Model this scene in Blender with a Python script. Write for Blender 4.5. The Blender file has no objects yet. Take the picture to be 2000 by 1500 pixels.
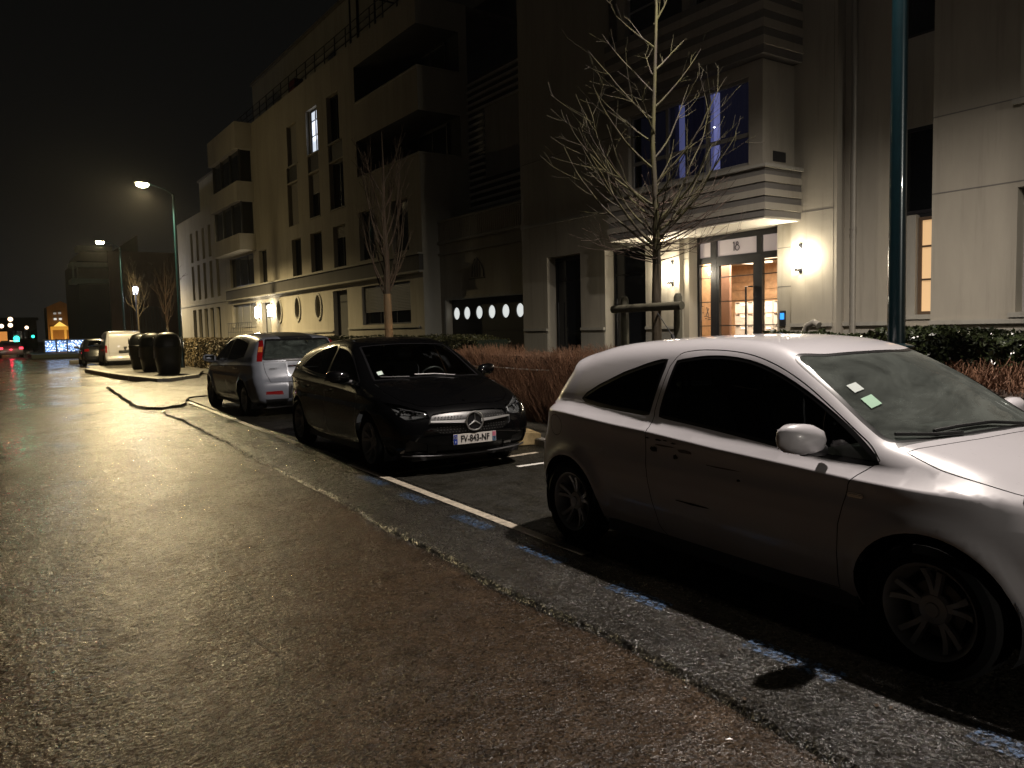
import bpy, bmesh, math, random
import numpy as np
from mathutils import Vector, Matrix
from mathutils.geometry import delaunay_2d_cdt
random.seed(7); rng = np.random.default_rng(7)
SC = bpy.context.scene
COL = SC.collection
R = math.radians

# ------------------------------------------------------------------ camera
cam_d = bpy.data.cameras.new('camera')
cam = bpy.data.objects.new('camera', cam_d); COL.objects.link(cam)
right = Vector((0.82539492, -0.5640693, -0.02343178))
down = Vector((-0.06018248, -0.04664419, -0.99709698))
fwd = Vector((0.56133883, 0.82440897, -0.07244697))
mw = Matrix.Identity(4)
for i in range(3):
    mw[i][0] = right[i]; mw[i][1] = -down[i]; mw[i][2] = -fwd[i]
mw[2][3] = 1.57
cam.matrix_world = mw
cam_d.sensor_width = 36.0
cam_d.lens = 1520.0 / 2000.0 * 36.0
cam_d.clip_start = 0.05; cam_d.clip_end = 1500
SC.camera = cam

# ------------------------------------------------------------------ night sky
world = bpy.data.worlds.new('World'); SC.world = world; world.use_nodes = True
wn = world.node_tree; wn.nodes.clear()
w_out = wn.nodes.new('ShaderNodeOutputWorld'); w_bg = wn.nodes.new('ShaderNodeBackground')
w_tc = wn.nodes.new('ShaderNodeTexCoord'); w_sep = wn.nodes.new('ShaderNodeSeparateXYZ')
w_r = wn.nodes.new('ShaderNodeValToRGB')
w_r.color_ramp.elements[0].position = 0.0; w_r.color_ramp.elements[0].color = (0.0110, 0.0104, 0.0095, 1)
w_r.color_ramp.elements[1].position = 0.55; w_r.color_ramp.elements[1].color = (0.0022, 0.0022, 0.0020, 1)
e_ = w_r.color_ramp.elements.new(0.16); e_.color = (0.0038, 0.0037, 0.0034, 1)
wn.links.new(w_tc.outputs['Generated'], w_sep.inputs[0]); wn.links.new(w_sep.outputs['Z'], w_r.inputs[0])
wn.links.new(w_r.outputs[0], w_bg.inputs[0]); w_bg.inputs[1].default_value = 1.0
wn.links.new(w_bg.outputs[0], w_out.inputs[0])

# ------------------------------------------------------------------ street light positions (ground point of pole, head point, colour, power)
LAMPS = [((7.0, 3.95), (6.30, 3.93), (1.0, 0.89, 0.80), 3600),
         ((7.22, 36.0), (6.02, 36.0), (1.0, 0.79, 0.42), 7600),
         ((8.25, 59.0), (7.05, 59.0), (1.0, 0.79, 0.42), 5200),
         ((4.45, -27.0), (3.3, -27.0), (1.0, 0.92, 0.80), 7500)]  # last lamp is added out of view as fill for car fronts and walls
LAMP_H = 7.95
def spot(name, loc, target, power, color, size=150, blend=0.6, radius=0.12):
    d = bpy.data.lights.new(name, 'SPOT'); d.energy = power; d.color = color
    d.spot_size = R(size); d.spot_blend = blend; d.shadow_soft_size = radius
    o = bpy.data.objects.new(name, d); COL.objects.link(o); o.location = loc
    o.rotation_euler = (Vector(target) - Vector(loc)).to_track_quat('-Z', 'Y').to_euler()
    return o

SC.view_settings.view_transform = 'Standard'; SC.view_settings.look = 'None'
SC.view_settings.exposure = 0; SC.view_settings.gamma = 1
SC.cycles.use_denoising = True
SC.cycles.max_bounces = 7; SC.cycles.diffuse_bounces = 3; SC.cycles.glossy_bounces = 4
SC.cycles.transparent_max_bounces = 12; SC.cycles.transmission_bounces = 6
SC.cycles.caustics_reflective = False; SC.cycles.caustics_refractive = False
SC.cycles.sample_clamp_indirect = 2.0; SC.cycles.sample_clamp_direct = 0
SC.cycles.blur_glossy = 0.2

# ------------------------------------------------------------------ materials
MATS = {}
def nt(m): return m.node_tree.nodes, m.node_tree.links
def mat(name, col, rough=0.6, metal=0.0, spec=0.5, coat=0.0, emit=None, es=0.0, noise=None, bump=None, alpha=None):
    """noise=(scale, amount) mottles colour; bump=(scale, strength, dist)"""
    if name in MATS: return MATS[name]
    m = bpy.data.materials.new(name); m.use_nodes = True; MATS[name] = m
    N, L = nt(m); b = N['Principled BSDF']
    b.inputs['Base Color'].default_value = (*col, 1); b.inputs['Roughness'].default_value = rough
    b.inputs['Metallic'].default_value = metal; b.inputs['Specular IOR Level'].default_value = spec
    b.inputs['Coat Weight'].default_value = coat; b.inputs['Coat Roughness'].default_value = 0.05
    if emit: b.inputs['Emission Color'].default_value = (*emit, 1); b.inputs['Emission Strength'].default_value = es
    tc = None
    if noise or bump: tc = N.new('ShaderNodeTexCoord')
    if noise:
        n = N.new('ShaderNodeTexNoise'); n.inputs['Scale'].default_value = noise[0]; n.inputs['Detail'].default_value = 6
        n.inputs['Roughness'].default_value = 0.62
        L.new(tc.outputs['Object'], n.inputs['Vector'])
        r = N.new('ShaderNodeMapRange'); r.inputs['From Min'].default_value = 0.3; r.inputs['From Max'].default_value = 0.7
        r.inputs['To Min'].default_value = 1 - noise[1]; r.inputs['To Max'].default_value = 1 + noise[1]
        L.new(n.outputs['Fac'], r.inputs['Value'])
        v = N.new('ShaderNodeVectorMath'); v.operation = 'SCALE'; v.inputs[0].default_value = col
        L.new(r.outputs[0], v.inputs['Scale']); L.new(v.outputs[0], b.inputs['Base Color'])
    if bump:
        n = N.new('ShaderNodeTexNoise'); n.inputs['Scale'].default_value = bump[0]; n.inputs['Detail'].default_value = 5
        L.new(tc.outputs['Object'], n.inputs['Vector'])
        bp = N.new('ShaderNodeBump'); bp.inputs['Strength'].default_value = bump[1]; bp.inputs['Distance'].default_value = bump[2]
        L.new(n.outputs['Fac'], bp.inputs['Height']); L.new(bp.outputs[0], b.inputs['Normal'])
    return m

def thin_glass(name, tint, rough=0.02, fog=None, fres=1.5):
    if name in MATS: return MATS[name]
    m = bpy.data.materials.new(name); m.use_nodes = True; MATS[name] = m
    N, L = nt(m); N.clear()
    out = N.new('ShaderNodeOutputMaterial'); tr = N.new('ShaderNodeBsdfTransparent'); gl = N.new('ShaderNodeBsdfGlossy')
    tr.inputs[0].default_value = (*tint, 1); gl.inputs['Roughness'].default_value = rough
    fr = N.new('ShaderNodeFresnel'); fr.inputs[0].default_value = fres
    mx = N.new('ShaderNodeMixShader'); L.new(fr.outputs[0], mx.inputs[0]); L.new(tr.outputs[0], mx.inputs[1]); L.new(gl.outputs[0], mx.inputs[2])
    last = mx
    if fog:
        df = N.new('ShaderNodeBsdfDiffuse'); df.inputs[0].default_value = (*fog[0], 1)
        tl = N.new('ShaderNodeBsdfTranslucent'); tl.inputs[0].default_value = (*fog[0], 1)
        ad = N.new('ShaderNodeMixShader'); L.new(df.outputs[0], ad.inputs[1]); L.new(tl.outputs[0], ad.inputs[2]); ad.inputs[0].default_value = 0.4
        tc = N.new('ShaderNodeTexCoord'); n = N.new('ShaderNodeTexNoise'); n.inputs['Scale'].default_value = fog[1]
        n.inputs['Detail'].default_value = 7; n.inputs['Distortion'].default_value = 1.4; n.inputs['Roughness'].default_value = 0.6
        mp = N.new('ShaderNodeMapping'); mp.inputs['Scale'].default_value = (1.0, 0.55, 1.0)
        L.new(tc.outputs['Object'], mp.inputs[0]); L.new(mp.outputs[0], n.inputs['Vector'])
        rp = N.new('ShaderNodeMapRange'); rp.inputs['From Min'].default_value = 0.32; rp.inputs['From Max'].default_value = 0.72
        rp.inputs['To Min'].default_value = fog[2]; rp.inputs['To Max'].default_value = fog[3]
        L.new(n.outputs['Fac'], rp.inputs[0])
        m2 = N.new('ShaderNodeMixShader'); L.new(rp.outputs[0], m2.inputs[0]); L.new(mx.outputs[0], m2.inputs[1]); L.new(ad.outputs[0], m2.inputs[2])
        last = m2
    L.new(last.outputs[0], out.inputs[0])
    return m

def paint(name, col, rough=0.3, coat=1.0, metal=0.0, drops=0.5, dscale=48.0, inner=(0.03, 0.03, 0.03), spec=0.5, grime=None):
    """car paint with a clear coat beaded with rain; the unseen inside of the sheet is dark lining"""
    m = bpy.data.materials.new(name); m.use_nodes = True
    N, L = nt(m); b = N['Principled BSDF']
    b.inputs['Base Color'].default_value = (*col, 1); b.inputs['Roughness'].default_value = rough
    b.inputs['Metallic'].default_value = metal; b.inputs['Coat Weight'].default_value = coat
    b.inputs['Coat Roughness'].default_value = 0.04; b.inputs['Specular IOR Level'].default_value = spec
    tc = N.new('ShaderNodeTexCoord')
    vo = N.new('ShaderNodeTexVoronoi'); vo.inputs['Scale'].default_value = dscale; vo.inputs['Randomness'].default_value = 1
    L.new(tc.outputs['Object'], vo.inputs['Vector'])
    # drop height: dome inside a radius that depends on the cell's random colour
    sp = N.new('ShaderNodeSeparateColor'); L.new(vo.outputs['Color'], sp.inputs[0])
    rad = N.new('ShaderNodeMapRange'); rad.inputs['From Min'].default_value = 1 - drops; rad.inputs['From Max'].default_value = 1.0
    rad.inputs['To Min'].default_value = 0.0; rad.inputs['To Max'].default_value = 0.34
    L.new(sp.outputs[0], rad.inputs[0])
    sb = N.new('ShaderNodeMath'); sb.operation = 'SUBTRACT'; L.new(rad.outputs[0], sb.inputs[0]); L.new(vo.outputs['Distance'], sb.inputs[1])
    mxm = N.new('ShaderNodeMath'); mxm.operation = 'MAXIMUM'; L.new(sb.outputs[0], mxm.inputs[0]); mxm.inputs[1].default_value = 0
    sq = N.new('ShaderNodeMath'); sq.operation = 'SQRT'; L.new(mxm.outputs[0], sq.inputs[0])
    bp = N.new('ShaderNodeBump'); bp.inputs['Strength'].default_value = 0.9; bp.inputs['Distance'].default_value = 0.004
    L.new(sq.outputs[0], bp.inputs['Height']); L.new(bp.outputs[0], b.inputs['Coat Normal'])
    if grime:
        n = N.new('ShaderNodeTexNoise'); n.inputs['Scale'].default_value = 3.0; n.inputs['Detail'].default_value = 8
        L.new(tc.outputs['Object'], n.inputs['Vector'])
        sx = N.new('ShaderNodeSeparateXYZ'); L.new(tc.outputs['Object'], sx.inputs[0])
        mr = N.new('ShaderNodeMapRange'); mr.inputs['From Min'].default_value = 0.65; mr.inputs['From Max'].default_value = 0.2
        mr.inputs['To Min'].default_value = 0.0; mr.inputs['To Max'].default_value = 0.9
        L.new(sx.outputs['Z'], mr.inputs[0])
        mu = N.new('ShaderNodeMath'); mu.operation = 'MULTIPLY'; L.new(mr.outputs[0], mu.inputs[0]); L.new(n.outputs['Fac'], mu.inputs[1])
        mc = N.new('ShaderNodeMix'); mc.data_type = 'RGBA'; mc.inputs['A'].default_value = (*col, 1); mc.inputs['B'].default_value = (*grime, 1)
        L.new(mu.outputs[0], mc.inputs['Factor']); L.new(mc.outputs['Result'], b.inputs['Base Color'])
    out = N['Material Output']; g = N.new('ShaderNodeNewGeometry'); mx = N.new('ShaderNodeMixShader')
    d = N.new('ShaderNodeBsdfDiffuse'); d.inputs[0].default_value = (*inner, 1)
    L.new(g.outputs['Backfacing'], mx.inputs[0]); L.new(b.outputs[0], mx.inputs[1]); L.new(d.outputs[0], mx.inputs[2]); L.new(mx.outputs[0], out.inputs[0])
    return m

def asphalt(name, col, col2, cell, rough_lo, rough_hi, strength, dist, patch=0.35, spec=0.5, wet=0.0, tilt=0.7, ripple=0.010):
    m = bpy.data.materials.new(name); m.use_nodes = True
    N, L = nt(m); b = N['Principled BSDF']; tc = N.new('ShaderNodeTexCoord')
    b.inputs['Specular IOR Level'].default_value = spec
    def noise(s, d=5, r=0.6, dis=0.0):
        n = N.new('ShaderNodeTexNoise'); n.inputs['Scale'].default_value = s; n.inputs['Detail'].default_value = d
        n.inputs['Roughness'].default_value = r; n.inputs['Distortion'].default_value = dis
        L.new(tc.outputs['Object'], n.inputs['Vector']); return n
    def rng_(src, a, b_, c, d):
        r = N.new('ShaderNodeMapRange'); r.inputs['From Min'].default_value = a; r.inputs['From Max'].default_value = b_
        r.inputs['To Min'].default_value = c; r.inputs['To Max'].default_value = d; L.new(src, r.inputs[0]); return r.outputs[0]
    big = noise(0.42, 9, 0.68, 0.8); mid = noise(5.0, 8, 0.7); 
    vo = N.new('ShaderNodeTexVoronoi'); vo.inputs['Scale'].default_value = cell; L.new(tc.outputs['Object'], vo.inputs['Vector'])
    vo2 = N.new('ShaderNodeTexVoronoi'); vo2.inputs['Scale'].default_value = cell * 0.47; L.new(tc.outputs['Object'], vo2.inputs['Vector'])
    sc = N.new('ShaderNodeSeparateColor'); L.new(vo.outputs['Color'], sc.inputs[0])
    # colour: two tones patched by big noise, each stone its own value
    mx = N.new('ShaderNodeMix'); mx.data_type = 'RGBA'; mx.inputs['A'].default_value = (*col, 1); mx.inputs['B'].default_value = (*col2, 1)
    L.new(rng_(big.outputs['Fac'], 0.38, 0.62, 0, 1), mx.inputs['Factor'])
    mu = N.new('ShaderNodeMath'); mu.operation = 'MULTIPLY'
    L.new(rng_(sc.outputs[0], 0, 1, 0.25, 2.0), mu.inputs[0]); L.new(rng_(mid.outputs['Fac'], 0.3, 0.7, 1 - patch, 1 + patch), mu.inputs[1])
    vm = N.new('ShaderNodeVectorMath'); vm.operation = 'SCALE'; L.new(mx.outputs['Result'], vm.inputs[0]); L.new(mu.outputs[0], vm.inputs['Scale'])
    L.new(vm.outputs[0], b.inputs['Base Color'])
    ra = N.new('ShaderNodeMath'); ra.operation = 'ADD'
    L.new(rng_(big.outputs['Fac'], 0.35, 0.65, rough_lo, rough_hi), ra.inputs[0]); L.new(rng_(sc.outputs[1], 0, 1, -0.1, 0.12), ra.inputs[1])
    L.new(ra.outputs[0], b.inputs['Roughness'])
    wetn = noise(3.4, 7, 0.72, 0.6); wv = N.new('ShaderNodeMath'); wv.operation = 'MULTIPLY'; wv.inputs[1].default_value = spec
    L.new(rng_(wetn.outputs['Fac'], 0.36, 0.62, 0.25, 1.55), wv.inputs[0]); L.new(wv.outputs[0], b.inputs['Specular IOR Level'])
    # aggregate relief: rounded stones of about 2 cm with finer grit on top
    g1 = noise(cell * 0.50, 2, 0.5); g2 = noise(cell * 1.5, 2, 0.6)
    h1 = N.new('ShaderNodeMath'); h1.operation = 'MULTIPLY_ADD'; L.new(g2.outputs['Fac'], h1.inputs[0]); h1.inputs[1].default_value = 0.30; L.new(g1.outputs['Fac'], h1.inputs[2])
    bp = N.new('ShaderNodeBump'); bp.inputs['Strength'].default_value = strength; bp.inputs['Distance'].default_value = dist
    L.new(h1.outputs[0], bp.inputs['Height'])
    rip = noise(15, 4, 0.62); bpr = N.new('ShaderNodeBump'); bpr.inputs['Strength'].default_value = 1.0; bpr.inputs['Distance'].default_value = ripple
    L.new(rip.outputs['Fac'], bpr.inputs['Height'])
    und = noise(1.3, 3, 0.5); bp2 = N.new('ShaderNodeBump'); bp2.inputs['Strength'].default_value = 0.3; bp2.inputs['Distance'].default_value = 0.012
    L.new(und.outputs['Fac'], bp2.inputs['Height']); L.new(bp2.outputs[0], bpr.inputs['Normal']); L.new(bpr.outputs[0], bp.inputs['Normal'])
    vs_ = N.new('ShaderNodeTexVoronoi'); vs_.inputs['Scale'].default_value = cell * 0.95; L.new(tc.outputs['Object'], vs_.inputs['Vector'])
    fs_ = N.new('ShaderNodeVectorMath'); fs_.operation = 'SUBTRACT'; L.new(vs_.outputs['Color'], fs_.inputs[0]); fs_.inputs[1].default_value = (0.5, 0.5, 0.5)
    fk = N.new('ShaderNodeVectorMath'); fk.operation = 'SCALE'; L.new(fs_.outputs[0], fk.inputs[0]); fk.inputs['Scale'].default_value = tilt
    fa = N.new('ShaderNodeVectorMath'); fa.operation = 'ADD'; L.new(bp.outputs[0], fa.inputs[0]); L.new(fk.outputs[0], fa.inputs[1])
    fn = N.new('ShaderNodeVectorMath'); fn.operation = 'NORMALIZE'; L.new(fa.outputs[0], fn.inputs[0])
    L.new(fn.outputs[0], b.inputs['Normal'])
    if wet > 0:
        b.inputs['Coat Weight'].default_value = wet; b.inputs['Coat Roughness'].default_value = 0.16
        bp3 = N.new('ShaderNodeBump'); bp3.inputs['Strength'].default_value = min(1, strength * 0.8); bp3.inputs['Distance'].default_value = dist * 0.5
        L.new(h1.outputs[0], bp3.inputs['Height']); L.new(fn.outputs[0], b.inputs['Coat Normal'])
    return m

def stucco(name, col, amount=0.12):
    m = bpy.data.materials.new(name); m.use_nodes = True
    N, L = nt(m); b = N['Principled BSDF']; tc = N.new('ShaderNodeTexCoord'); b.inputs['Roughness'].default_value = 0.85
    b.inputs['Specular IOR Level'].default_value = 0.25
    n1 = N.new('ShaderNodeTexNoise'); n1.inputs['Scale'].default_value = 0.9; n1.inputs['Detail'].default_value = 8; n1.inputs['Roughness'].default_value = 0.65
    mp = N.new('ShaderNodeMapping'); mp.inputs['Scale'].default_value = (1, 1.6, 0.35)
    L.new(tc.outputs['Object'], mp.inputs[0]); L.new(mp.outputs[0], n1.inputs['Vector'])
    r = N.new('ShaderNodeMapRange'); r.inputs['From Min'].default_value = 0.3; r.inputs['From Max'].default_value = 0.7
    r.inputs['To Min'].default_value = 1 - amount; r.inputs['To Max'].default_value = 1 + amount; L.new(n1.outputs['Fac'], r.inputs[0])
    n4 = N.new('ShaderNodeTexNoise'); n4.inputs['Scale'].default_value = 2.2; n4.inputs['Detail'].default_value = 6; n4.inputs['Roughness'].default_value = 0.7
    mp4 = N.new('ShaderNodeMapping'); mp4.inputs['Scale'].default_value = (1, 3.5, 0.16); L.new(tc.outputs['Object'], mp4.inputs[0]); L.new(mp4.outputs[0], n4.inputs['Vector'])
    r4 = N.new('ShaderNodeMapRange'); r4.inputs['From Min'].default_value = 0.52; r4.inputs['From Max'].default_value = 0.75; r4.inputs['To Min'].default_value = 1.0; r4.inputs['To Max'].default_value = 0.78
    L.new(n4.outputs['Fac'], r4.inputs[0]); mm = N.new('ShaderNodeMath'); mm.operation = 'MULTIPLY'; L.new(r.outputs[0], mm.inputs[0]); L.new(r4.outputs[0], mm.inputs[1])
    v = N.new('ShaderNodeVectorMath'); v.operation = 'SCALE'; v.inputs[0].default_value = col; L.new(mm.outputs[0], v.inputs['Scale']); L.new(v.outputs[0], b.inputs['Base Color'])
    n2 = N.new('ShaderNodeTexNoise'); n2.inputs['Scale'].default_value = 90; n2.inputs['Detail'].default_value = 4; L.new(tc.outputs['Object'], n2.inputs['Vector'])
    n3 = N.new('ShaderNodeTexNoise'); n3.inputs['Scale'].default_value = 1.5; n3.inputs['Detail'].default_value = 3; L.new(tc.outputs['Object'], n3.inputs['Vector'])
    b1 = N.new('ShaderNodeBump'); b1.inputs['Strength'].default_value = 0.35; b1.inputs['Distance'].default_value = 0.004; L.new(n2.outputs['Fac'], b1.inputs['Height'])
    b2 = N.new('ShaderNodeBump'); b2.inputs['Strength'].default_value = 0.35; b2.inputs['Distance'].default_value = 0.03; L.new(n3.outputs['Fac'], b2.inputs['Height'])
    L.new(b2.outputs[0], b1.inputs['Normal']); L.new(b1.outputs[0], b.inputs['Normal'])
    return m

# ------------------------------------------------------------------ mesh helpers
class MB:
    def __init__(s): s.v = []; s.f = []
    def add(s, vs, fs):
        o = len(s.v); s.v += [tuple(map(float, p)) for p in vs]; s.f += [tuple(i + o for i in f) for f in fs]; return s
    def box(s, a, b):
        x0, y0, z0 = [min(a[i], b[i]) for i in range(3)]; x1, y1, z1 = [max(a[i], b[i]) for i in range(3)]
        return s.add([(x0,y0,z0),(x1,y0,z0),(x1,y1,z0),(x0,y1,z0),(x0,y0,z1),(x1,y0,z1),(x1,y1,z1),(x0,y1,z1)],
                     [(0,3,2,1),(4,5,6,7),(0,1,5,4),(1,2,6,5),(2,3,7,6),(3,0,4,7)])
    def tube(s, pts, rad, n=8, cap=True):
        pts = [Vector(p) for p in pts]; rad = rad if hasattr(rad, '__len__') else [rad] * len(pts)
        vs = []; fs = []; up = None
        for i, p in enumerate(pts):
            d = (pts[min(i+1, len(pts)-1)] - pts[max(i-1, 0)]).normalized()
            if up is None: up = Vector((0,0,1)) if abs(d.z) < 0.9 else Vector((1,0,0))
            a = d.cross(up).normalized(); b = d.cross(a).normalized(); up = -b if True else up
            up = a.cross(d).normalized()
            for k in range(n):
                t = 2*math.pi*k/n; vs.append(p + (a*math.cos(t) + up*math.sin(t)) * rad[i])
        for i in range(len(pts)-1):
            for k in range(n): fs.append((i*n+k, i*n+(k+1)%n, (i+1)*n+(k+1)%n, (i+1)*n+k))
        if cap: fs.append(tuple(range(n))[::-1]); fs.append(tuple((len(pts)-1)*n+k for k in range(n)))
        return s.add(vs, fs)
    def lathe(s, prof, n=24, axis='z', c=(0,0,0)):
        vs = []; fs = []; m = len(prof)
        for k in range(n):
            t = 2*math.pi*k/n
            for r, h in prof:
                if axis == 'z': vs.append((c[0]+r*math.cos(t), c[1]+r*math.sin(t), c[2]+h))
                elif axis == 'y': vs.append((c[0]+r*math.cos(t), c[1]+h, c[2]+r*math.sin(t)))
                else: vs.append((c[0]+h, c[1]+r*math.cos(t), c[2]+r*math.sin(t)))
        for k in range(n):
            for j in range(m-1):
                fs.append((k*m+j, ((k+1)%n)*m+j, ((k+1)%n)*m+j+1, k*m+j+1))
        return s.add(vs, fs)
    def build(s, name, m, parent=None, smooth=False, bevel=0.0, props=None):
        me = bpy.data.meshes.new(name); me.from_pydata(s.v, [], s.f); me.validate(); 
        if m: me.materials.append(m)
        bm = bmesh.new(); bm.from_mesh(me); bmesh.ops.recalc_face_normals(bm, faces=bm.faces)
        if bevel > 0:
            bmesh.ops.bevel(bm, geom=[e for e in bm.edges if len(e.link_faces) == 2 and e.calc_face_angle(0) > 0.5], offset=bevel, segments=2, affect='EDGES', clamp_overlap=True)
        bm.to_mesh(me); bm.free()
        if smooth:
            me.polygons.foreach_set('use_smooth', [True]*len(me.polygons))
            if smooth != 'all': me.set_sharp_from_angle(angle=R(40))
        o = bpy.data.objects.new(name, me); COL.objects.link(o)
        if parent: o.parent = parent
        for k, v in (props or {}).items(): o[k] = v
        return o

def raw(name, v, f, m, parent=None, smooth=False):
    me = bpy.data.meshes.new(name); me.from_pydata(v, [], f)
    if m: me.materials.append(m)
    if smooth: me.polygons.foreach_set('use_smooth', [True]*len(me.polygons))
    o = bpy.data.objects.new(name, me); COL.objects.link(o)
    if parent: o.parent = parent
    return o
def root(name, label, cat, loc=(0,0,0), rz=0.0, group=None, kind=None):
    o = bpy.data.objects.new(name, None); COL.objects.link(o); o.location = loc; o.rotation_euler = (0,0,rz)
    o.empty_display_size = 0.2; o['label'] = label; o['category'] = cat
    if group: o['group'] = group
    if kind: o['kind'] = kind
    return o
def tag(o, label, cat=None, group=None, kind=None):
    o['label'] = label
    if cat: o['category'] = cat
    if group: o['group'] = group
    if kind: o['kind'] = kind
    return o
def struct(o, kind='structure'): o['kind'] = kind; return o
def text_mesh(name, s, size, m, parent, mtx, extrude=0.002, sx=1.0, align='CENTER'):
    cu = bpy.data.curves.new(name, 'FONT'); cu.body = s; cu.size = size; cu.extrude = extrude; cu.align_x = align; cu.align_y = 'CENTER'
    cu.offset = size * 0.012
    t = bpy.data.objects.new(name + '_t', cu); COL.objects.link(t)
    dg = bpy.context.evaluated_depsgraph_get(); me = bpy.data.meshes.new_from_object(t.evaluated_get(dg))
    bpy.data.objects.remove(t); me.materials.clear(); me.materials.append(m)
    for v in me.vertices: v.co.x *= sx
    me.transform(mtx); me.name = name
    o = bpy.data.objects.new(name, me); COL.objects.link(o); o.parent = parent
    return o
# frame whose x axis runs along -Y(world), z up, facing -X : text on a street facade
def face_street(x, y, z): return Matrix(((0,0,-1,x),(-1,0,0,y),(0,1,0,z),(0,0,0,1)))

# ================================================================== car bodies
def inpoly(P, x, y):
    P = np.asarray(P); inside = np.zeros(np.shape(x), bool); n = len(P)
    x0, y0 = P[:,0], P[:,1]; x1, y1 = np.roll(x0,-1), np.roll(y0,-1)
    for i in range(n):
        c = (y0[i] > y) != (y1[i] > y)
        if not c.any(): continue
        with np.errstate(divide='ignore', invalid='ignore'):
            inside ^= c & (x < (x1[i]-x0[i])*(y-y0[i])/(y1[i]-y0[i]+1e-12)+x0[i])
    return inside
def catmull(P, step=0.02, closed=False, sharp=()):
    P = [np.array(p, float) for p in P]; n = len(P); out = []
    rngi = range(n if closed else n-1)
    for i in rngi:
        p0 = P[(i-1) % n] if (closed or i > 0) else 2*P[0]-P[1]; p1 = P[i]; p2 = P[(i+1) % n]
        p3 = P[(i+2) % n] if (closed or i+2 < n) else 2*P[-1]-P[-2]
        if i in sharp: p0 = 2*p1-p2
        if (i+1) % n in sharp: p3 = 2*p2-p1
        d = [max(np.linalg.norm(b-a)**0.5, 1e-4) for a, b in ((p0,p1),(p1,p2),(p2,p3))]
        m1 = (p2-p1) + d[1]*((p1-p0)/d[0] - (p2-p0)/(d[0]+d[1])); m2 = (p2-p1) + d[1]*((p3-p2)/d[2] - (p3-p1)/(d[1]+d[2]))
        k = max(1, int(round(np.linalg.norm(p2-p1)/step)))
        for j in range(k):
            t = j/k; out.append((2*t**3-3*t**2+1)*p1 + (t**3-2*t**2+t)*m1 + (-2*t**3+3*t**2)*p2 + (t**3-t**2)*m2)
    if not closed: out.append(P[-1])
    return np.array(out)
def densify(P, step=0.03, closed=True):
    P = [np.array(p, float) for p in P]; out = []
    for i in range(len(P) if closed else len(P)-1):
        a = P[i]; b = P[(i+1) % len(P)]; k = max(1, int(math.ceil(np.linalg.norm(b-a)/step)))
        for j in range(k): out.append(a+(b-a)*j/k)
    if not closed: out.append(P[-1])
    return np.array(out)
def offset_poly(P, d):
    P = np.asarray(P, float); a = np.roll(P, 1, 0); b = np.roll(P, -1, 0); t = b-a
    t /= np.linalg.norm(t, axis=1)[:,None]+1e-9
    area = 0.5*np.sum(P[:,0]*np.roll(P[:,1],-1)-np.roll(P[:,0],-1)*P[:,1]); s = 1 if area > 0 else -1
    return P + np.stack([t[:,1], -t[:,0]], 1)*d*s
def lerp_tab(tab, x):
    tab = np.array(tab, float); return np.interp(x, tab[:,0], tab[:,1])
def smooth_tab(tab, lo, hi):
    xs = np.linspace(lo, hi, 400); y = lerp_tab(tab, xs); k = np.hanning(41); k /= k.sum()
    y = np.convolve(np.pad(y, 20, 'edge'), k, 'valid'); return xs, y

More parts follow.
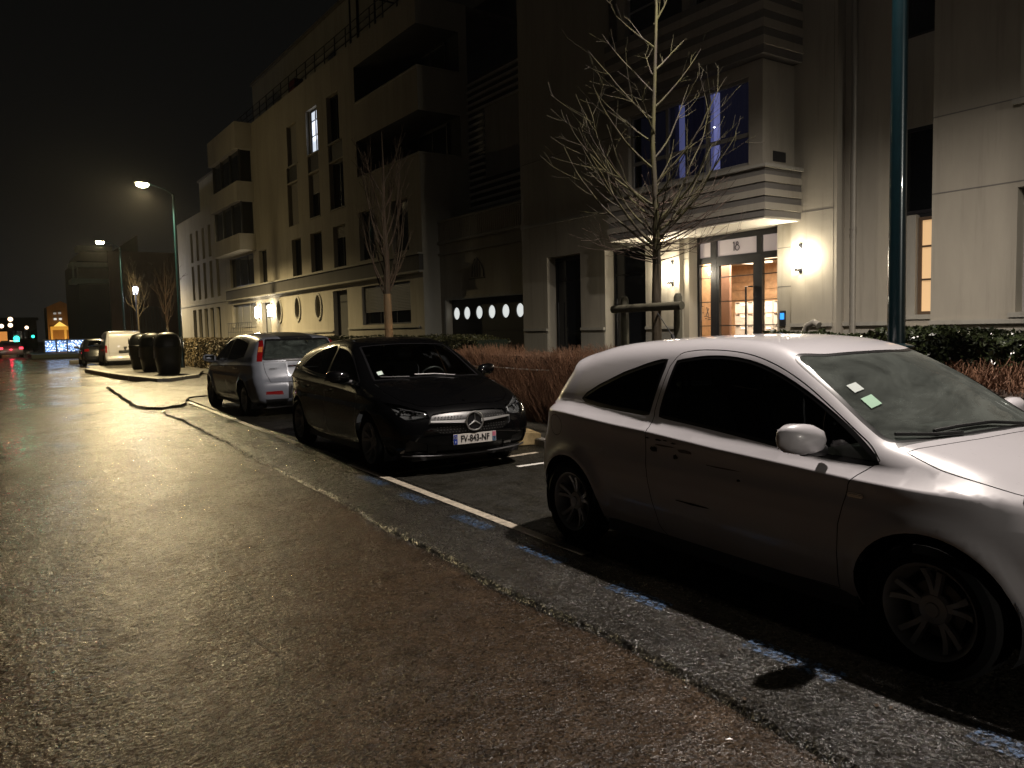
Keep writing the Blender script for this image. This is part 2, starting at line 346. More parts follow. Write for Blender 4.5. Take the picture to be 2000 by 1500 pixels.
class CarShape:
    def __init__(s, spec):
        s.sp = spec
        up = catmull(spec['profile'], 0.015, sharp=spec.get('sharp', ()))    # rear bottom -> roof -> front bottom
        s.up = up; s.arc = np.concatenate([[0], np.cumsum(np.linalg.norm(np.diff(up, axis=0), axis=1))])
        t = np.gradient(up, axis=0); t /= np.linalg.norm(t, axis=1)[:,None]
        s.nrm = np.stack([-t[:,1], t[:,0]], 1)                             # outward (path runs rear->top->front: left-hand side is outward)
        k = np.hanning(15); k /= k.sum()
        for c in (0, 1): s.nrm[:,c] = np.convolve(np.pad(s.nrm[:,c], 7, 'edge'), k, 'valid')
        s.nrm /= np.linalg.norm(s.nrm, axis=1)[:,None]
        poly = up[::2]
        s.x0, s.z0, s.h = up[:,0].min()-0.5, -0.3, 0.015
        s.nx = int((up[:,0].max()+0.5-s.x0)/s.h); s.nz = int((up[:,1].max()+0.4-s.z0)/s.h)
        gx, gz = np.meshgrid(s.x0+np.arange(s.nx)*s.h, s.z0+np.arange(s.nz)*s.h, indexing='ij')
        d2 = np.full(gx.shape, 1e9); a = poly; b = np.roll(poly, -1, 0)
        for p, q in zip(a, b):
            e = q-p; L = e@e+1e-12; u = np.clip(((gx-p[0])*e[0]+(gz-p[1])*e[1])/L, 0, 1)
            d2 = np.minimum(d2, (gx-p[0]-u*e[0])**2+(gz-p[1]-u*e[1])**2)
        s.sdf = np.sqrt(d2); s.sdf[inpoly(poly, gx, gz)] *= -1
        s.W = smooth_tab(spec['width'], up[:,0].min()-0.2, up[:,0].max()+0.2)
    def S(s, x, z):
        fx = np.clip((x-s.x0)/s.h, 0, s.nx-1.001); fz = np.clip((z-s.z0)/s.h, 0, s.nz-1.001)
        i = fx.astype(int); j = fz.astype(int); u = fx-i; v = fz-j; D = s.sdf
        return (D[i,j]*(1-u)*(1-v)+D[i+1,j]*u*(1-v)+D[i,j+1]*(1-u)*v+D[i+1,j+1]*u*v)
    def off(s, x, z):
        sp = s.sp; zb = lerp_tab(sp['belt'], x); zc = lerp_tab(sp['crease'], x); sh = lerp_tab(sp['shelf'], x)
        tp = lerp_tab(sp.get('taper', [(-3,0),(3,0)]), x); acc = 0
        for dz in (-0.005, 0, 0.005):
            zz = z+dz
            lo = np.interp(zz, [0.12, 0.22, 0.32, 0.46, 0.60, 0.70], [-0.13, -0.085, -0.045, -0.014, -0.002, -0.004])
            mid = np.where(zz > 0.70, -0.004 + 0.004*np.clip((zz-0.70)/np.maximum(zc-0.70, 0.02), 0, 1) - sp.get('scoop', 0.0)*np.sin(np.pi*np.clip((zz-0.70)/np.maximum(zc-0.70, 0.02), 0, 1)), lo)
            t = np.clip((zz-zc)/np.maximum(zb-zc, 0.01), 0, 1)
            m2 = np.where(zz > zc, -sh*np.sin(t*np.pi/2), mid)
            hh = np.maximum(zz-zb, 0)
            acc = acc + np.where(zz > zb, -sh - (sp['tumble']+tp)*hh - sp.get('tumble2', 0.12)*hh*hh, m2)
        return acc/3
    def Y(s, x, z):
        w = np.interp(x, s.W[0], s.W[1])+s.off(x, z)
        for cx in s.sp['axles']:
            r = np.sqrt((x-cx)**2+(z-s.sp['wr'])**2)
            w = w+s.sp.get('flare', 0.022)*np.exp(-((r-s.sp['arch']-0.01)/0.055)**2)*np.clip((z-0.2)/0.2, 0, 1)
        return w
    def F(s, x, y, z):
        ya = np.abs(y); sp = s.sp
        af = lerp_tab(sp['plan'], x); cr = lerp_tab(sp['crown'], x)
        gt = s.S(x+af*ya*ya, z+cr*ya*ya); gs = (ya-s.Y(x, z))*0.94
        k = lerp_tab(sp['round'], x); h = np.maximum(k-np.abs(gt-gs), 0)/k
        return np.maximum(gt, gs)+h*h*k*0.25
    def grad(s, p, e=0.010):
        x, y, z = p[:,0], p[:,1], p[:,2]
        g = np.stack([s.F(x+e,y,z)-s.F(x-e,y,z), s.F(x,y+e,z)-s.F(x,y-e,z), s.F(x,y,z+e)-s.F(x,y,z-e)], 1)
        return g/(np.linalg.norm(g, axis=1)[:,None]+1e-9)
    def hit(s, o, d, t0, t1, n=26):
        """F<0 at t1 side, F>0 at t0 side: bisection along rays"""
        a = np.full(len(o), float(t0)); b = np.full(len(o), float(t1))
        for _ in range(n):
            m = (a+b)/2; p = o+d*m[:,None]; out = s.F(p[:,0], p[:,1], p[:,2]) > 0
            a = np.where(out, m, a); b = np.where(out, b, m)
        return o+d*((a+b)/2)[:,None]
    def side(s, P):
        P = np.asarray(P, float); o = np.stack([P[:,0], np.full(len(P), 1.3), P[:,1]], 1)
        return s.hit(o, np.tile([0,-1.,0], (len(P),1)), 0, 1.3)
    def view(s, P, v):
        P = np.asarray(P, float)
        if v == 'side': return s.side(P)
        if v == 'front':
            o = np.stack([np.full(len(P), 3.0), P[:,0], P[:,1]], 1); return s.hit(o, np.tile([-1.,0,0], (len(P),1)), 0, 2.6)
        if v == 'rear':
            o = np.stack([np.full(len(P), -3.0), P[:,0], P[:,1]], 1); return s.hit(o, np.tile([1.,0,0], (len(P),1)), 0, 2.6)
        if v == 'top':
            o = np.stack([P[:,0], P[:,1], np.full(len(P), 2.6)], 1); return s.hit(o, np.tile([0,0,-1.], (len(P),1)), 0, 2.2)
    def wrap(s, P):
        P = np.asarray(P, float); q = np.stack([np.interp(P[:,0], s.arc, s.up[:,i]) for i in (0,1)], 1)
        n = np.stack([np.interp(P[:,0], s.arc, s.nrm[:,i]) for i in (0,1)], 1); n /= np.linalg.norm(n, axis=1)[:,None]
        o = np.stack([q[:,0]+n[:,0]*0.08, P[:,1], q[:,1]+n[:,1]*0.08], 1); d = np.stack([-n[:,0], np.zeros(len(P)), -n[:,1]], 1)
        return s.hit(o, d, 0, 0.50)
    def to_wrap(s, p):
        out = []
        for x, y, z in p:
            c = s.up-np.array([x, z]); n = s.nrm; cross = c[:,0]*n[:,1]-c[:,1]*n[:,0]
            dist = np.hypot(c[:,0], c[:,1])
            k = int(np.argmin(dist)); best = k
            # refine: sign change of cross next to the nearest sample
            lo = max(0, k-6); hi = min(len(s.up)-2, k+6); sval = s.arc[k]; bd = 1e9
            for i in range(lo, hi):
                if cross[i]*cross[i+1] <= 0 and abs(i-k) < bd:
                    u = cross[i]/(cross[i]-cross[i+1]+1e-12); sval = s.arc[i]+(s.arc[i+1]-s.arc[i])*u; bd = abs(i-k)
            out.append((sval, y))
        return np.array(out)

def cdt_patch(bound, cons, h, bbox):
    """triangulate: boundary polygon + constraint closed polylines + grid points"""
    V = []; E = []
    def ring(P, closed=True):
        o = len(V); V.extend([tuple(p) for p in P]); n = len(P)
        for i in range(n if closed else n-1): E.append((o+i, o+(i+1) % n))
    ring(bound)
    for c in cons: ring(c)
    allc = np.array(V)
    gx, gy = np.meshgrid(np.arange(bbox[0], bbox[1], h), np.arange(bbox[2], bbox[3], h*0.9), indexing='ij')
    gx = gx+((np.arange(gx.shape[1]) % 2)*h/2)[None,:]
    g = np.stack([gx.ravel(), gy.ravel()], 1); g = g[inpoly(bound, g[:,0], g[:,1])]
    keep = np.ones(len(g), bool)
    for i in range(0, len(g), 500):
        d = np.min(np.hypot(g[i:i+500,None,0]-allc[None,:,0], g[i:i+500,None,1]-allc[None,:,1]), axis=1); keep[i:i+500] = d > h*0.45
    g = g[keep]
    V2 = [Vector(p) for p in V]+[Vector(p) for p in g]
    r = delaunay_2d_cdt(V2, E, [], 0, 1e-6)
    vo = np.array([tuple(v) for v in r[0]]); F = [tuple(f) for f in r[2] if len(f) == 3]
    F = np.array(F); c = vo[F].mean(1); ok = inpoly(bound, c[:,0], c[:,1])
    return vo, F[ok], c[ok]

def build_car(car, spec, feats, root_o, mats, h=0.04):
    """feats: list of dict(view, poly, region, ring=None). returns dict region->object"""
    s = CarShape(spec); arc = s.arc
    # automatic seam
    ss = np.arange(arc[0], arc[-1]+0.001, 0.03); T = np.linspace(0.2, 0.95, 60)
    seam = []
    for sv in ss:
        p = s.wrap(np.stack([np.full(len(T), sv), T], 1)); n = s.grad(p)
        k = np.where(n[:,1] > 0.62)[0]; seam.append(T[k[0]] if len(k) else T[-1])
    seam = np.array(seam); k = np.hanning(7); k /= k.sum(); seam = np.convolve(np.pad(seam, 3, 'edge'), k, 'valid')
    P = s.wrap(np.stack([ss, seam], 1)); sd = P[:,[0,2]]
    # side boundary: seam + sill with arches
    zb = spec['sill']; bot = [(sd[-1,0], sd[-1,1])]
    arches = sorted(spec['axles'], reverse=True)
    for cx in arches:
        aw, ah, zc = spec.get('archw', spec['arch']), spec['arch'], spec['wr']
        a0 = math.asin(max(-1, min(1, (zb-zc)/ah)))
        for a in np.linspace(a0, math.pi-a0, 26): bot.append((cx+aw*math.cos(a), zc+ah*math.sin(a)))
    bot.append((sd[0,0], sd[0,1])); bot = densify(bot, 0.04, closed=False)[1:-1]
    bound_s = np.concatenate([sd, bot]); bound_w = np.concatenate([np.stack([ss, seam],1), np.stack([ss, -seam],1)[::-1]])
    e0 = np.stack([np.full(12, ss[-1]), np.linspace(seam[-1], -seam[-1], 14)[1:-1]], 1); e1 = np.stack([np.full(12, ss[0]), np.linspace(-seam[0], seam[0], 14)[1:-1]], 1)
    bound_w = np.concatenate([np.stack([ss, seam],1), e0, np.stack([ss, -seam],1)[::-1], e1])
    FE = []
    for f in feats:
        base = np.array(f['poly'], float)
        base = catmull(base, 0.03, closed=True, sharp=f.get('sharp', range(len(base)) if not f.get('curve') else ())) if f.get('curve') else densify(base, 0.035)
        variants = [(base, f['region'])]
        if f.get('seal'): variants.append((offset_poly(base, f['seal']), 'seal'))
        if f.get('gap'):
            g = f['gap']; variants = [(offset_poly(base, -g), f['region']), (offset_poly(base, g), 'gap')]
        for poly, reg in variants:
            p3 = s.view(poly, f['view']); 
            side2 = p3[:,[0,2]]; w2 = s.to_wrap(p3)
            FE.append((side2, w2, reg, f))
    out = {}
    def put(reg, sgn, v, n, F):
        d = out.setdefault((reg, sgn), [[], [], [], 0]); used = np.unique(F); mp = -np.ones(len(v), int); mp[used] = np.arange(len(used))+d[3]
        d[0].append(v[used]); d[1].append(n[used]); d[2].append(mp[F]); d[3] += len(used)
    split = spec.get('split', ())
    # side patch
    cons = [a for a, b, r, f in FE if f['view'] == 'side' or f.get('both')]
    xs_ = np.arange(sd[:,0].min()+0.25, sd[:,0].max()-0.35, 0.03); zc_ = lerp_tab(spec['crease'], xs_)
    for dz in (-0.007, 0.009): cons.append(np.concatenate([np.stack([xs_, zc_+dz],1), np.stack([xs_, zc_+dz+0.0005],1)[::-1]]))
    vo, F, c = cdt_patch(bound_s, cons, h, (sd[:,0].min(), sd[:,0].max(), 0.1, sd[:,1].max()))
    p3 = s.side(vo); n3 = s.grad(p3); lab = np.full(len(F), -1)
    for i, (a, b, r, f) in enumerate(FE):
        if f['view'] == 'side' or f.get('both'):
            m = inpoly(a, c[:,0], c[:,1]) & (lab < 0); lab[m] = i
    a_, b_, c_ = p3[F[:,0]], p3[F[:,1]], p3[F[:,2]]; fn = np.cross(b_-a_, c_-a_); flip = np.sum(fn*n3[F[:,0]], 1) < 0
    F[flip] = F[flip][:,::-1]
    for i in np.unique(lab):
        reg = 'body' if i < 0 else FE[i][2]
        if reg in ('gap', 'hole'): continue
        Fi = F[lab == i]; put(reg, 1, p3, n3, Fi)
        m3 = p3*[1,-1,1]; mn = n3*[1,-1,1]; put(reg, -1, m3, mn, Fi[:,::-1])
    # wrap patch
    cons = []
    for a, b, r, f in FE:
        if f['view'] == 'side' and not f.get('both'): continue
        if f.get('centre'): cons.append((b, r))
        else: cons.append((b, r)); cons.append((b*[1,-1], r))
    vo, F, c = cdt_patch(bound_w, [q[0] for q in cons], h, (ss[0], ss[-1], -1.0, 1.0))
    p3 = s.wrap(vo); n3 = s.grad(p3); lab = np.full(len(F), -1)
    for i, (b, r) in enumerate(cons):
        m = inpoly(b, c[:,0], c[:,1]) & (lab < 0); lab[m] = i
    a_, b_, c_ = p3[F[:,0]], p3[F[:,1]], p3[F[:,2]]; fn = np.cross(b_-a_, c_-a_); flip = np.sum(fn*n3[F[:,0]], 1) < 0
    F[flip] = F[flip][:,::-1]
    for i in np.unique(lab):
        reg = 'body' if i < 0 else cons[i][1]
        if reg in ('gap', 'hole'): continue
        Fi = F[lab == i]
        sg = 1 if (reg in split and p3[Fi].reshape(-1,3)[:,1].mean() > 0) else (-1 if reg in split else 0)
        put(reg, sg, p3, n3, Fi)
    # assemble objects: body/seal joined over all sides, the rest one per side
    objs = {}
    merged = {}
    for (reg, sg), d in out.items():
        key = (reg, 0) if reg in ('body', 'seal', 'trim', 'lower_trim') or sg == 0 else (reg, sg)
        m = merged.setdefault(key, [[], [], [], 0])
        m[0] += d[0]; m[1] += d[1]; m[2] += [f+m[3] for f in d[2]]; m[3] += d[3]
    for (reg, sg), d in merged.items():
        v = np.concatenate(d[0]); n = np.concatenate(d[1]); Fc = np.concatenate(d[2])
        o_ = spec.get('push', {}).get(reg, 0.0); v = v+n*o_
        mt, nm = mats[reg]
        me = bpy.data.meshes.new(nm); me.from_pydata(v.tolist(), [], Fc.tolist()); me.materials.append(mt)
        me.polygons.foreach_set('use_smooth', [True]*len(me.polygons)); me.normals_split_custom_set_from_vertices(n.tolist())
        o = bpy.data.objects.new(nm, me); COL.objects.link(o); o.parent = root_o; objs[(reg, sg)] = o
        if reg == 'headlight':   # reflector bowl behind the clear lens, closed at its rim
            d_ = v.copy(); cen = v.mean(0); rr_ = np.linalg.norm(v-cen, axis=1); t_ = np.clip(1.15-rr_/rr_.max(), 0, 1)
            d_ = v-n*(0.004+0.065*t_[:,None]); lb = raw('lamp_bowl', d_.tolist(), Fc.tolist(), mats.get('bowl', (None,))[0] or mt, o, True)
    car['shape'] = s; car['objs'] = objs
    return s

def wheel(parent, x, y, side, wr, rimr, spokes, mats, width=0.20, twin=True):
    """one wheel: tyre with rim, hub and brake disc; side=+1 left, -1 right (outer face away from the car)"""
    t = MB(); w = width/2
    t.lathe([(rimr, -w*0.8), (rimr+0.02, -w*0.95), (wr-0.045, -w*1.05), (wr-0.012, -w*0.9), (wr, -w*0.62), (wr+0.001, -w*0.3), (wr-0.006, -w*0.26), (wr-0.006, -w*0.22), (wr+0.001, -w*0.18),
             (wr+0.001, w*0.18), (wr-0.006, w*0.22), (wr-0.006, w*0.26), (wr+0.001, w*0.3), (wr, w*0.62), (wr-0.012, w*0.9), (wr-0.045, w*1.05), (rimr+0.02, w*0.95), (rimr, w*0.8)], 44, 'y', (x, y, wr))
    ty = t.build('wheel', mats['tyre'], parent, smooth=True)
    r = MB(); o = side
    r.lathe([(rimr, -w*0.8*o), (rimr-0.03, -w*0.5*o), (rimr-0.035, w*0.3*o), (rimr-0.012, w*0.62*o), (rimr-0.004, w*0.80*o), (rimr+0.006, w*0.86*o), (rimr+0.010, w*0.80*o), (rimr, w*0.6*o)], 44, 'y', (x, y, wr))
    r.lathe([(0.0, w*0.55*o), (0.03, w*0.56*o), (0.034, w*0.50*o), (0.062, w*0.46*o), (0.075, w*0.30*o), (0.07, -0.1*w*o)], 24, 'y', (x, y, wr))
    n = 5
    for k in range(n):
        a = 2*math.pi*k/n+0.3
        offs = (-0.15, 0.15) if twin else (0.0,)
        for da in offs:
            for seg in range(4):
                pass
            pts = []
            for u in np.linspace(0, 1, 6):
                rr = 0.055+(rimr-0.02-0.055)*u; aa = a+da*(0.65+0.75*u) if twin else a
                yy = y+o*w*(0.42+0.30*u-0.10*math.sin(math.pi*u)); hw = (0.013+0.004*u) if twin else (0.032-0.006*u+0.02*max(0,u-0.7))
                ca, sa = math.cos(aa), math.sin(aa); pts.append((rr, ca, sa, yy, hw))
            vs = []; fs = []
            for rr, ca, sa, yy, hw in pts:
                cx, cz = x+rr*ca, wr+rr*sa
                for (q, dep) in ((-1, -0.022), (-0.75, 0), (0.75, 0), (1, -0.022)):
                    vs.append((cx-sa*hw*q, yy+o*dep, cz+ca*hw*q))
            for i in range(5):
                for j in range(3): fs.append((i*4+j, i*4+j+1, (i+1)*4+j+1, (i+1)*4+j))
            r.add(vs, fs)
    r.build('rim', mats['rim'], ty, smooth=True)
    d = MB(); d.lathe([(0.05, w*0.1*o), (0.125, w*0.1*o), (0.125, -w*0.1*o), (0.05, -w*0.1*o)], 28, 'y', (x, y, wr)); d.build('brake_disc', mats['disc'], ty)
    b = MB(); b.lathe([(0.001, -w*0.72*o), (rimr-0.01, -w*0.72*o)], 24, 'y', (x, y, wr)); b.build('wheel_back', mats['black'], ty)
    for k in range(5):
        pass
    return ty

def arch_liner(parent, s, cx, wr, ar, m, sgn, wbody, archw=None):
    aw = (archw or ar)+0.012; L = MB(); n = 22; vs = []; fs = []
    for i in range(n+1):
        a = -0.45+(math.pi+0.9)*i/n; x = cx+aw*math.cos(a); z = wr+(ar+0.012)*math.sin(a)
        for yy in (wbody-0.06, wbody-0.34): vs.append((x, sgn*yy, max(z, 0.16)))
    for i in range(n): fs.append((2*i, 2*i+1, 2*i+3, 2*i+2))
    cen = len(vs); 
    for i in range(n+1): vs.append(vs[2*i+1])
    vs.append((cx, sgn*(wbody-0.34), wr))
    for i in range(n): fs.append((cen+i, cen+i+1, len(vs)-1))
    L.add(vs, fs); return L.build('wheel_arch', m, parent)

def soft_box(a, b, r=0.05):
    m = MB(); m.box(a, b); return m
def interior(parent, xs, half, zf, belt, mats, dash_x, wheel_y=0.36, rear=True):
    """floor, dashboard, steering wheel and seats"""
    f = MB(); f.box((xs[0], -half, zf-0.03), (xs[1], half, zf)); f.build('cabin_floor', mats['black'], parent)
    d = MB(); d.box((dash_x-0.28, -half, zf+0.3), (dash_x+0.35, half, belt-0.10)); d.box((dash_x-0.2, wheel_y-0.2, belt-0.12), (dash_x+0.1, wheel_y+0.2, belt-0.03))
    d.build('dashboard', mats['dash'], parent, bevel=0.04, smooth=True)
    w = MB(); pts = [(dash_x-0.42+0.09*math.sin(t)*1.0, wheel_y+0.185*math.cos(t), belt-0.10+0.17*math.sin(t)) for t in np.linspace(0, 2*math.pi, 25)]
    w.tube(pts, 0.015, 6, cap=False); w.tube([(dash_x-0.42, wheel_y-0.18, belt-0.10), (dash_x-0.38, wheel_y, belt-0.12), (dash_x-0.42, wheel_y+0.18, belt-0.10)], 0.018, 6)
    w.build('steering_wheel', mats['black'], parent, smooth=True)
    for sx, rows in ((dash_x-1.15, (-0.37, 0.37)),) + (((xs[0]+0.45, (-0.38, 0.0, 0.38)),) if rear else ()):
        for yy in rows:
            hw = 0.24 if len(rows) == 2 else 0.2
            q = MB(); q.box((sx, yy-hw, zf+0.05), (sx+0.5, yy+hw, zf+0.30))
            q.add([(sx-0.02, yy-hw, zf+0.22), (sx-0.02, yy+hw, zf+0.22), (sx+0.13, yy+hw, zf+0.22), (sx+0.13, yy-hw, zf+0.22),
                   (sx-0.20, yy-hw*0.85, belt+0.10), (sx-0.20, yy+hw*0.85, belt+0.10), (sx-0.10, yy+hw*0.85, belt+0.12), (sx-0.10, yy-hw*0.85, belt+0.12)],
                  [(0,3,2,1),(4,5,6,7),(0,1,5,4),(1,2,6,5),(2,3,7,6),(3,0,4,7)])
            q.box((sx-0.24, yy-0.12, belt+0.14), (sx-0.14, yy+0.12, belt+0.31))
            q.build('seat', mats['seat'], parent, bevel=0.03, smooth=True)

# ================================================================== ground
ROADM = asphalt('wet_brown_asphalt', (0.036,0.024,0.0145), (0.022,0.0155,0.010), 105, 0.15, 0.32, 1.0, 0.0085, patch=0.5, spec=0.17, wet=0.0, tilt=0.12, ripple=0.019)
STRIPM = asphalt('coarse_grey_asphalt', (0.018,0.016,0.013), (0.012,0.011,0.009), 90, 0.14, 0.28, 1.0, 0.016, patch=0.5, spec=0.36, wet=0.0, tilt=0.35)
BAYM = asphalt('parking_asphalt', (0.016,0.0145,0.010), (0.012,0.011,0.008), 80, 0.45, 0.62, 0.8, 0.008, spec=0.25, tilt=0.3)
PAVEM = asphalt('pavement_asphalt', (0.045,0.041,0.032), (0.034,0.031,0.025), 90, 0.45, 0.62, 0.8, 0.009, spec=0.3, tilt=0.3)
KERBM = mat('kerb_granite', (0.30,0.28,0.24), 0.7, noise=(30,0.25), bump=(80,0.4,0.004))
def yaw_x(x0, y): return x0+0.042*(y-4.0)       # lines that run along the street
m = MB(); m.add([(-60,-60,-0.03), (260,-60,-0.03), (260,420,-0.03), (-60,420,-0.03)], [(0,1,2,3)]); struct(m.build('ground', mat('dark_earth', (0.03,0.027,0.02), 0.9, noise=(2,0.4)), None))
# carriageway: a mesh with gentle waves
def sheet(name, xa, xb, ys, z, m_, nx=2, wob=0.0, zf=None):
    v = []; f = []
    for j, y in enumerate(ys):
        a, b = xa(y), xb(y)
        for i in range(nx+1):
            x = a+(b-a)*i/nx; v.append((x, y, z+(zf(x, y) if zf else 0)))
    for j in range(len(ys)-1):
        for i in range(nx): k = j*(nx+1)+i; f.append((k, k+1, k+nx+2, k+nx+1))
    return struct(raw(name, v, f, m_))
ysr = np.concatenate([np.arange(-12, 40, 0.25), np.arange(40, 320, 4.0)])
EDGE = [(-12,1.85), (1.55,2.42), (1.74,2.42), (2.02,2.44), (2.33,2.48), (2.59,2.48), (2.96,2.51), (3.23,2.50), (3.54,2.48), (3.92,2.49), (4.35,2.52), (4.87,2.53), (5.48,2.54), (6.29,2.63), (7.22,2.66), (8.39,2.69), (10.0,2.76), (12.3,2.87), (13.5,2.90), (15.0,2.99), (16.4,2.94), (17.3,3.05), (17.6,3.11)]
def edge_x(y):
    b = np.interp(y, [e[0] for e in EDGE], [e[1] for e in EDGE])
    return b+0.012*math.sin(y*2.9)+0.006*math.sin(y*7.1+1)+0.003*math.sin(y*31)
sheet('road', lambda y: -9.0+0.042*y, lambda y: 10.0 if y > 62 else min(yaw_x(3.5, y), 6.0), ysr, 0.0, ROADM, 26, zf=lambda x, y: 0.006*math.sin(x*2.1+y*0.7)*math.sin(y*1.3)-0.003)
# raised coarse strip with a broken edge, 25 mm above the road
ysf = np.arange(-10, 17.62, 0.045)
v = []; f = []
for y in ysf:
    e = edge_x(y); e2 = e+0.022+0.008*abs(math.sin(y*17))+rng.uniform(-.004,.004)
    v += [(e-0.004+rng.uniform(-.006,.006), y, -0.005), (e2, y, 0.024+rng.uniform(-.004,.003)), (e2+0.05, y, 0.027), (yaw_x(3.16,y), y, 0.027), (yaw_x(3.42,y), y, 0.020)]
n = len(ysf)
for j in range(n-1):
    for i in range(4): k = j*5+i; f.append((k, k+1, k+6, k+5))
v += [(edge_x(17.6), 17.62, -0.005), (yaw_x(3.42,17.6), 17.68, -0.005)]
f.append((len(v)-2, (n-1)*5+1, (n-1)*5+4, len(v)-1))
struct(raw('asphalt_strip', v, f, STRIPM))
CRK = mat('crack_tar', (0.006,0.005,0.005), 0.35)
for pts in ([(-0.2,5.4), (0.15,5.62), (0.35,5.55), (0.62,5.9), (0.60,6.4), (0.75,7.1)], [(0.9,3.2), (1.1,3.6), (1.08,4.1), (1.25,4.6), (1.22,5.3), (1.35,5.9)], [(1.9,9.0), (1.75,9.8), (1.8,10.9), (1.65,12.1)]):
    c_ = catmull(pts, 0.05); v2 = []; 
    for i, q in enumerate(c_): t_ = c_[min(i+1,len(c_)-1)]-c_[max(i-1,0)]; t_ /= np.linalg.norm(t_)+1e-9; w_ = 0.003+0.002*math.sin(i*1.7); o_ = rng.uniform(-.008,.008); v2 += [(q[0]-t_[1]*(w_+o_), q[1]+t_[0]*w_, 0.0065), (q[0]-t_[1]*(-w_+o_), q[1]-t_[0]*w_, 0.0065)]
    struct(raw('road_crack', v2, [(2*i,2*i+1,2*i+3,2*i+2) for i in range(len(c_)-1)], CRK))
# fallen leaves and litter specks on the wet road
v = []; f = []
for k in range(150):
    y = 1.6+14*rng.random()**1.6; x = rng.uniform(0.2+0.05*y, 3.3+0.04*y); r_ = rng.uniform(0.006,0.018); a_ = rng.uniform(0,6.28); z0 = 0.008 if x < edge_x(y)-0.02 else 0.034; o_ = len(v)
    for q, (l_, w_) in enumerate(((1,0), (0.1,0.5), (-1,0), (0.1,-0.5))): v.append((x+r_*(l_*math.cos(a_)-w_*math.sin(a_)), y+r_*(l_*math.sin(a_)+w_*math.cos(a_)), z0+rng.uniform(0,0.003)))
    f += [(o_,o_+1,o_+2), (o_,o_+2,o_+3)]
lf = raw('fallen_leaves', v, f, mat('wet_leaf', (0.05,0.028,0.012), 0.3, spec=0.6)); lf['kind'] = 'stuff'; lf['label'] = 'small wet leaves and specks scattered on the road'
# loose stones along the broken edge
v = []; f = []
for k in range(3600):
    y = rng.uniform(0.6, 17) if k % 2 else rng.uniform(0.6, 6); x = edge_x(y)+rng.normal(-0.008, 0.022); r = rng.uniform(0.0015, 0.005); z0 = 0.0 if x < edge_x(y)+0.01 else 0.024
    o = len(v); a = rng.uniform(0, 6.28)
    for q in range(3): v.append((x+r*math.cos(a+q*2.1)*rng.uniform(.7,1.3), y+r*math.sin(a+q*2.1)*rng.uniform(.7,1.3), z0-0.002))
    v.append((x, y, z0+r*rng.uniform(.8,1.6))); f += [(o,o+1,o+3), (o+1,o+2,o+3), (o+2,o,o+3)]
g = raw('gravel', v, f, mat('loose_stone', (0.07,0.062,0.052), 0.32, spec=0.7)); g['kind'] = 'stuff'; g['label'] = 'loose stones along the broken asphalt edge'
# parking bays
sheet('parking_bay', lambda y: yaw_x(3.40, y), lambda y: yaw_x(5.74, y), np.arange(-10, 29.6, 0.5), 0.022, BAYM, 4)
# white line and blue marks
def marking(name, quad, z, m_, nn=1):
    return struct(raw(name, [(x, y, z) for x, y in quad], [(0,1,2,3)], m_))
WLM = mat('worn_white_paint', (0.46,0.42,0.34), 0.55, noise=(26,0.5), bump=(90,0.6,0.004))
def worn(name, col, thr):
    m_ = mat(name, col, 0.4, noise=(18,0.45), bump=(70,0.8,0.006)); N, L = nt(m_); b = N['Principled BSDF']
    n_ = N.new('ShaderNodeTexNoise'); n_.inputs['Scale'].default_value = 34; n_.inputs['Detail'].default_value = 7; n_.inputs['Roughness'].default_value = 0.7
    tc = N.new('ShaderNodeTexCoord'); L.new(tc.outputs['Object'], n_.inputs[0])
    r = N.new('ShaderNodeMapRange'); r.inputs['From Min'].default_value = thr-0.05; r.inputs['From Max'].default_value = thr+0.05; L.new(n_.outputs['Fac'], r.inputs[0])
    L.new(r.outputs[0], b.inputs['Alpha']); return m_
BLM = worn('worn_blue_paint', (0.040,0.085,0.17), 0.535); WLM = worn('worn_white_line', (0.42,0.37,0.29), 0.36)
yl = np.arange(4.72, 19.0, 0.5)
sheet('road_marking', lambda y: 3.335+0.04*(y-4.9)-0.045, lambda y: 3.335+0.04*(y-4.9)+0.045, np.arange(4.0, 8.9, 0.5), 0.031, WLM, 1)
sheet('road_marking', lambda y: 3.335+0.04*(y-4.9)-0.045, lambda y: 3.335+0.04*(y-4.9)+0.045, np.arange(10.6, 19, 0.6), 0.031, WLM, 1)
BLUE = [(7.70,7.08,3.255), (6.60,6.05,3.20), (5.52,4.98,3.155), (4.45,3.95,3.07), (3.42,2.95,3.00), (2.40,1.90,2.965), (1.36,0.85,2.95), (10.3,9.9,3.38), (11.4,10.9,3.42), (0.3,-0.2,2.9)]
for a, b, xc in BLUE:
    marking('blue_marking', [(xc-0.065, b), (xc+0.065, b), (xc+0.075, a), (xc-0.055, a)], 0.0315, BLM)
marking('blue_marking', [(3.38,11.55), (3.60,11.6), (3.62,12.25), (3.42,12.2)], 0.0315, BLM)
marking('road_marking', [(3.62,7.55), (5.6,7.66), (5.6,7.75), (3.62,7.64)], 0.0265, WLM)
marking('road_marking', [(4.85,7.02), (5.45,7.00), (5.46,7.08), (4.86,7.10)], 0.0268, mat('bright_white_paint', (0.7,0.68,0.62), 0.5))
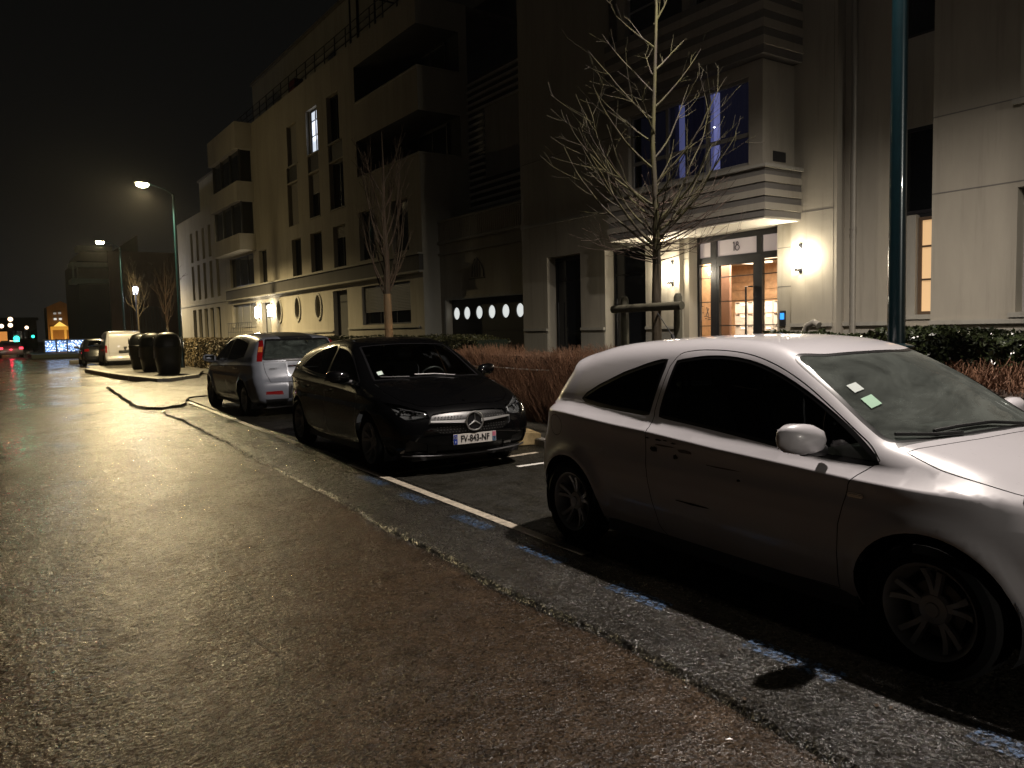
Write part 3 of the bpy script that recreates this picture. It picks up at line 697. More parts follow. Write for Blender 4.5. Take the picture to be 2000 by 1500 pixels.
# kerb stones, each its own piece, and pavement
kr = struct(bpy.data.objects.new('kerb', None)); COL.objects.link(kr)
kb = MB(); kb.box((-0.075,-0.485,-0.05), (0.075,0.485,0.115)); k0 = kb.build('kerb_stone', KERBM, kr, bevel=0.012, smooth=True)
first = True
for i in range(34):
    y = -4+i*1.0
    o = k0 if first else k0.copy(); 
    if not first: COL.objects.link(o)
    first = False; o.parent = kr; o.location = (yaw_x(5.82, y), y, rng.uniform(-0.004,0.004)); o.rotation_euler = (0, 0, -0.042+rng.uniform(-.006,.006))
sheet('pavement', lambda y: yaw_x(5.90, y), lambda y: 11.62 if y > 19 else 11.48, np.arange(-14, 64, 1.0), 0.10, PAVEM, 6)
# lighter stone slab lying in the kerb line behind the black car
m = MB(); m.box((-0.16,-0.42,0), (0.16,0.42,0.15)); o = m.build('kerb_block', mat('ochre_stone', (0.34,0.25,0.12), 0.75, noise=(20,0.25), bump=(60,0.5,0.004)), None, bevel=0.01); o.location = (5.98, 8.62, 0.03); o.rotation_euler = (0,0,-0.3)
tag(o, 'ochre stone block lying by the kerb behind the black car', 'stone block')
# asphalt apron and kerb island by the recycling containers
ap = [(3.13,26.9), (2.95,23.5), (2.71,18.9), (2.80,18.1), (3.11,17.75), (3.6,18.3), (4.11,20.1), (4.35,20.3), (5.6,20.4), (6.3,20.6), (7.4,32.2), (4.3,28.1)]
ap = [tuple(p) for p in densify(ap, 0.22)]; apw = [(x+rng.uniform(-.03,.03), y+rng.uniform(-.05,.05)) for x, y in ap]
v = [(x, y, -0.004) for x, y in apw]+[(x+(5.0-x)*0.03, y+(23.5-y)*0.012, 0.055) for x, y in apw]; n = len(apw)
f = [(i, (i+1) % n, n+(i+1) % n, n+i) for i in range(n)]
r_ = delaunay_2d_cdt([Vector(p[:2]) for p in v[n:]], [(i, (i+1) % n) for i in range(n)], [], 1, 1e-6)
struct(raw('asphalt_apron', v+[(p[0], p[1], 0.055) for p in r_[0]], f+[tuple(q+2*n for q in t) for t in r_[2]], asphalt('patch_asphalt', (0.026,0.021,0.014), (0.018,0.015,0.011), 70, 0.25, 0.42, 1.0, 0.014, spec=0.22, ripple=0.02, wet=0.0, tilt=0.3)))
m = MB(); ki = struct(bpy.data.objects.new('kerb_island', None)); COL.objects.link(ki)
ks = [((4.86,27.6), (4.45,30.6)), ((4.44,30.7), (4.20,33.7)), ((4.19,33.8), (4.05,36.8)), ((4.05,36.9), (3.95,39.8)), ((4.98,27.5), (5.55,28.2)), ((5.6,28.3), (6.3,29.2))]
for a_, b_ in ks:
    d = Vector((b_[0]-a_[0], b_[1]-a_[1])); L_ = d.length; m = MB(); m.box((0,-0.13,0), (L_,0.13,0.17)); o = m.build('kerb_stone', mat('pale_kerb', (0.26,0.25,0.22), 0.6, noise=(20,0.2)), ki, bevel=0.012); o.location = (*a_, 0); o.rotation_euler = (0,0,math.atan2(d.y, d.x))
v = [(4.95,27.75), (6.4,29.3), (7.4,33), (7.9,44), (4.3,44), (4.1,39.8), (4.25,34), (4.5,30.8)]
struct(raw('island_paving', [(x,y,0.165) for x,y in v], [tuple(range(8))], PAVEM))
# drain cover on the far carriageway
m = MB(); m.lathe([(0,0.012), (0.28,0.012), (0.30,0.004)], 24, 'z', (3.35, 46, 0)); tag(m.build('manhole_cover', mat('iron', (0.05,0.05,0.05), 0.3, 0.8), None), 'small round iron cover in the road beyond the apron', 'manhole cover')

# ================================================================== street lamps
POLE = mat('teal_pole_paint', (0.003,0.016,0.021), 0.28, 0.2, coat=0.6, noise=(6,0.15))
HEAD = mat('lamp_head_grey', (0.06,0.08,0.08), 0.4, 0.5)
def street_lamp(px, hx, es, lab, power, col, rpole=0.078, flange=1.30, tilt=20, spot_size=160, blend=0.35):
    r = root('street_lamp', lab, 'street lamp', (px[0], px[1], 0.02), 0, 'street lamps along the pavement')
    dx, dy = hx[0]-px[0], hx[1]-px[1]
    m = MB(); m.lathe([(0.16,0), (0.16,0.02), (0.095,0.04), (0.095,flange-0.02), (rpole+0.002,flange)], 20, 'z'); m.build('base_sleeve', POLE, r, smooth=True)
    m = MB(); m.lathe([(rpole,flange-0.025), (0.15,flange-0.025), (0.155,flange-0.01), (0.15,flange), (rpole,flange+0.02)], 28, 'z'); m.build('collar', POLE, r, smooth=True)
    m = MB(); m.lathe([(rpole,flange), (rpole-0.006,3), (rpole-0.02,7.55), (0,7.56)], 20, 'z'); m.build('pole', POLE, r, smooth=True)
    m = MB(); m.tube([(0,0,7.35), (dx*0.06,dy*0.06,7.60), (dx*0.3,dy*0.3,7.78), (dx*0.75,dy*0.75,7.93)], [0.04,0.035,0.032,0.03], 10); m.build('arm', POLE, r, smooth=True)
    hd = MB(); L_ = 0.62; 
    prof = [(-0.32,0.05,0.03), (-0.2,0.10,0.06), (0.0,0.14,0.085), (0.2,0.13,0.07), (0.32,0.07,0.03)]
    vs = []; fs = []; nn = 12
    for t, w, h_ in prof:
        for k in range(nn):
            a = 2*math.pi*k/nn; z = h_*math.sin(a); z = z if z > 0 else z*0.25
            vs.append((dx+math.copysign(t, dx)*1.0*(1 if True else 0), dy+w*math.cos(a), LAMP_H-0.02+z+0.02))
    for i in range(len(prof)-1):
        for k in range(nn): fs.append((i*nn+k, i*nn+(k+1)%nn, (i+1)*nn+(k+1)%nn, (i+1)*nn+k))
    fs += [tuple(range(nn)), tuple((len(prof)-1)*nn+k for k in range(nn))]
    hd.add(vs, fs); ho = hd.build('lamp_head', HEAD, r, smooth=True)
    b = MB(); vs = []; fs = []
    for j, (w, z) in enumerate(((1.0, -0.02), (0.97, -0.09), (0.70, -0.16), (0.01, -0.20))):
        for k in range(16):
            a = 2*math.pi*k/16; vs.append((dx+0.25*w*math.cos(a), dy+0.15*w*math.sin(a), LAMP_H+z))
    for j in range(3):
        for k in range(16): fs.append((j*16+k, j*16+(k+1)%16, (j+1)*16+(k+1)%16, (j+1)*16+k))
    b.add(vs, fs); bo = b.build('lamp_glass', mat('lamp_glow_%d' % int(es), col, 0.5, emit=col, es=es), ho, smooth=True)
    s_ = spot('street_light', (px[0]+dx, px[1]+dy, 0.02+LAMP_H-0.27), (px[0]+dx-math.tan(R(tilt))*7.7, px[1]+dy, 0), power, col, spot_size, blend, 0.11)
    return r
labs = ['teal street lamp pole rising behind the white car, its head above the picture', 'lit teal street lamp on a tall pole behind the recycling containers', 'lit teal street lamp with yellow light, the middle of the distant lamps', 'unseen teal street lamp added behind the viewer to fill car fronts and upper walls']
for i, (p_, h_, c_, w_) in enumerate(LAMPS):
    street_lamp(p_, h_, (14, 160, 160, 14)[i], labs[i], w_, c_, tilt=(27,25,25,0.1)[i], spot_size=176, blend=(0.55,0.42,0.42,0.12)[i])

# ================================================================== the cars
BLK = mat('black_plastic', (0.012,0.012,0.013), 0.5); RUB = mat('rubber', (0.006,0.006,0.006), 0.85, spec=0.2, bump=(60, 0.2, 0.002))
DASH = mat('dash_plastic', (0.03,0.03,0.032), 0.55); SEAT = mat('seat_cloth', (0.035,0.035,0.04), 0.9, bump=(200, 0.3, 0.002))
ALLOY = mat('alloy_rim', (0.42,0.41,0.40), 0.35, 0.35); DISC = mat('brake_steel', (0.12,0.11,0.10), 0.4, 0.9)
CHROME = mat('chrome', (0.82,0.82,0.83), 0.07, 1.0); SEALM = mat('window_seal', (0.008,0.008,0.009), 0.28)
WGL = thin_glass('car_side_glass', (0.42,0.46,0.44)); WSH = thin_glass('car_windscreen_glass', (0.72,0.78,0.75))
DARKGL = thin_glass('car_tinted_glass', (0.10,0.11,0.11))
FOGGED = thin_glass('fogged_windscreen_glass', (0.55,0.62,0.58), 0.06, fog=((0.34,0.38,0.35), 3.0, 0.14, 0.50))
LENS = thin_glass('headlight_glass', (0.85,0.87,0.88), 0.02, fres=1.6)
REDL = mat('tail_light_red', (0.20,0.005,0.006), 0.08, coat=1.0); WHT_STK = mat('sticker_paper', (0.55,0.60,0.58), 0.6)
BRAKEGL = mat('tail_light_amber', (0.5,0.16,0.05), 0.1, coat=1.0)
WMATS = dict(tyre=RUB, rim=ALLOY, disc=DISC, black=BLK, dash=DASH, seat=SEAT)
SATIN = mat('satin_chrome', (0.85,0.85,0.84), 0.36, 1.0)
REFL = mat('headlight_reflector', (0.6,0.6,0.6), 0.25, 0.9)

def mirror(parent, x, y, z, s, body_m, sx=1.0):
    m = MB(); vs = []; fs = []; nu, nv = 14, 10
    for i in range(nu+1):
        th = math.pi*i/nu
        for j in range(nv):
            ph = 2*math.pi*j/nv; ca, sa = math.cos(ph), math.sin(ph)
            px = 0.085*abs(ca)**0.8*math.copysign(1, ca)*math.sin(th)**0.6; pz = 0.078*abs(sa)**0.8*math.copysign(1, sa)*math.sin(th)**0.6
            py = -math.cos(th)*0.125
            if px < 0: px *= 0.55
            vs.append((x+px*sx, y+s*(0.14+py)+(-s*0.04*(px/0.085)), z+pz+0.012*py/0.125))
    for i in range(nu):
        for j in range(nv): fs.append((i*nv+j, i*nv+(j+1)%nv, (i+1)*nv+(j+1)%nv, (i+1)*nv+j))
    m.add(vs, fs); o = m.build('wing_mirror', body_m, parent, smooth='all')
    f = MB(); f.tube([(x+0.02, y-s*0.02, z-0.065), (x+0.02, y+s*0.06, z-0.06), (x+0.015, y+s*0.12, z-0.045)], [0.03, 0.03, 0.04], 10); f.build('mirror_foot', BLK, o, smooth=True)
    g = MB(); g.add([(x-0.044*sx, y+s*0.055, z-0.05), (x-0.044*sx, y+s*0.235, z-0.045), (x-0.044*sx, y+s*0.235, z+0.05), (x-0.044*sx, y+s*0.055, z+0.055)], [(0,1,2,3)])
    g.build('mirror_glass', CHROME, o)
    return o

def plate(parent, mtx, s, m_white, number=True):
    """registration plate in a frame: x right, y up, z out of the plate"""
    def q(name, x0, x1, y0, y1, z, m, par):
        b = MB(); b.box((x0,y0,z-0.003), (x1,y1,z)); o = b.build(name, m, par); o.data.transform(mtx); return o
    p = q('number_plate', -0.26, 0.26, -0.055, 0.055, 0.0, m_white, parent)
    q('plate_band', -0.256, -0.212, -0.05, 0.05, 0.003, mat('plate_blue', (0.01,0.04,0.30), 0.4), p)
    q('plate_band', 0.214, 0.256, -0.05, 0.0, 0.003, mat('plate_grey_blue', (0.10,0.16,0.24), 0.4), p)
    q('plate_band', 0.214, 0.256, 0.001, 0.05, 0.003, mat('plate_pink', (0.50,0.14,0.20), 0.4), p)
    if s: text_mesh('plate_lettering', s, 0.098, mat('plate_ink', (0.01,0.01,0.01), 0.5), p, mtx @ Matrix.Translation((0.002,-0.001,0.002)), 0.002, 0.80)
    text_mesh('plate_lettering', 'F', 0.034, mat('white_ink', (0.7,0.7,0.7), 0.5), p, mtx @ Matrix.Translation((-0.234,-0.03,0.004)), 0.001, 0.9)
    st = MB()
    for k in range(12):
        a = k*math.pi/6; st.box((-0.234+0.013*math.cos(a)-0.002, 0.02+0.013*math.sin(a)-0.002, 0.0035), (-0.234+0.013*math.cos(a)+0.002, 0.02+0.013*math.sin(a)+0.002, 0.0045))
    so = st.build('star_ring', mat('plate_star', (0.8,0.65,0.1), 0.5), p); so.data.transform(mtx)
    # small dark emblem on the regional band
    e = MB(); e.add([(0.223,-0.008,0.0045), (0.235,-0.02,0.0045), (0.247,-0.008,0.0045), (0.235,-0.036,0.0045)], [(0,1,2),(0,2,3)][:1]+[(1,3,2)]); eo = e.build('band_emblem', mat('plate_ink', (0,0,0)), p); eo.data.transform(mtx)
    return p

# ---------------------------------------------------------------- white three-door hatchback (nearest)
def white_hatchback():
    a = math.atan2(-0.998, -0.06)
    ro = root('parked_car', 'white three-door hatchback with dented door and fogged windscreen, nearest of the parked cars', 'car', (4.235, 3.0, 0), a, 'cars parked along the kerb')
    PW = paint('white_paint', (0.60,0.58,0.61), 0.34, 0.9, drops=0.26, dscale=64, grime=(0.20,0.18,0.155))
    AX = (1.335, -1.335)
    spec = dict(profile=[(-1.83,0.20), (-1.93,0.30), (-1.965,0.45), (-1.95,0.62), (-1.90,0.80), (-1.845,0.95), (-1.76,1.12), (-1.655,1.285), (-1.665,1.325), (-1.40,1.405), (-1.10,1.452), (-0.70,1.478), (-0.20,1.490), (0.15,1.468), (0.42,1.408), (0.75,1.26), (1.06,1.075), (1.16,1.022), (1.32,0.985), (1.60,0.925), (1.85,0.845), (2.02,0.74), (2.11,0.62), (2.14,0.48), (2.12,0.33), (2.05,0.20)],
        sharp=(7,), taper=[(-2.2,0.16),(-1.3,0.10),(-0.6,0.0),(3,0)],
        width=[(-2.1,0.68), (-1.95,0.76), (-1.75,0.82), (-1.45,0.855), (-1.0,0.868), (0.6,0.868), (1.2,0.866), (1.55,0.835), (1.85,0.75), (2.15,0.60)],
        belt=[(-2.2,1.06), (-1.4,1.06), (-0.8,1.03), (0.0,0.985), (0.6,0.945), (1.0,0.905), (2.2,0.86)],
        crease=[(-2.2,1.0), (-1.75,0.95), (-1.4,0.945), (-0.8,0.912), (-0.49,0.90), (0.11,0.862), (0.63,0.84), (0.94,0.825), (1.3,0.815), (1.6,0.82), (2.2,0.80)],
        shelf=[(-2.2,0.03), (-1.7,0.08), (-1.4,0.11), (-0.9,0.10), (-0.4,0.09), (0.9,0.085), (1.2,0.085), (1.6,0.045), (2.2,0.0)],
        tumble=0.30, tumble2=0.42, scoop=0.012, axles=AX, wr=0.30, arch=0.345, archw=0.355, flare=0.03, sill=0.19,
        plan=[(-2.2,-0.24), (-1.6,-0.20), (-1.2,-0.05), (-0.4,0.0), (0.1,0.05), (0.5,0.20), (1.1,0.28), (1.5,0.22), (2.2,0.34)],
        crown=[(-2.2,0.03), (-1.4,0.09), (0.0,0.09), (0.5,0.06), (1.1,0.05), (1.6,0.09), (2.2,0.05)],
        round=[(-2.2,0.16), (-1.5,0.12), (-0.3,0.10), (0.5,0.075), (1.0,0.08), (1.3,0.16), (2.2,0.22)],
        split=('headlight','reflector','tail_light'), push=dict(glass=-0.006, door_glass=-0.006, windscreen=-0.004, rear_glass=-0.004, seal=-0.002, lower_trim=0.0))
    feats = [
        dict(view='side', region='quarter_glass', poly=[(-1.27,1.055), (-1.13,1.130), (-0.90,1.225), (-0.69,1.290), (-0.535,1.325), (-0.555,1.015), (-0.80,1.022), (-1.08,1.036)], seal=0.028),
        dict(view='side', region='door_glass', curve=True, sharp=(0,8,12), poly=[(-0.42,1.325), (-0.20,1.352), (-0.02,1.352), (0.16,1.330), (0.36,1.275), (0.55,1.20), (0.72,1.115), (0.88,1.02), (1.045,0.905), (0.72,0.915), (0.36,0.945), (0.0,0.975), (-0.43,1.005)], seal=0.020),
        dict(view='side', region='door', gap=0.0028, curve=True, sharp=(0,1,2,13,14,15,16,17), poly=[(-0.475,0.90), (-0.490,1.02), (-0.475,1.30), (-0.43,1.375), (-0.34,1.398), (-0.15,1.405), (0.06,1.392), (0.22,1.362), (0.40,1.305), (0.58,1.225), (0.74,1.135), (0.90,1.035), (1.00,0.97), (1.06,0.915), (0.985,0.845), (0.955,0.80), (0.905,0.60), (0.875,0.27), (-0.36,0.27), (-0.42,0.42), (-0.465,0.62), (-0.485,0.80)]),
        dict(view='side', region='fuel_flap', gap=0.002, curve=True, poly=[(-1.60+0.085+0.085*math.cos(t)*(0.95), 0.845+0.078*math.sin(t)) for t in np.linspace(0, 2*math.pi, 15)[:-1]]),
        dict(view='side', region='lower_trim', poly=[(-0.86,0.10), (0.90,0.10), (0.90,0.215), (-0.86,0.215)]),
        dict(view='top', region='windscreen', centre=True, sharp=(0,1,2,3), curve=True, poly=[(1.055,0.64), (1.03,0.66), (0.43,0.545), (0.41,0.52)] + [(0.445+0.05*math.cos(t*math.pi/2/0.5), t) for t in (0.36,0.18,0,-0.18,-0.36)] + [(0.41,-0.52), (0.43,-0.545), (1.03,-0.66), (1.055,-0.64)] + [(1.13,-0.42), (1.165,-0.2), (1.175,0.0), (1.165,0.2), (1.13,0.42)], seal=0.026),
        dict(view='top', region='cowl', centre=True, poly=[(1.10,0.70), (1.145,0.50), (1.20,0.25), (1.215,0), (1.20,-0.25), (1.145,-0.50), (1.10,-0.70), (1.06,-0.66), (1.10,-0.48), (1.15,-0.2), (1.16,0), (1.15,0.2), (1.10,0.48), (1.06,0.66)]),
        dict(view='rear', region='rear_glass', centre=True, poly=[(0.50,1.32), (-0.50,1.32), (-0.60,1.02), (0.60,1.02)], seal=0.02),
        dict(view='side', region='headlight', both=True, curve=True, sharp=(0,), poly=[(1.60,0.888), (1.74,0.868), (1.86,0.81), (1.93,0.72), (1.90,0.655), (1.80,0.68), (1.68,0.77)]),
        dict(view='side', region='tail_light', both=True, poly=[(-1.60,0.995), (-1.72,1.005), (-1.80,0.97), (-1.86,0.87), (-1.80,0.82), (-1.72,0.90)]),
        dict(view='front', region='grille', centre=True, poly=[(0.36,0.60), (0.42,0.68), (-0.42,0.68), (-0.36,0.60)]),
        dict(view='front', region='grille', centre=True, poly=[(0.50,0.28), (0.44,0.42), (-0.44,0.42), (-0.50,0.28)]),
        dict(view='top', region='bonnet', centre=True, gap=0.0028, curve=True, sharp=(0,5,6,11), poly=[(1.145,0.70), (1.35,0.715), (1.60,0.68), (1.80,0.60), (1.93,0.46), (1.99,0.25), (1.99,-0.25), (1.93,-0.46), (1.80,-0.60), (1.60,-0.68), (1.35,-0.715), (1.145,-0.70), (1.20,-0.5), (1.245,-0.25), (1.255,0.0), (1.245,0.25), (1.20,0.5)]),
    ]
    mats_ = dict(body=(PW,'body'), door=(PW,'door'), fuel_flap=(PW,'fuel_flap'), quarter_glass=(WGL,'side_window'), door_glass=(WGL,'side_window'), seal=(SEALM,'window_seal'),
        lower_trim=(BLK,'sill_trim'), windscreen=(FOGGED,'windscreen'), rear_glass=(DARKGL,'rear_window'), headlight=(LENS,'headlight'), bowl=(mat('lamp_bowl_grey', (0.42,0.42,0.43), 0.3, 0.3),'lamp_bowl'), tail_light=(REDL,'tail_light'), grille=(BLK,'grille'), bonnet=(PW,'bonnet'), cowl=(BLK,'scuttle'))
    car = {}; s = build_car(car, spec, feats, ro, mats_, 0.034)
    door_r = car['objs'].get(('door', -1))
    for sg in (1, -1):
        for cx in AX:
            wheel(ro, cx, sg*(0.868-0.115), sg, 0.30, 0.205, 10, WMATS)
            arch_liner(ro, s, cx, 0.30, 0.345, BLK, sg, 0.868, 0.355)
        mirror(ro, 0.755, sg*0.82, 1.0, sg, PW)
    # chassis tray, cabin
    c = MB(); c.box((-1.75,-0.62,0.17), (1.95,0.62,0.26)); c.box((-0.94,-0.80,0.18), (0.975,0.80,0.42)); c.build('underbody', BLK, ro)
    interior(ro, (-1.6, 1.0), 0.70, 0.26, 0.99, WMATS, 0.80, 0.36)
    for sg in (1,-1):
        hl = car['objs'].get(('headlight', sg))
        if hl:
            m = MB(); m.lathe([(0.0,-0.06), (0.05,-0.05), (0.075,-0.01), (0.08,0.02)], 18, 'x', (1.80, sg*0.66, 0.70)); m.build('reflector', REFL, hl, smooth=True)
    # wing badge, side repeater, door strip marks, dents
    def dent(name, cx, cz, rx, rz, m, par, push=0.004, n=10, wob=0.35):
        ang = np.linspace(0, 2*math.pi, n+1)[:-1]; pts = [(cx, cz)]+[(cx+rx*math.cos(t)*(1+wob*rng.uniform(-1,1)), cz+rz*math.sin(t)*(1+wob*rng.uniform(-1,1))) for t in ang]
        p = s.side(pts); g = s.grad(p); p = p+g*push; p[:,1] *= -1
        return raw(name, p.tolist(), [(0, 1+i, 1+(i+1) % n) for i in range(n)], m, par)
    SC_ = mat('scraped_primer', (0.02,0.018,0.016), 0.7); SC2 = mat('paint_scuff', (0.14,0.12,0.11), 0.6)
    for q in ((-0.405,0.800,0.030,0.018), (-0.215,0.775,0.020,0.014), (-0.46,0.865,0.022,0.005), (-0.36,0.862,0.03,0.006), (-0.22,0.856,0.025,0.005), (-0.29,0.866,0.02,0.004), (0.285,0.71,0.016,0.006)):
        dent('chipped_paint', q[0], q[1], q[2], q[3], SC_, door_r or ro)
    for q in ((-0.14,0.815,0.055,0.012), (-0.32,0.83,0.09,0.006), (0.16,0.76,0.12,0.004)):
        dent('paint_scuff', q[0], q[1], q[2], q[3], SC2, door_r or ro, 0.0025)
    # long scrape with lip
    dent('long_scrape', -0.08, 0.515, 0.125, 0.006, SC_, door_r or ro, 0.003, 12, 0.25)
    # chrome wing strip
    p = s.side([(0.955,0.762), (1.035,0.752)]); m = MB(); m.box((0.952, -p[0][1]-0.012, 0.742), (1.035, -p[0][1]+0.01, 0.764)); m.build('wing_repeater', CHROME, ro, bevel=0.005, smooth=True)
    # door handle
    for sg in (1,-1):
        p = s.side([(-0.33,0.80)])[0]; m = MB(); pts = [(-0.40, sg*(p[1]-0.005), 0.815), (-0.37, sg*(p[1]+0.03), 0.815), (-0.28, sg*(p[1]+0.03), 0.812), (-0.25, sg*(p[1]-0.005), 0.812)]
        if sg == 1: m.tube(pts, 0.013, 8); m.build('door_handle', PW, car['objs'].get(('door', sg), ro), smooth=True)
    # aerial, wipers, stickers, plate
    m = MB(); m.tube([(-1.15,0.0,1.44), (-1.17,0.0,1.49)], [0.02,0.012], 8); m.tube([(-1.17,0,1.485), (-1.33,0,1.655)], [0.004,0.0025], 6); m.build('aerial', BLK, ro, smooth=True)
    def on_screen(x, y, push=0.012):
        p = s.view([(x, y)], 'top'); g = s.grad(p); return Vector((p+g*push)[0])
    for pts in (((1.17,-0.30), (1.12,-0.45), (1.03,-0.62)), ((1.185,0.25), (1.14,0.0), (1.12,-0.25), (1.10,-0.42))):
        m = MB(); m.tube([on_screen(x, y) for x, y in pts], 0.009, 6); m.build('wiper', BLK, ro, smooth=True)
    sw = car['objs'].get(('windscreen', 0), ro)
    for k, (x, y, w, hh) in enumerate(((0.735,-0.535,0.055,0.075), (0.835,-0.552,0.065,0.085))):
        v = [on_screen(x+i*w*0.5, y+j*hh, 0.0015) for i, j in ((-1,0), (1,-0.08), (1,0.92), (-1,1.0))]
        raw('windscreen_sticker', [tuple(q) for q in v], [(0,1,2,3)], mat('sticker_%s' % ('white' if k == 0 else 'green'), (0.52,0.58,0.56) if k == 0 else (0.35,0.58,0.42), 0.6), sw)
    return ro, s
# ---------------------------------------------------------------- black hatchback facing the camera
def black_hatchback():
    a = math.atan2(-0.998, -0.055)
    ro = root('parked_car', 'black hatchback with star badge and silver grille bar, parked nose towards the white car', 'car', (4.45, 9.32, 0), a, 'cars parked along the kerb')
    PB = paint('black_paint', (0.0015,0.0015,0.0018), 0.4, 0.9, drops=0.22, dscale=50, spec=0.03)
    AX = (1.365, -1.365)
    spec = dict(profile=[(-2.06,0.22), (-2.16,0.32), (-2.20,0.46), (-2.185,0.66), (-2.14,0.84), (-2.07,0.98), (-1.95,1.13), (-1.76,1.27), (-1.62,1.345), (-1.40,1.395), (-0.90,1.455), (-0.40,1.485), (0.05,1.475), (0.35,1.415), (0.75,1.25), (1.14,1.055), (1.24,1.010), (1.45,0.965), (1.75,0.885), (2.00,0.79), (2.12,0.715), (2.19,0.62), (2.225,0.48), (2.205,0.34), (2.12,0.21)],
        taper=[(-3,0.30),(-1.2,0.22),(-0.4,0.02),(3,0)],
        width=[(-2.3,0.66), (-2.1,0.76), (-1.8,0.84), (-1.4,0.885), (-1.0,0.90), (1.2,0.90), (1.6,0.895), (1.9,0.86), (2.1,0.81), (2.3,0.73)],
        belt=[(-2.4,1.10), (-1.6,1.08), (-0.8,1.03), (0.2,0.99), (1.0,0.94), (2.3,0.86)],
        crease=[(-2.4,0.96), (-1.6,0.94), (-0.6,0.915), (0.4,0.89), (1.0,0.865), (1.6,0.82), (2.3,0.76)],
        shelf=[(-2.4,0.02), (-1.6,0.06), (-0.8,0.055), (1.1,0.055), (1.5,0.03), (2.3,0.0)],
        tumble=0.34, tumble2=0.35, scoop=0.015, axles=AX, wr=0.325, arch=0.365, archw=0.37, flare=0.007, sill=0.20,
        plan=[(-2.3,-0.22), (-1.6,-0.15), (-1.2,-0.05), (0,0), (0.4,0.12), (0.8,0.22), (1.2,0.24), (1.6,0.16), (2.3,0.24)],
        crown=[(-2.3,0.03), (-1.4,0.10), (0.0,0.09), (0.6,0.06), (1.2,0.05), (1.7,0.07), (2.3,0.03)],
        round=[(-2.3,0.16), (-1.5,0.12), (0.5,0.08), (1.1,0.08), (1.4,0.13), (2.0,0.14), (2.3,0.15)],
        split=('headlight','tail_light','vent'), push=dict(glass=-0.006, windscreen=-0.004, seal=-0.002, grille=-0.018, vent=-0.02))
    feats = [
        dict(view='side', region='glass', curve=True, sharp=(0,4,6), poly=[(-0.10,1.365), (0.16,1.345), (0.36,1.30), (0.62,1.19), (0.98,0.985), (0.5,0.995), (-0.09,1.02)], seal=0.022),
        dict(view='side', region='glass', curve=True, sharp=(0,5), poly=[(-0.16,1.02), (-0.16,1.368), (-0.55,1.355), (-0.85,1.31), (-1.12,1.22), (-1.30,1.10), (-0.7,1.045)], seal=0.022),
        dict(view='side', region='door', gap=0.003, poly=[(-0.125,0.28), (-0.13,1.40), (0.16,1.385), (0.38,1.335), (0.66,1.22), (1.04,0.99), (1.06,0.90), (1.02,0.70), (0.98,0.28)]),
        dict(view='side', region='door', gap=0.003, poly=[(-0.135,0.28), (-0.14,1.40), (-0.56,1.39), (-0.88,1.345), (-1.15,1.26), (-1.35,1.11), (-1.15,0.80), (-0.98,0.55), (-0.92,0.28)]),
        dict(view='top', region='windscreen', centre=True, poly=[(1.09,0.66), (0.38,0.555), (0.40,0.3), (0.41,0), (0.40,-0.3), (0.38,-0.555), (1.09,-0.66), (1.17,-0.4), (1.20,0), (1.17,0.4)], seal=0.026),
        dict(view='front', region='headlight', both=True, curve=True, sharp=(0,3,4), poly=[(0.475,0.635), (0.56,0.615), (0.70,0.625), (0.79,0.69), (0.82,0.80), (0.70,0.775), (0.56,0.725), (0.48,0.70)]),
        dict(view='front', region='grille', centre=True, curve=True, sharp=(0,4), poly=[(0.43,0.675), (0.30,0.690), (0,0.695), (-0.30,0.690), (-0.43,0.675), (-0.50,0.56), (-0.38,0.475), (0,0.455), (0.38,0.475), (0.50,0.56)]),
        dict(view='front', region='grille', centre=True, poly=[(0.42,0.245), (0.40,0.335), (-0.40,0.335), (-0.42,0.245)]),
        dict(view='front', region='vent', poly=[(0.50,0.27), (0.52,0.37), (0.70,0.42), (0.76,0.36), (0.74,0.28)]),
        dict(view='rear', region='rear_glass', centre=True, poly=[(0.50,1.36), (-0.50,1.36), (-0.60,1.06), (0.60,1.06)], seal=0.02),
        dict(view='rear', region='tail_light', both=True, poly=[(0.5,0.85), (0.78,0.83), (0.80,0.95), (0.6,0.97)]),
        dict(view='top', region='bonnet', centre=True, gap=0.003, poly=[(1.19,0.71), (1.5,0.73), (1.8,0.66), (1.98,0.52), (2.05,0.34), (2.06,0.0), (2.05,-0.34), (1.98,-0.52), (1.8,-0.66), (1.5,-0.73), (1.19,-0.71), (1.25,-0.4), (1.275,0), (1.25,0.4)]),
    ]
    mats_ = dict(body=(PB,'body'), door=(PB,'door'), glass=(WGL,'side_window'), seal=(SEALM,'window_seal'), windscreen=(WSH,'windscreen'), rear_glass=(WGL,'rear_window'), headlight=(LENS,'headlight'), bowl=(REFL,'lamp_bowl'),
        tail_light=(REDL,'tail_light'), grille=(mat('grille_black', (0.006,0.006,0.006), 0.35),'grille'), vent=(BLK,'air_intake'), bonnet=(PB,'bonnet'))
    car = {}; s = build_car(car, spec, feats, ro, mats_, 0.045)
    for sg in (1, -1):
        for cx in AX:
            wheel(ro, cx, sg*(0.90-0.12), sg, 0.325, 0.225, 10, WMATS)
            arch_liner(ro, s, cx, 0.325, 0.365, BLK, sg, 0.90, 0.37)
        mirror(ro, 0.74, sg*0.85, 1.04, sg, PB)
    c = MB(); c.box((-2.0,-0.65,0.18), (2.05,0.65,0.27)); c.box((-0.98,-0.83,0.19), (0.985,0.83,0.42)); c.build('underbody', BLK, ro)
    interior(ro, (-1.7, 1.0), 0.72, 0.27, 1.02, WMATS, 0.82, 0.37)
    def fr(y, z, push=0.0):
        p = s.view([(y, z)], 'front'); g = s.grad(p); return Vector((p+g*push)[0])
    # chrome bar, badge
    gr = car['objs'].get(('grille', 0), ro)
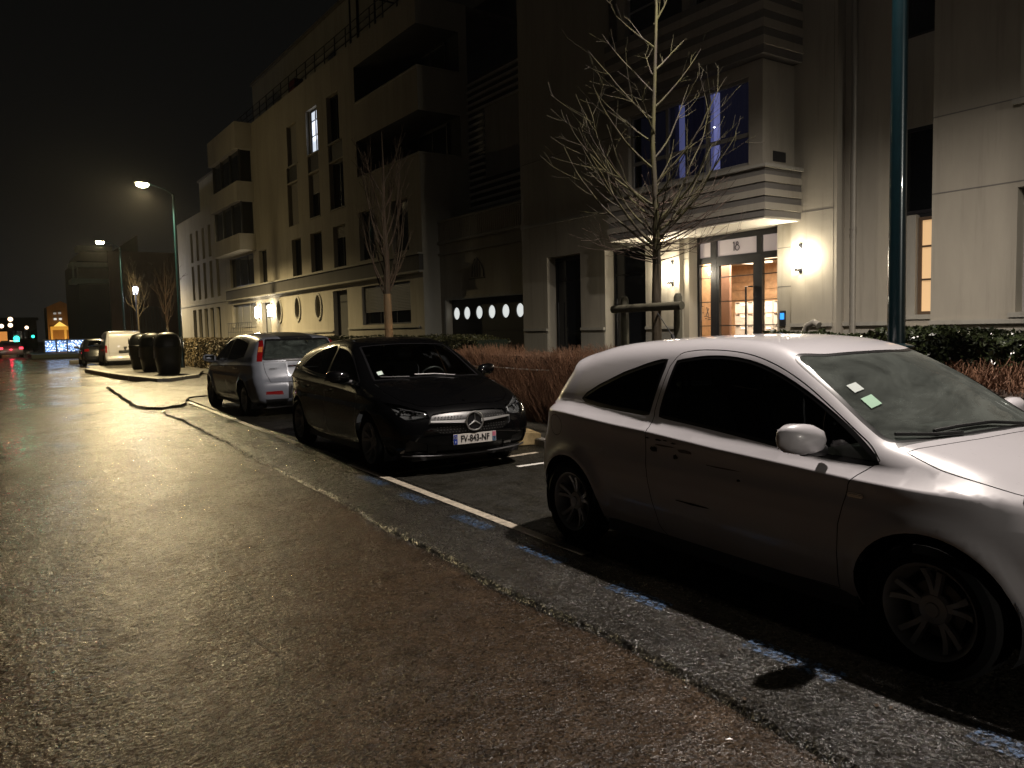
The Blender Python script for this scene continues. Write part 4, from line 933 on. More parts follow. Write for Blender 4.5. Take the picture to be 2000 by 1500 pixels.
    for sg in (1,-1):
        m = MB(); vs = []; fs = []; ys = np.linspace(0.07, 0.475, 9)
        for i, y in enumerate(ys):
            zc = 0.575+0.020*(y/0.445); hh = 0.0155-0.008*(i/8)
            for z, pu in ((zc-hh, 0.0), (zc-hh, 0.022), (zc+hh, 0.022), (zc+hh, 0.0)): q = fr(sg*y, z, pu); vs.append(tuple(q))
        for i in range(8):
            for j in range(3): fs.append((i*4+j, i*4+j+1, (i+1)*4+j+1, (i+1)*4+j))
        fs += [(0,1,2,3), (32,33,34,35)]
        m.add(vs, fs); m.build('grille_bar', SATIN, gr, smooth=False)
    c0 = fr(0, 0.575, 0.03); m = MB()
    ring = [(c0.x+0.012, 0.100*math.cos(t), c0.z+0.100*math.sin(t)) for t in np.linspace(0, 2*math.pi, 37)]
    m.tube(ring, 0.0085, 6, cap=False)
    for k in range(3):
        t = math.pi/2+k*2*math.pi/3; tip = (c0.x+0.012, 0.096*math.cos(t), c0.z+0.096*math.sin(t)); b1 = (c0.x+0.012, 0.013*math.cos(t+1.05), c0.z+0.013*math.sin(t+1.05)); b2 = (c0.x+0.012, 0.013*math.cos(t-1.05), c0.z+0.013*math.sin(t-1.05)); top = (c0.x+0.022, 0, c0.z)
        m.add([tip, b1, top, b2, (c0.x+0.004, 0, c0.z)], [(0,1,2), (0,2,3), (0,4,1), (0,3,4)])
    m.build('star_badge', SATIN, gr, smooth=False)
    m = MB(); m.lathe([(0.0,0.0), (0.085,0.0), (0.088,-0.02)], 30, 'x', (c0.x+0.004, 0, c0.z)); m.build('badge_disc', mat('badge_black', (0.01,0.01,0.012), 0.15), gr)
    m = MB()
    for k in range(7):
        z = 0.48+0.028*k
        if abs(z-0.575) < 0.02: continue
        for sg in (1,-1):
            for y in np.arange(0.06 if abs(z-0.575) > 0.09 else 0.12, 0.42, 0.036): q = fr(sg*y, z, -0.012); m.box((q.x-0.003, q.y-0.006, q.z-0.004), (q.x+0.004, q.y+0.006, q.z+0.004))
    m.build('grille_stud', mat('grille_pin', (0.18,0.18,0.18), 0.3, 0.8), gr, props=dict(kind='stuff'))
    pm = c0.x-0.005
    pz = 0.40; q = fr(0, pz, 0.012); qe = fr(0.26, pz, 0.012)
    mtx = Matrix(((0,0,1,q.x+0.008),(1,0,0,0),(0,1,0,pz),(0,0,0,1)))
    plate(ro, mtx, 'FV-843-NF', mat('plate_white', (0.62,0.59,0.55), 0.35))
    # small chrome bonnet badge and splitter strip
    m = MB(); q = s.view([(2.0, 0.0)], 'top')[0]; m.lathe([(0,0.004), (0.018,0.002)], 16, 'z', (2.0,0,q[2]+0.002)); m.build('bonnet_badge', CHROME, ro)
    m = MB(); m.tube([tuple(fr(y, 0.235+0.02*(y/0.7)**2, 0.012)) for y in np.linspace(-0.74,0.74,17)], 0.011, 6); m.build('bumper_strip', mat('satin_strip', (0.30,0.30,0.31), 0.28, 0.9), ro, smooth=True)
    for sg in (1,-1):
        hl = car['objs'].get(('headlight', sg), ro)
        m = MB()
        for yy, xx, zz, rr in ((0.60,2.02,0.672,0.040), (0.70,1.93,0.700,0.036)):
            m.lathe([(0.0,-0.05), (rr*0.7,-0.035), (rr,0.0), (rr*1.08,0.004)], 16, 'x', (xx, sg*yy, zz))
        m.build('reflector', CHROME, hl, smooth=True)
        m = MB(); m.add([tuple(fr(sg*y, z, -0.06)) for y, z in ((0.49,0.62), (0.80,0.66), (0.82,0.78), (0.49,0.71))], [(0,1,2,3)]); m.build('headlight_back', mat('lamp_back', (0.35,0.35,0.36), 0.32, 0.8, bump=(45,0.9,0.01)), hl)
        m = MB(); m.tube([tuple(fr(sg*y, z, -0.012)) for y, z in ((0.50,0.690), (0.58,0.712), (0.68,0.738), (0.78,0.768))], 0.006, 6); m.tube([tuple(fr(sg*y, z, -0.012)) for y, z in ((0.505,0.69), (0.505,0.645))], 0.006, 6); m.build('daylight_strip', REFL, hl, smooth=True)
    def on_screen(x, y, push=0.012):
        p = s.view([(x, y)], 'top'); g = s.grad(p); return Vector((p+g*push)[0])
    for pts in (((1.19,-0.28), (1.14,-0.45), (1.08,-0.60)), ((1.21,0.30), (1.18,0.05), (1.16,-0.2))):
        m = MB(); m.tube([on_screen(x, y) for x, y in pts], 0.008, 6); m.build('wiper', mat('wiper_grey', (0.06,0.06,0.06), 0.4), ro, smooth=True)
    v = [on_screen(x, y, 0.002) for x, y in ((1.03,-0.60), (0.96,-0.595), (0.96,-0.53), (1.03,-0.535))]
    raw('windscreen_sticker', [tuple(q) for q in v], [(0,1,2,3)], mat('sticker_pale', (0.55,0.68,0.62), 0.6), car['objs'].get(('windscreen', 0), ro))
    m = MB(); 
    for sg in (1,-1): m.tube([(x, sg*(s.side([(x, z)])[0][1]+0.004), z) for x, z in ((-1.16,1.045), (-0.7,1.01), (-0.1,0.985), (0.5,0.965), (0.98,0.955))], 0.006, 6)
    m.build('window_strip', CHROME, ro, smooth=True)
    m = MB()
    for sg in (1,-1):
        for x0 in (-0.90, 0.08): 
            yb = s.side([(x0, 0.84)])[0][1]; m.tube([(x0-0.09, sg*(yb-0.01), 0.845), (x0-0.06, sg*(yb+0.03), 0.845), (x0+0.06, sg*(yb+0.03), 0.842), (x0+0.09, sg*(yb-0.01), 0.842)], 0.012, 7)
    m.build('door_handle', PB, ro, smooth=True)
    return ro, s
# ---------------------------------------------------------------- grey-silver hatchback seen from behind
def silver_hatchback():
    a = math.atan2(0.998, 0.02)
    ro = root('parked_car', 'silver hatchback seen from behind with tall red tail lamps, beyond the black car', 'car', (5.02, 16.35, 0), a, 'cars parked along the kerb')
    ro.scale = (1.05, 1.05, 1.055)
    PS = paint('silver_paint', (0.18,0.195,0.23), 0.34, 0.9, metal=0.1, drops=0.5, dscale=42)
    AX = (1.32, -1.32)
    spec = dict(profile=[(-1.98,0.24), (-2.10,0.33), (-2.145,0.48), (-2.13,0.62), (-2.07,0.72), (-2.03,0.86), (-2.00,1.02), (-1.90,1.17), (-1.74,1.37), (-1.66,1.42), (-1.50,1.45), (-1.0,1.49), (-0.4,1.505), (0.1,1.48), (0.4,1.42), (0.8,1.25), (1.18,1.06), (1.3,1.01), (1.6,0.95), (1.9,0.84), (2.08,0.72), (2.16,0.55), (2.15,0.38), (2.06,0.22)],
        taper=[(-3,0.12),(-1.2,0.10),(-0.4,0.0),(3,0)],
        width=[(-2.3,0.74), (-2.05,0.83), (-1.8,0.88), (-1.4,0.905), (-1.0,0.918), (1.2,0.915), (1.6,0.88), (1.9,0.80), (2.2,0.66)],
        belt=[(-2.4,1.06), (-1.5,1.04), (-0.8,1.01), (0.2,0.98), (1.0,0.94), (2.3,0.86)],
        crease=[(-2.4,0.94), (-1.6,0.93), (-0.6,0.91), (0.4,0.885), (1.0,0.86), (1.6,0.82), (2.3,0.76)],
        shelf=[(-2.4,0.03), (-1.6,0.05), (1.1,0.05), (1.5,0.03), (2.3,0.0)],
        tumble=0.32, tumble2=0.30, scoop=0.01, axles=AX, wr=0.315, arch=0.36, flare=0.03, sill=0.20,
        plan=[(-2.3,-0.16), (-1.6,-0.12), (-1.2,-0.05), (0,0), (0.4,0.12), (0.8,0.22), (1.2,0.24), (1.6,0.2), (2.3,0.28)],
        crown=[(-2.3,0.02), (-1.4,0.09), (0.0,0.08), (0.6,0.06), (1.2,0.05), (1.7,0.07), (2.3,0.03)],
        round=[(-2.3,0.13), (-1.5,0.09), (0.5,0.08), (1.1,0.08), (1.4,0.14), (2.0,0.2), (2.3,0.2)],
        split=('tail_light','headlight','reflector'), push=dict(glass=-0.006, windscreen=-0.004, seal=-0.002, rear_glass=-0.006))
    feats = [
        dict(view='side', region='glass', curve=True, sharp=(0,4,6), poly=[(-0.10,1.375), (0.16,1.36), (0.38,1.31), (0.66,1.19), (1.0,0.985), (0.5,0.985), (-0.09,1.0)], seal=0.022),
        dict(view='side', region='glass', curve=True, sharp=(0,5), poly=[(-0.16,1.0), (-0.16,1.378), (-0.6,1.375), (-0.95,1.34), (-1.22,1.27), (-1.26,1.08), (-0.7,1.02)], seal=0.022),
        dict(view='side', region='door', gap=0.003, poly=[(-0.125,0.28), (-0.13,1.41), (0.16,1.395), (0.40,1.345), (0.70,1.22), (1.06,0.99), (1.08,0.90), (1.04,0.70), (1.0,0.28)]),
        dict(view='side', region='door', gap=0.003, poly=[(-0.135,0.28), (-0.14,1.41), (-0.6,1.41), (-0.98,1.375), (-1.26,1.30), (-1.30,1.08), (-1.10,0.80), (-0.95,0.55), (-0.90,0.28)]),
        dict(view='top', region='windscreen', centre=True, poly=[(1.12,0.66), (0.42,0.56), (0.44,0), (0.42,-0.56), (1.12,-0.66), (1.22,0)], seal=0.026),
        dict(view='rear', region='rear_glass', centre=True, curve=True, sharp=(0,1,2,3), poly=[(0.545,1.355), (-0.545,1.355), (-0.665,1.045), (0.665,1.045)], seal=0.03),
        dict(view='rear', region='tail_light', both=True, poly=[(0.60,1.37), (0.655,1.36), (0.70,1.26), (0.765,1.09), (0.785,1.00), (0.70,1.00), (0.685,1.07), (0.62,1.25)]),
        dict(view='rear', region='tailgate', centre=True, gap=0.0035, poly=[(0.60,0.64), (0.66,0.80), (0.69,0.99), (-0.69,0.99), (-0.66,0.80), (-0.60,0.64)]),
        dict(view='rear', region='reflector', both=True, poly=[(0.40,0.42), (0.70,0.43), (0.69,0.48), (0.42,0.485)]),
        dict(view='rear', region='lower_trim', centre=True, poly=[(0.66,0.23), (0.70,0.345), (-0.70,0.345), (-0.66,0.23)]),
        dict(view='front', region='headlight', both=True, poly=[(0.45,0.62), (0.70,0.62), (0.84,0.80), (0.62,0.76)]),
    ]
    mats_ = dict(body=(PS,'body'), door=(PS,'door'), glass=(WGL,'side_window'), seal=(SEALM,'window_seal'), windscreen=(WSH,'windscreen'), rear_glass=(thin_glass('misted_rear_glass', (0.3,0.34,0.32), 0.05, fog=((0.25,0.30,0.27), 5.0, 0.05, 0.4)),'rear_window'),
        tail_light=(REDL,'tail_light'), tailgate=(PS,'tailgate'), reflector=(REDL,'rear_reflector'), lower_trim=(BLK,'bumper_trim'), headlight=(LENS,'headlight'), bowl=(REFL,'lamp_bowl'))
    car = {}; s = build_car(car, spec, feats, ro, mats_, 0.05)
    for sg in (1, -1):
        for cx in AX:
            wheel(ro, cx, sg*(0.918-0.12), sg, 0.315, 0.21, 10, WMATS); arch_liner(ro, s, cx, 0.315, 0.36, BLK, sg, 0.918)
        mirror(ro, 0.72, sg*0.87, 1.02, sg, PS)
    c = MB(); c.box((-1.9,-0.65,0.18), (2.0,0.65,0.27)); c.box((-0.95,-0.84,0.19), (0.95,0.84,0.42)); c.build('underbody', BLK, ro)
    interior(ro, (-1.7, 1.0), 0.72, 0.27, 1.0, WMATS, 0.82, 0.37)
    def bk(y, z, push=0.0):
        p = s.view([(y, z)], 'rear'); g = s.grad(p); return Vector((p+g*push)[0])
    tg = car['objs'].get(('tailgate', 0), ro)
    m = MB(); m.tube([tuple(bk(y, 0.905, 0.018)) for y in np.linspace(-0.28,0.28,9)], 0.014, 7); m.build('tailgate_bar', CHROME, tg, smooth=True)
    for sg in (1,-1):
        m = MB(); m.add([tuple(bk(sg*y, z, 0.004)) for y, z in ((0.635,1.25), (0.695,1.25), (0.73,1.16), (0.665,1.16))], [(0,1,2,3)]); m.build('amber_lamp', BRAKEGL, car['objs'].get(('tail_light', sg), ro))
    q = bk(0.5, 0.865, 0.006); mt = Matrix(((0,0,-1,q.x),(-1,0,0,q.y),(0,1,0,0.865),(0,0,0,1)))
    text_mesh('model_lettering', 'FOCUS', 0.045, mat('badge_grey', (0.12,0.12,0.13), 0.3, 0.8), tg, mt, 0.002, 1.3)
    q = bk(0, 0.54, 0.014); mt = Matrix(((0,0,-1,q.x-0.01),(-1,0,0,0),(0,1,0,0.545),(0,0,0,1)))
    plate(ro, mt, '', mat('plate_white', (0.62,0.59,0.55), 0.35))
    m = MB(); m.tube([(-2.02,-0.45,0.27), (-2.13,-0.45,0.26)], 0.028, 10); m.build('exhaust_pipe', DISC, ro)
    m = MB()
    for sg in (1,-1):
        for x0 in (-0.92, 0.08): 
            yb = s.side([(x0, 0.84)])[0][1]; m.tube([(x0-0.09, sg*(yb-0.01), 0.875), (x0-0.06, sg*(yb+0.03), 0.875), (x0+0.06, sg*(yb+0.03), 0.872), (x0+0.09, sg*(yb-0.01), 0.872)], 0.012, 7)
    m.build('door_handle', CHROME, ro, smooth=True)
    return ro, s
# ---------------------------------------------------------------- white van and dark car in the distance
def white_van():
    ro = root('parked_van', 'small white van seen from behind, parked beyond the black recycling containers', 'van', (5.98, 44.6, 0), math.atan2(1, 0.03), 'cars parked along the kerb')
    PV = paint('van_white_paint', (0.34,0.33,0.34), 0.35, 0.7, drops=0.2)
    AX = (1.45, -1.35)
    spec = dict(profile=[(-2.0,0.26), (-2.10,0.36), (-2.13,0.52), (-2.08,0.60), (-2.06,0.90), (-2.02,1.30), (-1.93,1.70), (-1.84,1.80), (-1.5,1.835), (-0.5,1.86), (0.3,1.84), (0.7,1.76), (1.2,1.40), (1.5,1.17), (1.75,1.10), (2.05,0.98), (2.20,0.80), (2.26,0.55), (2.22,0.30), (2.12,0.24)],
        width=[(-2.3,0.86), (-2.0,0.905), (-1.5,0.915), (1.3,0.915), (1.8,0.86), (2.3,0.66)], belt=[(-2.4,1.2), (2.3,1.08)], crease=[(-2.4,0.95), (2.3,0.92)], shelf=[(-2.4,0.03), (2.3,0.03)],
        tumble=0.17, tumble2=0.05, axles=AX, wr=0.32, arch=0.37, flare=0.02, sill=0.22, plan=[(-2.3,-0.05), (0,0), (0.8,0.15), (2.3,0.25)], crown=[(-2.3,0.02), (0,0.05), (2.3,0.05)],
        round=[(-2.3,0.10), (0,0.12), (2.3,0.2)], split=('tail_light',), push=dict(glass=-0.006, rear_glass=-0.006, seal=-0.002))
    feats = [
        dict(view='side', region='glass', poly=[(0.35,1.16), (0.35,1.62), (0.72,1.60), (1.10,1.34), (1.25,1.16)], seal=0.025),
        dict(view='top', region='windscreen', centre=True, poly=[(1.4,0.7), (0.85,0.62), (0.85,-0.62), (1.4,-0.7)], seal=0.02),
        dict(view='rear', region='tailgate', centre=True, gap=0.005, poly=[(0.70,0.58), (0.74,1.1), (0.66,1.72), (-0.66,1.72), (-0.74,1.1), (-0.70,0.58)]),
        dict(view='rear', region='tail_light', both=True, poly=[(0.80,0.80), (0.885,0.80), (0.875,1.15), (0.80,1.15)]),
        dict(view='rear', region='lower_trim', centre=True, poly=[(0.86,0.24), (0.86,0.40), (-0.86,0.40), (-0.86,0.24)]),
    ]
    mats_ = dict(body=(PV,'body'), glass=(WGL,'side_window'), seal=(SEALM,'window_seal'), windscreen=(WSH,'windscreen'), tailgate=(PV,'rear_door'), tail_light=(REDL,'tail_light'), lower_trim=(BLK,'bumper_trim'))
    car = {}; s = build_car(car, spec, feats, ro, mats_, 0.09)
    for sg in (1, -1):
        for cx in AX: wheel(ro, cx, sg*0.79, sg, 0.32, 0.20, 10, WMATS, twin=False); arch_liner(ro, s, cx, 0.32, 0.37, BLK, sg, 0.915)
        mirror(ro, 1.05, sg*0.86, 1.18, sg, BLK)
    c = MB(); c.box((-1.9,-0.7,0.2), (2.0,0.7,0.3)); c.build('underbody', BLK, ro)
    tg = car['objs'].get(('tailgate', 0), ro)
    m = MB(); m.box((-2.085,-0.07,1.02), (-2.045,0.07,1.08)); m.build('door_handle', BLK, tg)
    m = MB(); m.box((-2.105,-0.30,0.78), (-2.06,0.30,0.90)); m.build('plate_panel', BLK, tg, bevel=0.01)
    m = MB(); m.lathe([(0,-0.012), (0.05,-0.008), (0.055,0)], 16, 'x', (-2.085,0,0.98)); m.build('badge', CHROME, tg)
    return ro, s
def dark_car():
    ro = root('parked_car', 'dark car parked beside the white van, farthest of the parked cars', 'car', (5.50, 49.8, 0), math.atan2(1, 0.03), 'cars parked along the kerb')
    PD = paint('dark_paint', (0.012,0.013,0.016), 0.25, 1.0, drops=0.4)
    AX = (1.32, -1.32)
    spec = dict(profile=[(-1.98,0.24), (-2.10,0.33), (-2.14,0.5), (-2.08,0.72), (-2.0,0.95), (-1.86,1.12), (-1.6,1.38), (-1.4,1.45), (-0.4,1.50), (0.1,1.475), (0.8,1.24), (1.2,1.04), (1.6,0.95), (1.95,0.82), (2.14,0.6), (2.14,0.38), (2.06,0.22)],
        width=[(-2.3,0.70), (-1.8,0.85), (-1.0,0.90), (1.2,0.90), (1.9,0.80), (2.2,0.66)], belt=[(-2.4,1.04), (2.3,0.9)], crease=[(-2.4,0.92), (2.3,0.8)], shelf=[(-2.4,0.04), (2.3,0.02)],
        tumble=0.34, axles=AX, wr=0.31, arch=0.36, sill=0.20, plan=[(-2.3,-0.18), (0,0), (0.8,0.2), (2.3,0.28)], crown=[(-2.3,0.02), (0,0.08), (2.3,0.04)], round=[(-2.3,0.14), (0,0.1), (2.3,0.2)],
        split=('tail_light',), push=dict(glass=-0.006, seal=-0.002))
    feats = [dict(view='side', region='glass', poly=[(-1.2,1.08), (-1.1,1.28), (-0.6,1.38), (0.2,1.36), (0.95,0.99), (0,1.0)], seal=0.022),
        dict(view='rear', region='rear_glass', centre=True, poly=[(0.5,1.36), (-0.5,1.36), (-0.62,1.06), (0.62,1.06)], seal=0.02),
        dict(view='top', region='windscreen', centre=True, poly=[(1.1,0.62), (0.42,0.52), (0.42,-0.52), (1.1,-0.62)], seal=0.02),
        dict(view='rear', region='tail_light', both=True, poly=[(0.55,0.82), (0.80,0.80), (0.78,0.94), (0.58,0.95)])]
    mats_ = dict(body=(PD,'body'), glass=(WGL,'side_window'), seal=(SEALM,'window_seal'), windscreen=(WSH,'windscreen'), rear_glass=(WGL,'rear_window'), tail_light=(REDL,'tail_light'))
    car = {}; s = build_car(car, spec, feats, ro, mats_, 0.10)
    for sg in (1, -1):
        for cx in AX: wheel(ro, cx, sg*0.78, sg, 0.31, 0.20, 10, WMATS, twin=False); arch_liner(ro, s, cx, 0.31, 0.36, BLK, sg, 0.90)
        mirror(ro, 0.72, sg*0.85, 1.02, sg, PD)
    c = MB(); c.box((-1.9,-0.65,0.18), (2.0,0.65,0.27)); c.build('underbody', BLK, ro)
    return ro, s
CARS = [white_hatchback(), black_hatchback(), silver_hatchback(), white_van(), dark_car()]

# ================================================================== buildings
CREAM = stucco('cream_render', (0.37,0.34,0.28)); CREAM2 = stucco('pale_grey_render', (0.35,0.335,0.29)); DGREY = stucco('dark_band_render', (0.085,0.08,0.075), 0.1)
GREYR = stucco('mid_grey_render', (0.17,0.16,0.145), 0.1); FRAME = mat('dark_frame', (0.018,0.018,0.02), 0.4); WFRAME = mat('pale_frame', (0.30,0.29,0.27), 0.5)
PANE = mat('dark_pane', (0.004,0.005,0.006), 0.05, spec=0.35, bump=(1.2,0.15,0.02)); SHUT = mat('shutter_pale', (0.27,0.255,0.23), 0.55); SHUTD = mat('shutter_dark', (0.045,0.044,0.042), 0.55)
BLACKDOOR = mat('black_door', (0.008,0.008,0.009), 0.35); METAL = mat('railing_metal', (0.03,0.03,0.032), 0.4, 0.5); ZINC = mat('downpipe_zinc', (0.30,0.28,0.24), 0.45, 0.3)
def wall(root_, X, y0, y1, z0, z1, ops, m_, depth=0.22, name='wall', back=None):
    ys = sorted({y0, y1, *[a for o in ops for a in o[:2]]}); zs = sorted({z0, z1, *[a for o in ops for a in o[2:4]]})
    ys = [a for a in ys if y0-1e-6 <= a <= y1+1e-6]; zs = [a for a in zs if z0-1e-6 <= a <= z1+1e-6]
    m = MB()
    for i in range(len(ys)-1):
        for j in range(len(zs)-1):
            cy, cz = (ys[i]+ys[i+1])/2, (zs[j]+zs[j+1])/2
            if any(o[0] < cy < o[1] and o[2] < cz < o[3] for o in ops): continue
            m.add([(X,ys[i],zs[j]), (X,ys[i],zs[j+1]), (X,ys[i+1],zs[j+1]), (X,ys[i+1],zs[j])], [(0,1,2,3)])
    for o in ops:
        d = o[4] if len(o) > 4 else depth; a, b, c, e = o[:4]
        m.add([(X,a,c), (X+d,a,c), (X+d,a,e), (X,a,e)], [(0,1,2,3)]); m.add([(X,b,c), (X+d,b,c), (X+d,b,e), (X,b,e)], [(3,2,1,0)])
        m.add([(X,a,e), (X+d,a,e), (X+d,b,e), (X,b,e)], [(0,1,2,3)]); m.add([(X,a,c), (X+d,a,c), (X+d,b,c), (X,b,c)], [(3,2,1,0)])
    o = raw(name, m.v, m.f, m_, root_); return o
def slab(root_, name, a, b, m_, bevel=0.0):
    m = MB(); m.box(a, b); return m.build(name, m_, root_, bevel=bevel)
def window(root_, X, y0, y1, z0, z1, cols=1, rows=(), fr=0.05, fm=None, pm=None, shut=0.0, sm=None, shut_gap=0.0, spandrel=None, name='window', bar=0.03, glass_in=0.03):
    """frame at plane X (front), panes behind; shut = fraction covered by a roller shutter from the top"""
    fm = fm or FRAME; m = MB(); D = 0.06
    m.box((X,y0,z0), (X+D,y0+fr,z1)); m.box((X,y1-fr,z0), (X+D,y1,z1)); m.box((X,y0+fr,z0), (X+D,y1-fr,z0+fr)); m.box((X,y0+fr,z1-fr), (X+D,y1-fr,z1))
    for k in range(1, cols): yc = y0+(y1-y0)*k/cols; m.box((X+0.004,yc-bar/2,z0+fr), (X+D-0.004,yc+bar/2,z1-fr))
    for r in rows: zc = z0+(z1-z0)*r; m.box((X+0.008,y0+fr,zc-bar/2), (X+D-0.008,y1-fr,zc+bar/2))
    w = m.build(name, fm, root_)
    zz = [z0+fr]+[z0+(z1-z0)*r for r in rows]+[z1-fr]; yy = [y0+fr]+[y0+(y1-y0)*k/cols for k in range(1, cols)]+[y1-fr]
    for i in range(len(yy)-1):
        for j in range(len(zz)-1):
            raw('pane', [(X+glass_in,yy[i],zz[j]), (X+glass_in,yy[i+1],zz[j]), (X+glass_in,yy[i+1],zz[j+1]), (X+glass_in,yy[i],zz[j+1])], [(0,3,2,1)], pm or PANE, w)
    if shut > 0:
        s = MB(); zb = z1-(z1-z0)*shut; n = max(2, int((z1-zb)/0.055)); h = (z1-zb)/n
        for k in range(n): s.add([(X-0.015,y0,zb+k*h), (X-0.015,y1-shut_gap,zb+k*h), (X-0.026,y1-shut_gap,zb+k*h+h*0.45), (X-0.026,y0,zb+k*h+h*0.45), (X-0.015,y0,zb+k*h+h*0.94), (X-0.015,y1-shut_gap,zb+k*h+h*0.94)], [(0,1,2,3), (3,2,5,4)])
        s.build('shutter', sm or SHUT, w)
    return w
def lit(name, col, es): return mat(name, (0.3,0.3,0.3), 0.6, emit=col, es=es)

# ---------------------------------------------------------------- near block, number over the lit door
A = root('apartment_building', 'cream apartment block with striped bay above the lit glass entrance', 'building')
XW = 11.5
wall(A, XW, 7.56, 8.35, 0, 14.2, [], CREAM)
ops = [(8.35,10.92,0.0,3.26,0.12), (11.87,13.14,0.0,3.22,0.30), (13.99,15.26,0.0,3.24,0.30), (12.02,12.90,6.95,8.75,0.25), (12.1,12.9,9.6,11.4,0.25)]
wall(A, XW, 8.35, 16.30, 0, 14.2, ops, CREAM)
wall(A, 11.62, 8.35, 10.92, 0, 3.26, [(8.72,10.78,0.12,3.25,0.24)], CREAM, name='entrance_wall')
wall(A, 11.72, 6.72, 7.56, 0, 14.2, [], CREAM, name='wall')
slab(A, 'wall_return', (11.503,7.50,0), (11.72,7.558,14.2), CREAM)
wall(A, 11.72, 5.98, 6.72, 0, 1.60, [], CREAM, name='wall')
wall(A, XW, -9, 5.98, 0, 14.2, [(3.3,4.85,1.62,3.27,0.25), (3.3,4.85,4.42,6.2,0.25), (-1.2,1.0,1.62,3.27,0.25), (-1.2,1.0,4.42,6.2,0.25)], CREAM)
slab(A, 'wall_return', (11.503,5.90,0), (12.1,5.979,14.2), CREAM); slab(A, 'wall_return', (11.723,6.722,1.2), (12.1,6.78,14.2), CREAM)
slab(A, 'gable_wall', (11.503,16.25,0), (24,16.30,14.2), CREAM2); slab(A, 'roof', (11.4,-9,14.2), (24,16.4,14.5), GREYR); slab(A, 'gable_wall', (11.503,-9,0), (24,-8.9,14.19), CREAM2)
# plinth ledge and joints
for a, b, x in ((7.56,8.35,XW), (10.92,11.86,XW), (13.15,13.98,XW), (15.27,16.25,XW), (-9,5.98,XW), (6.72,7.555,11.72)):
    slab(A, 'plinth_ledge', (x-0.05,a,1.46), (x-0.003,b,1.53), CREAM2, 0.008); slab(A, 'plinth', (x-0.02,a,0), (x-0.002,b,1.40), CREAM2)
slab(A, 'string_course', (XW-0.035,11.92,4.03), (XW-0.002,16.30,4.10), CREAM2)
for (a, b, z, x) in ((7.56,8.35,3.37,XW), (-9,5.98,4.42,XW), (-9,5.98,3.34,XW), (12.0,16.3,5.6,XW), (8.35,8.71,2.83,11.62), (8.35,8.71,2.16,11.62), (10.79,10.92,2.83,11.62)):
    slab(A, 'wall_joint', (x-0.004,a+0.002,z), (x-0.001,b-0.002,z+0.016), GREYR)
for yy in (11.87, 13.99):
    dw = window(A, 11.76, yy, yy+1.27, 0.06, 3.20, 1, (0.83,), 0.05, BLACKDOOR, mat('black_gloss_panel', (0.012,0.014,0.017), 0.12), name='side_door')
    m = MB(); m.tube([(11.70, yy+1.10, 1.0), (11.70, yy+1.10, 2.15)], 0.012, 8); m.build('handle', METAL, dw)
# entrance door set
E_ = bpy.data.objects.new('entrance_door', None); COL.objects.link(E_); E_.parent = A
m = MB(); XD = 11.85; Y0, Y1, ZB, ZT = 8.73, 10.77, 0.13, 3.24
m.box((XD,Y0,ZB), (XD+0.07,Y0+0.05,ZT)); m.box((XD,Y1-0.05,ZB), (XD+0.07,Y1,ZT)); m.box((XD,Y0+0.05,ZT-0.10), (XD+0.07,Y1-0.05,ZT))
for a, b in ((9.22,9.34), (10.28,10.43)): m.box((XD-0.004,a,ZB), (XD+0.074,b,ZT-0.101))
m.box((XD-0.002,Y0+0.05,2.72), (XD+0.072,9.219,2.84)); m.box((XD-0.002,9.341,2.66), (XD+0.072,10.279,2.84)); m.box((XD-0.002,10.431,2.72), (XD+0.072,Y1-0.05,2.84))
m.box((XD+0.002,9.341,ZB), (XD+0.06,10.279,ZB+0.12)); m.box((XD+0.002,9.341,ZB+0.12), (XD+0.06,9.42,2.66)); m.box((XD+0.002,10.22,ZB+0.12), (XD+0.06,10.279,2.66))
for z in (0.62,1.06,1.50,1.965,2.43):
    m.box((XD+0.015,Y0+0.05,z), (XD+0.03,9.219,z+0.018)); m.box((XD+0.015,9.42,z), (XD+0.03,10.22,z+0.018)); m.box((XD+0.015,10.431,z), (XD+0.03,Y1-0.05,z+0.018))
m.box((XD+0.015,Y0+0.05,2.67), (XD+0.03,9.219,2.69)); m.box((XD+0.015,10.431,2.67), (XD+0.03,Y1-0.05,2.69))
m.build('door_frame', FRAME, E_)
m = MB(); m.tube([(XD-0.01,9.43,2.22), (XD-0.07,9.43,2.22), (XD-0.07,9.53,2.22), (XD-0.07,9.53,0.9), (XD-0.07,9.43,0.9), (XD-0.01,9.43,0.9)], 0.018, 6); m.build('pull_handle', FRAME, E_)
CLEARG = thin_glass('door_glass', (0.90,0.90,0.88), 0.01)
FROST = mat('frosted_transom', (0.42,0.38,0.37), 0.5, emit=(0.55,0.44,0.41), es=0.34)
for a, b, c, d, g_, n_ in ((Y0+0.05,9.219,2.84,3.14,FROST,'transom_pane'), (9.341,10.279,2.84,3.14,FROST,'transom_pane'), (10.431,Y1-0.05,2.84,3.14,FROST,'transom_pane'),
        (Y0+0.05,9.219,ZB,2.72,CLEARG,'pane'), (9.42,10.22,ZB+0.12,2.66,CLEARG,'pane'), (10.431,Y1-0.05,ZB,2.72,CLEARG,'pane')):
    raw(n_, [(XD+0.035,a,c), (XD+0.035,b,c), (XD+0.035,b,d), (XD+0.035,a,d)], [(0,3,2,1)], g_, E_)
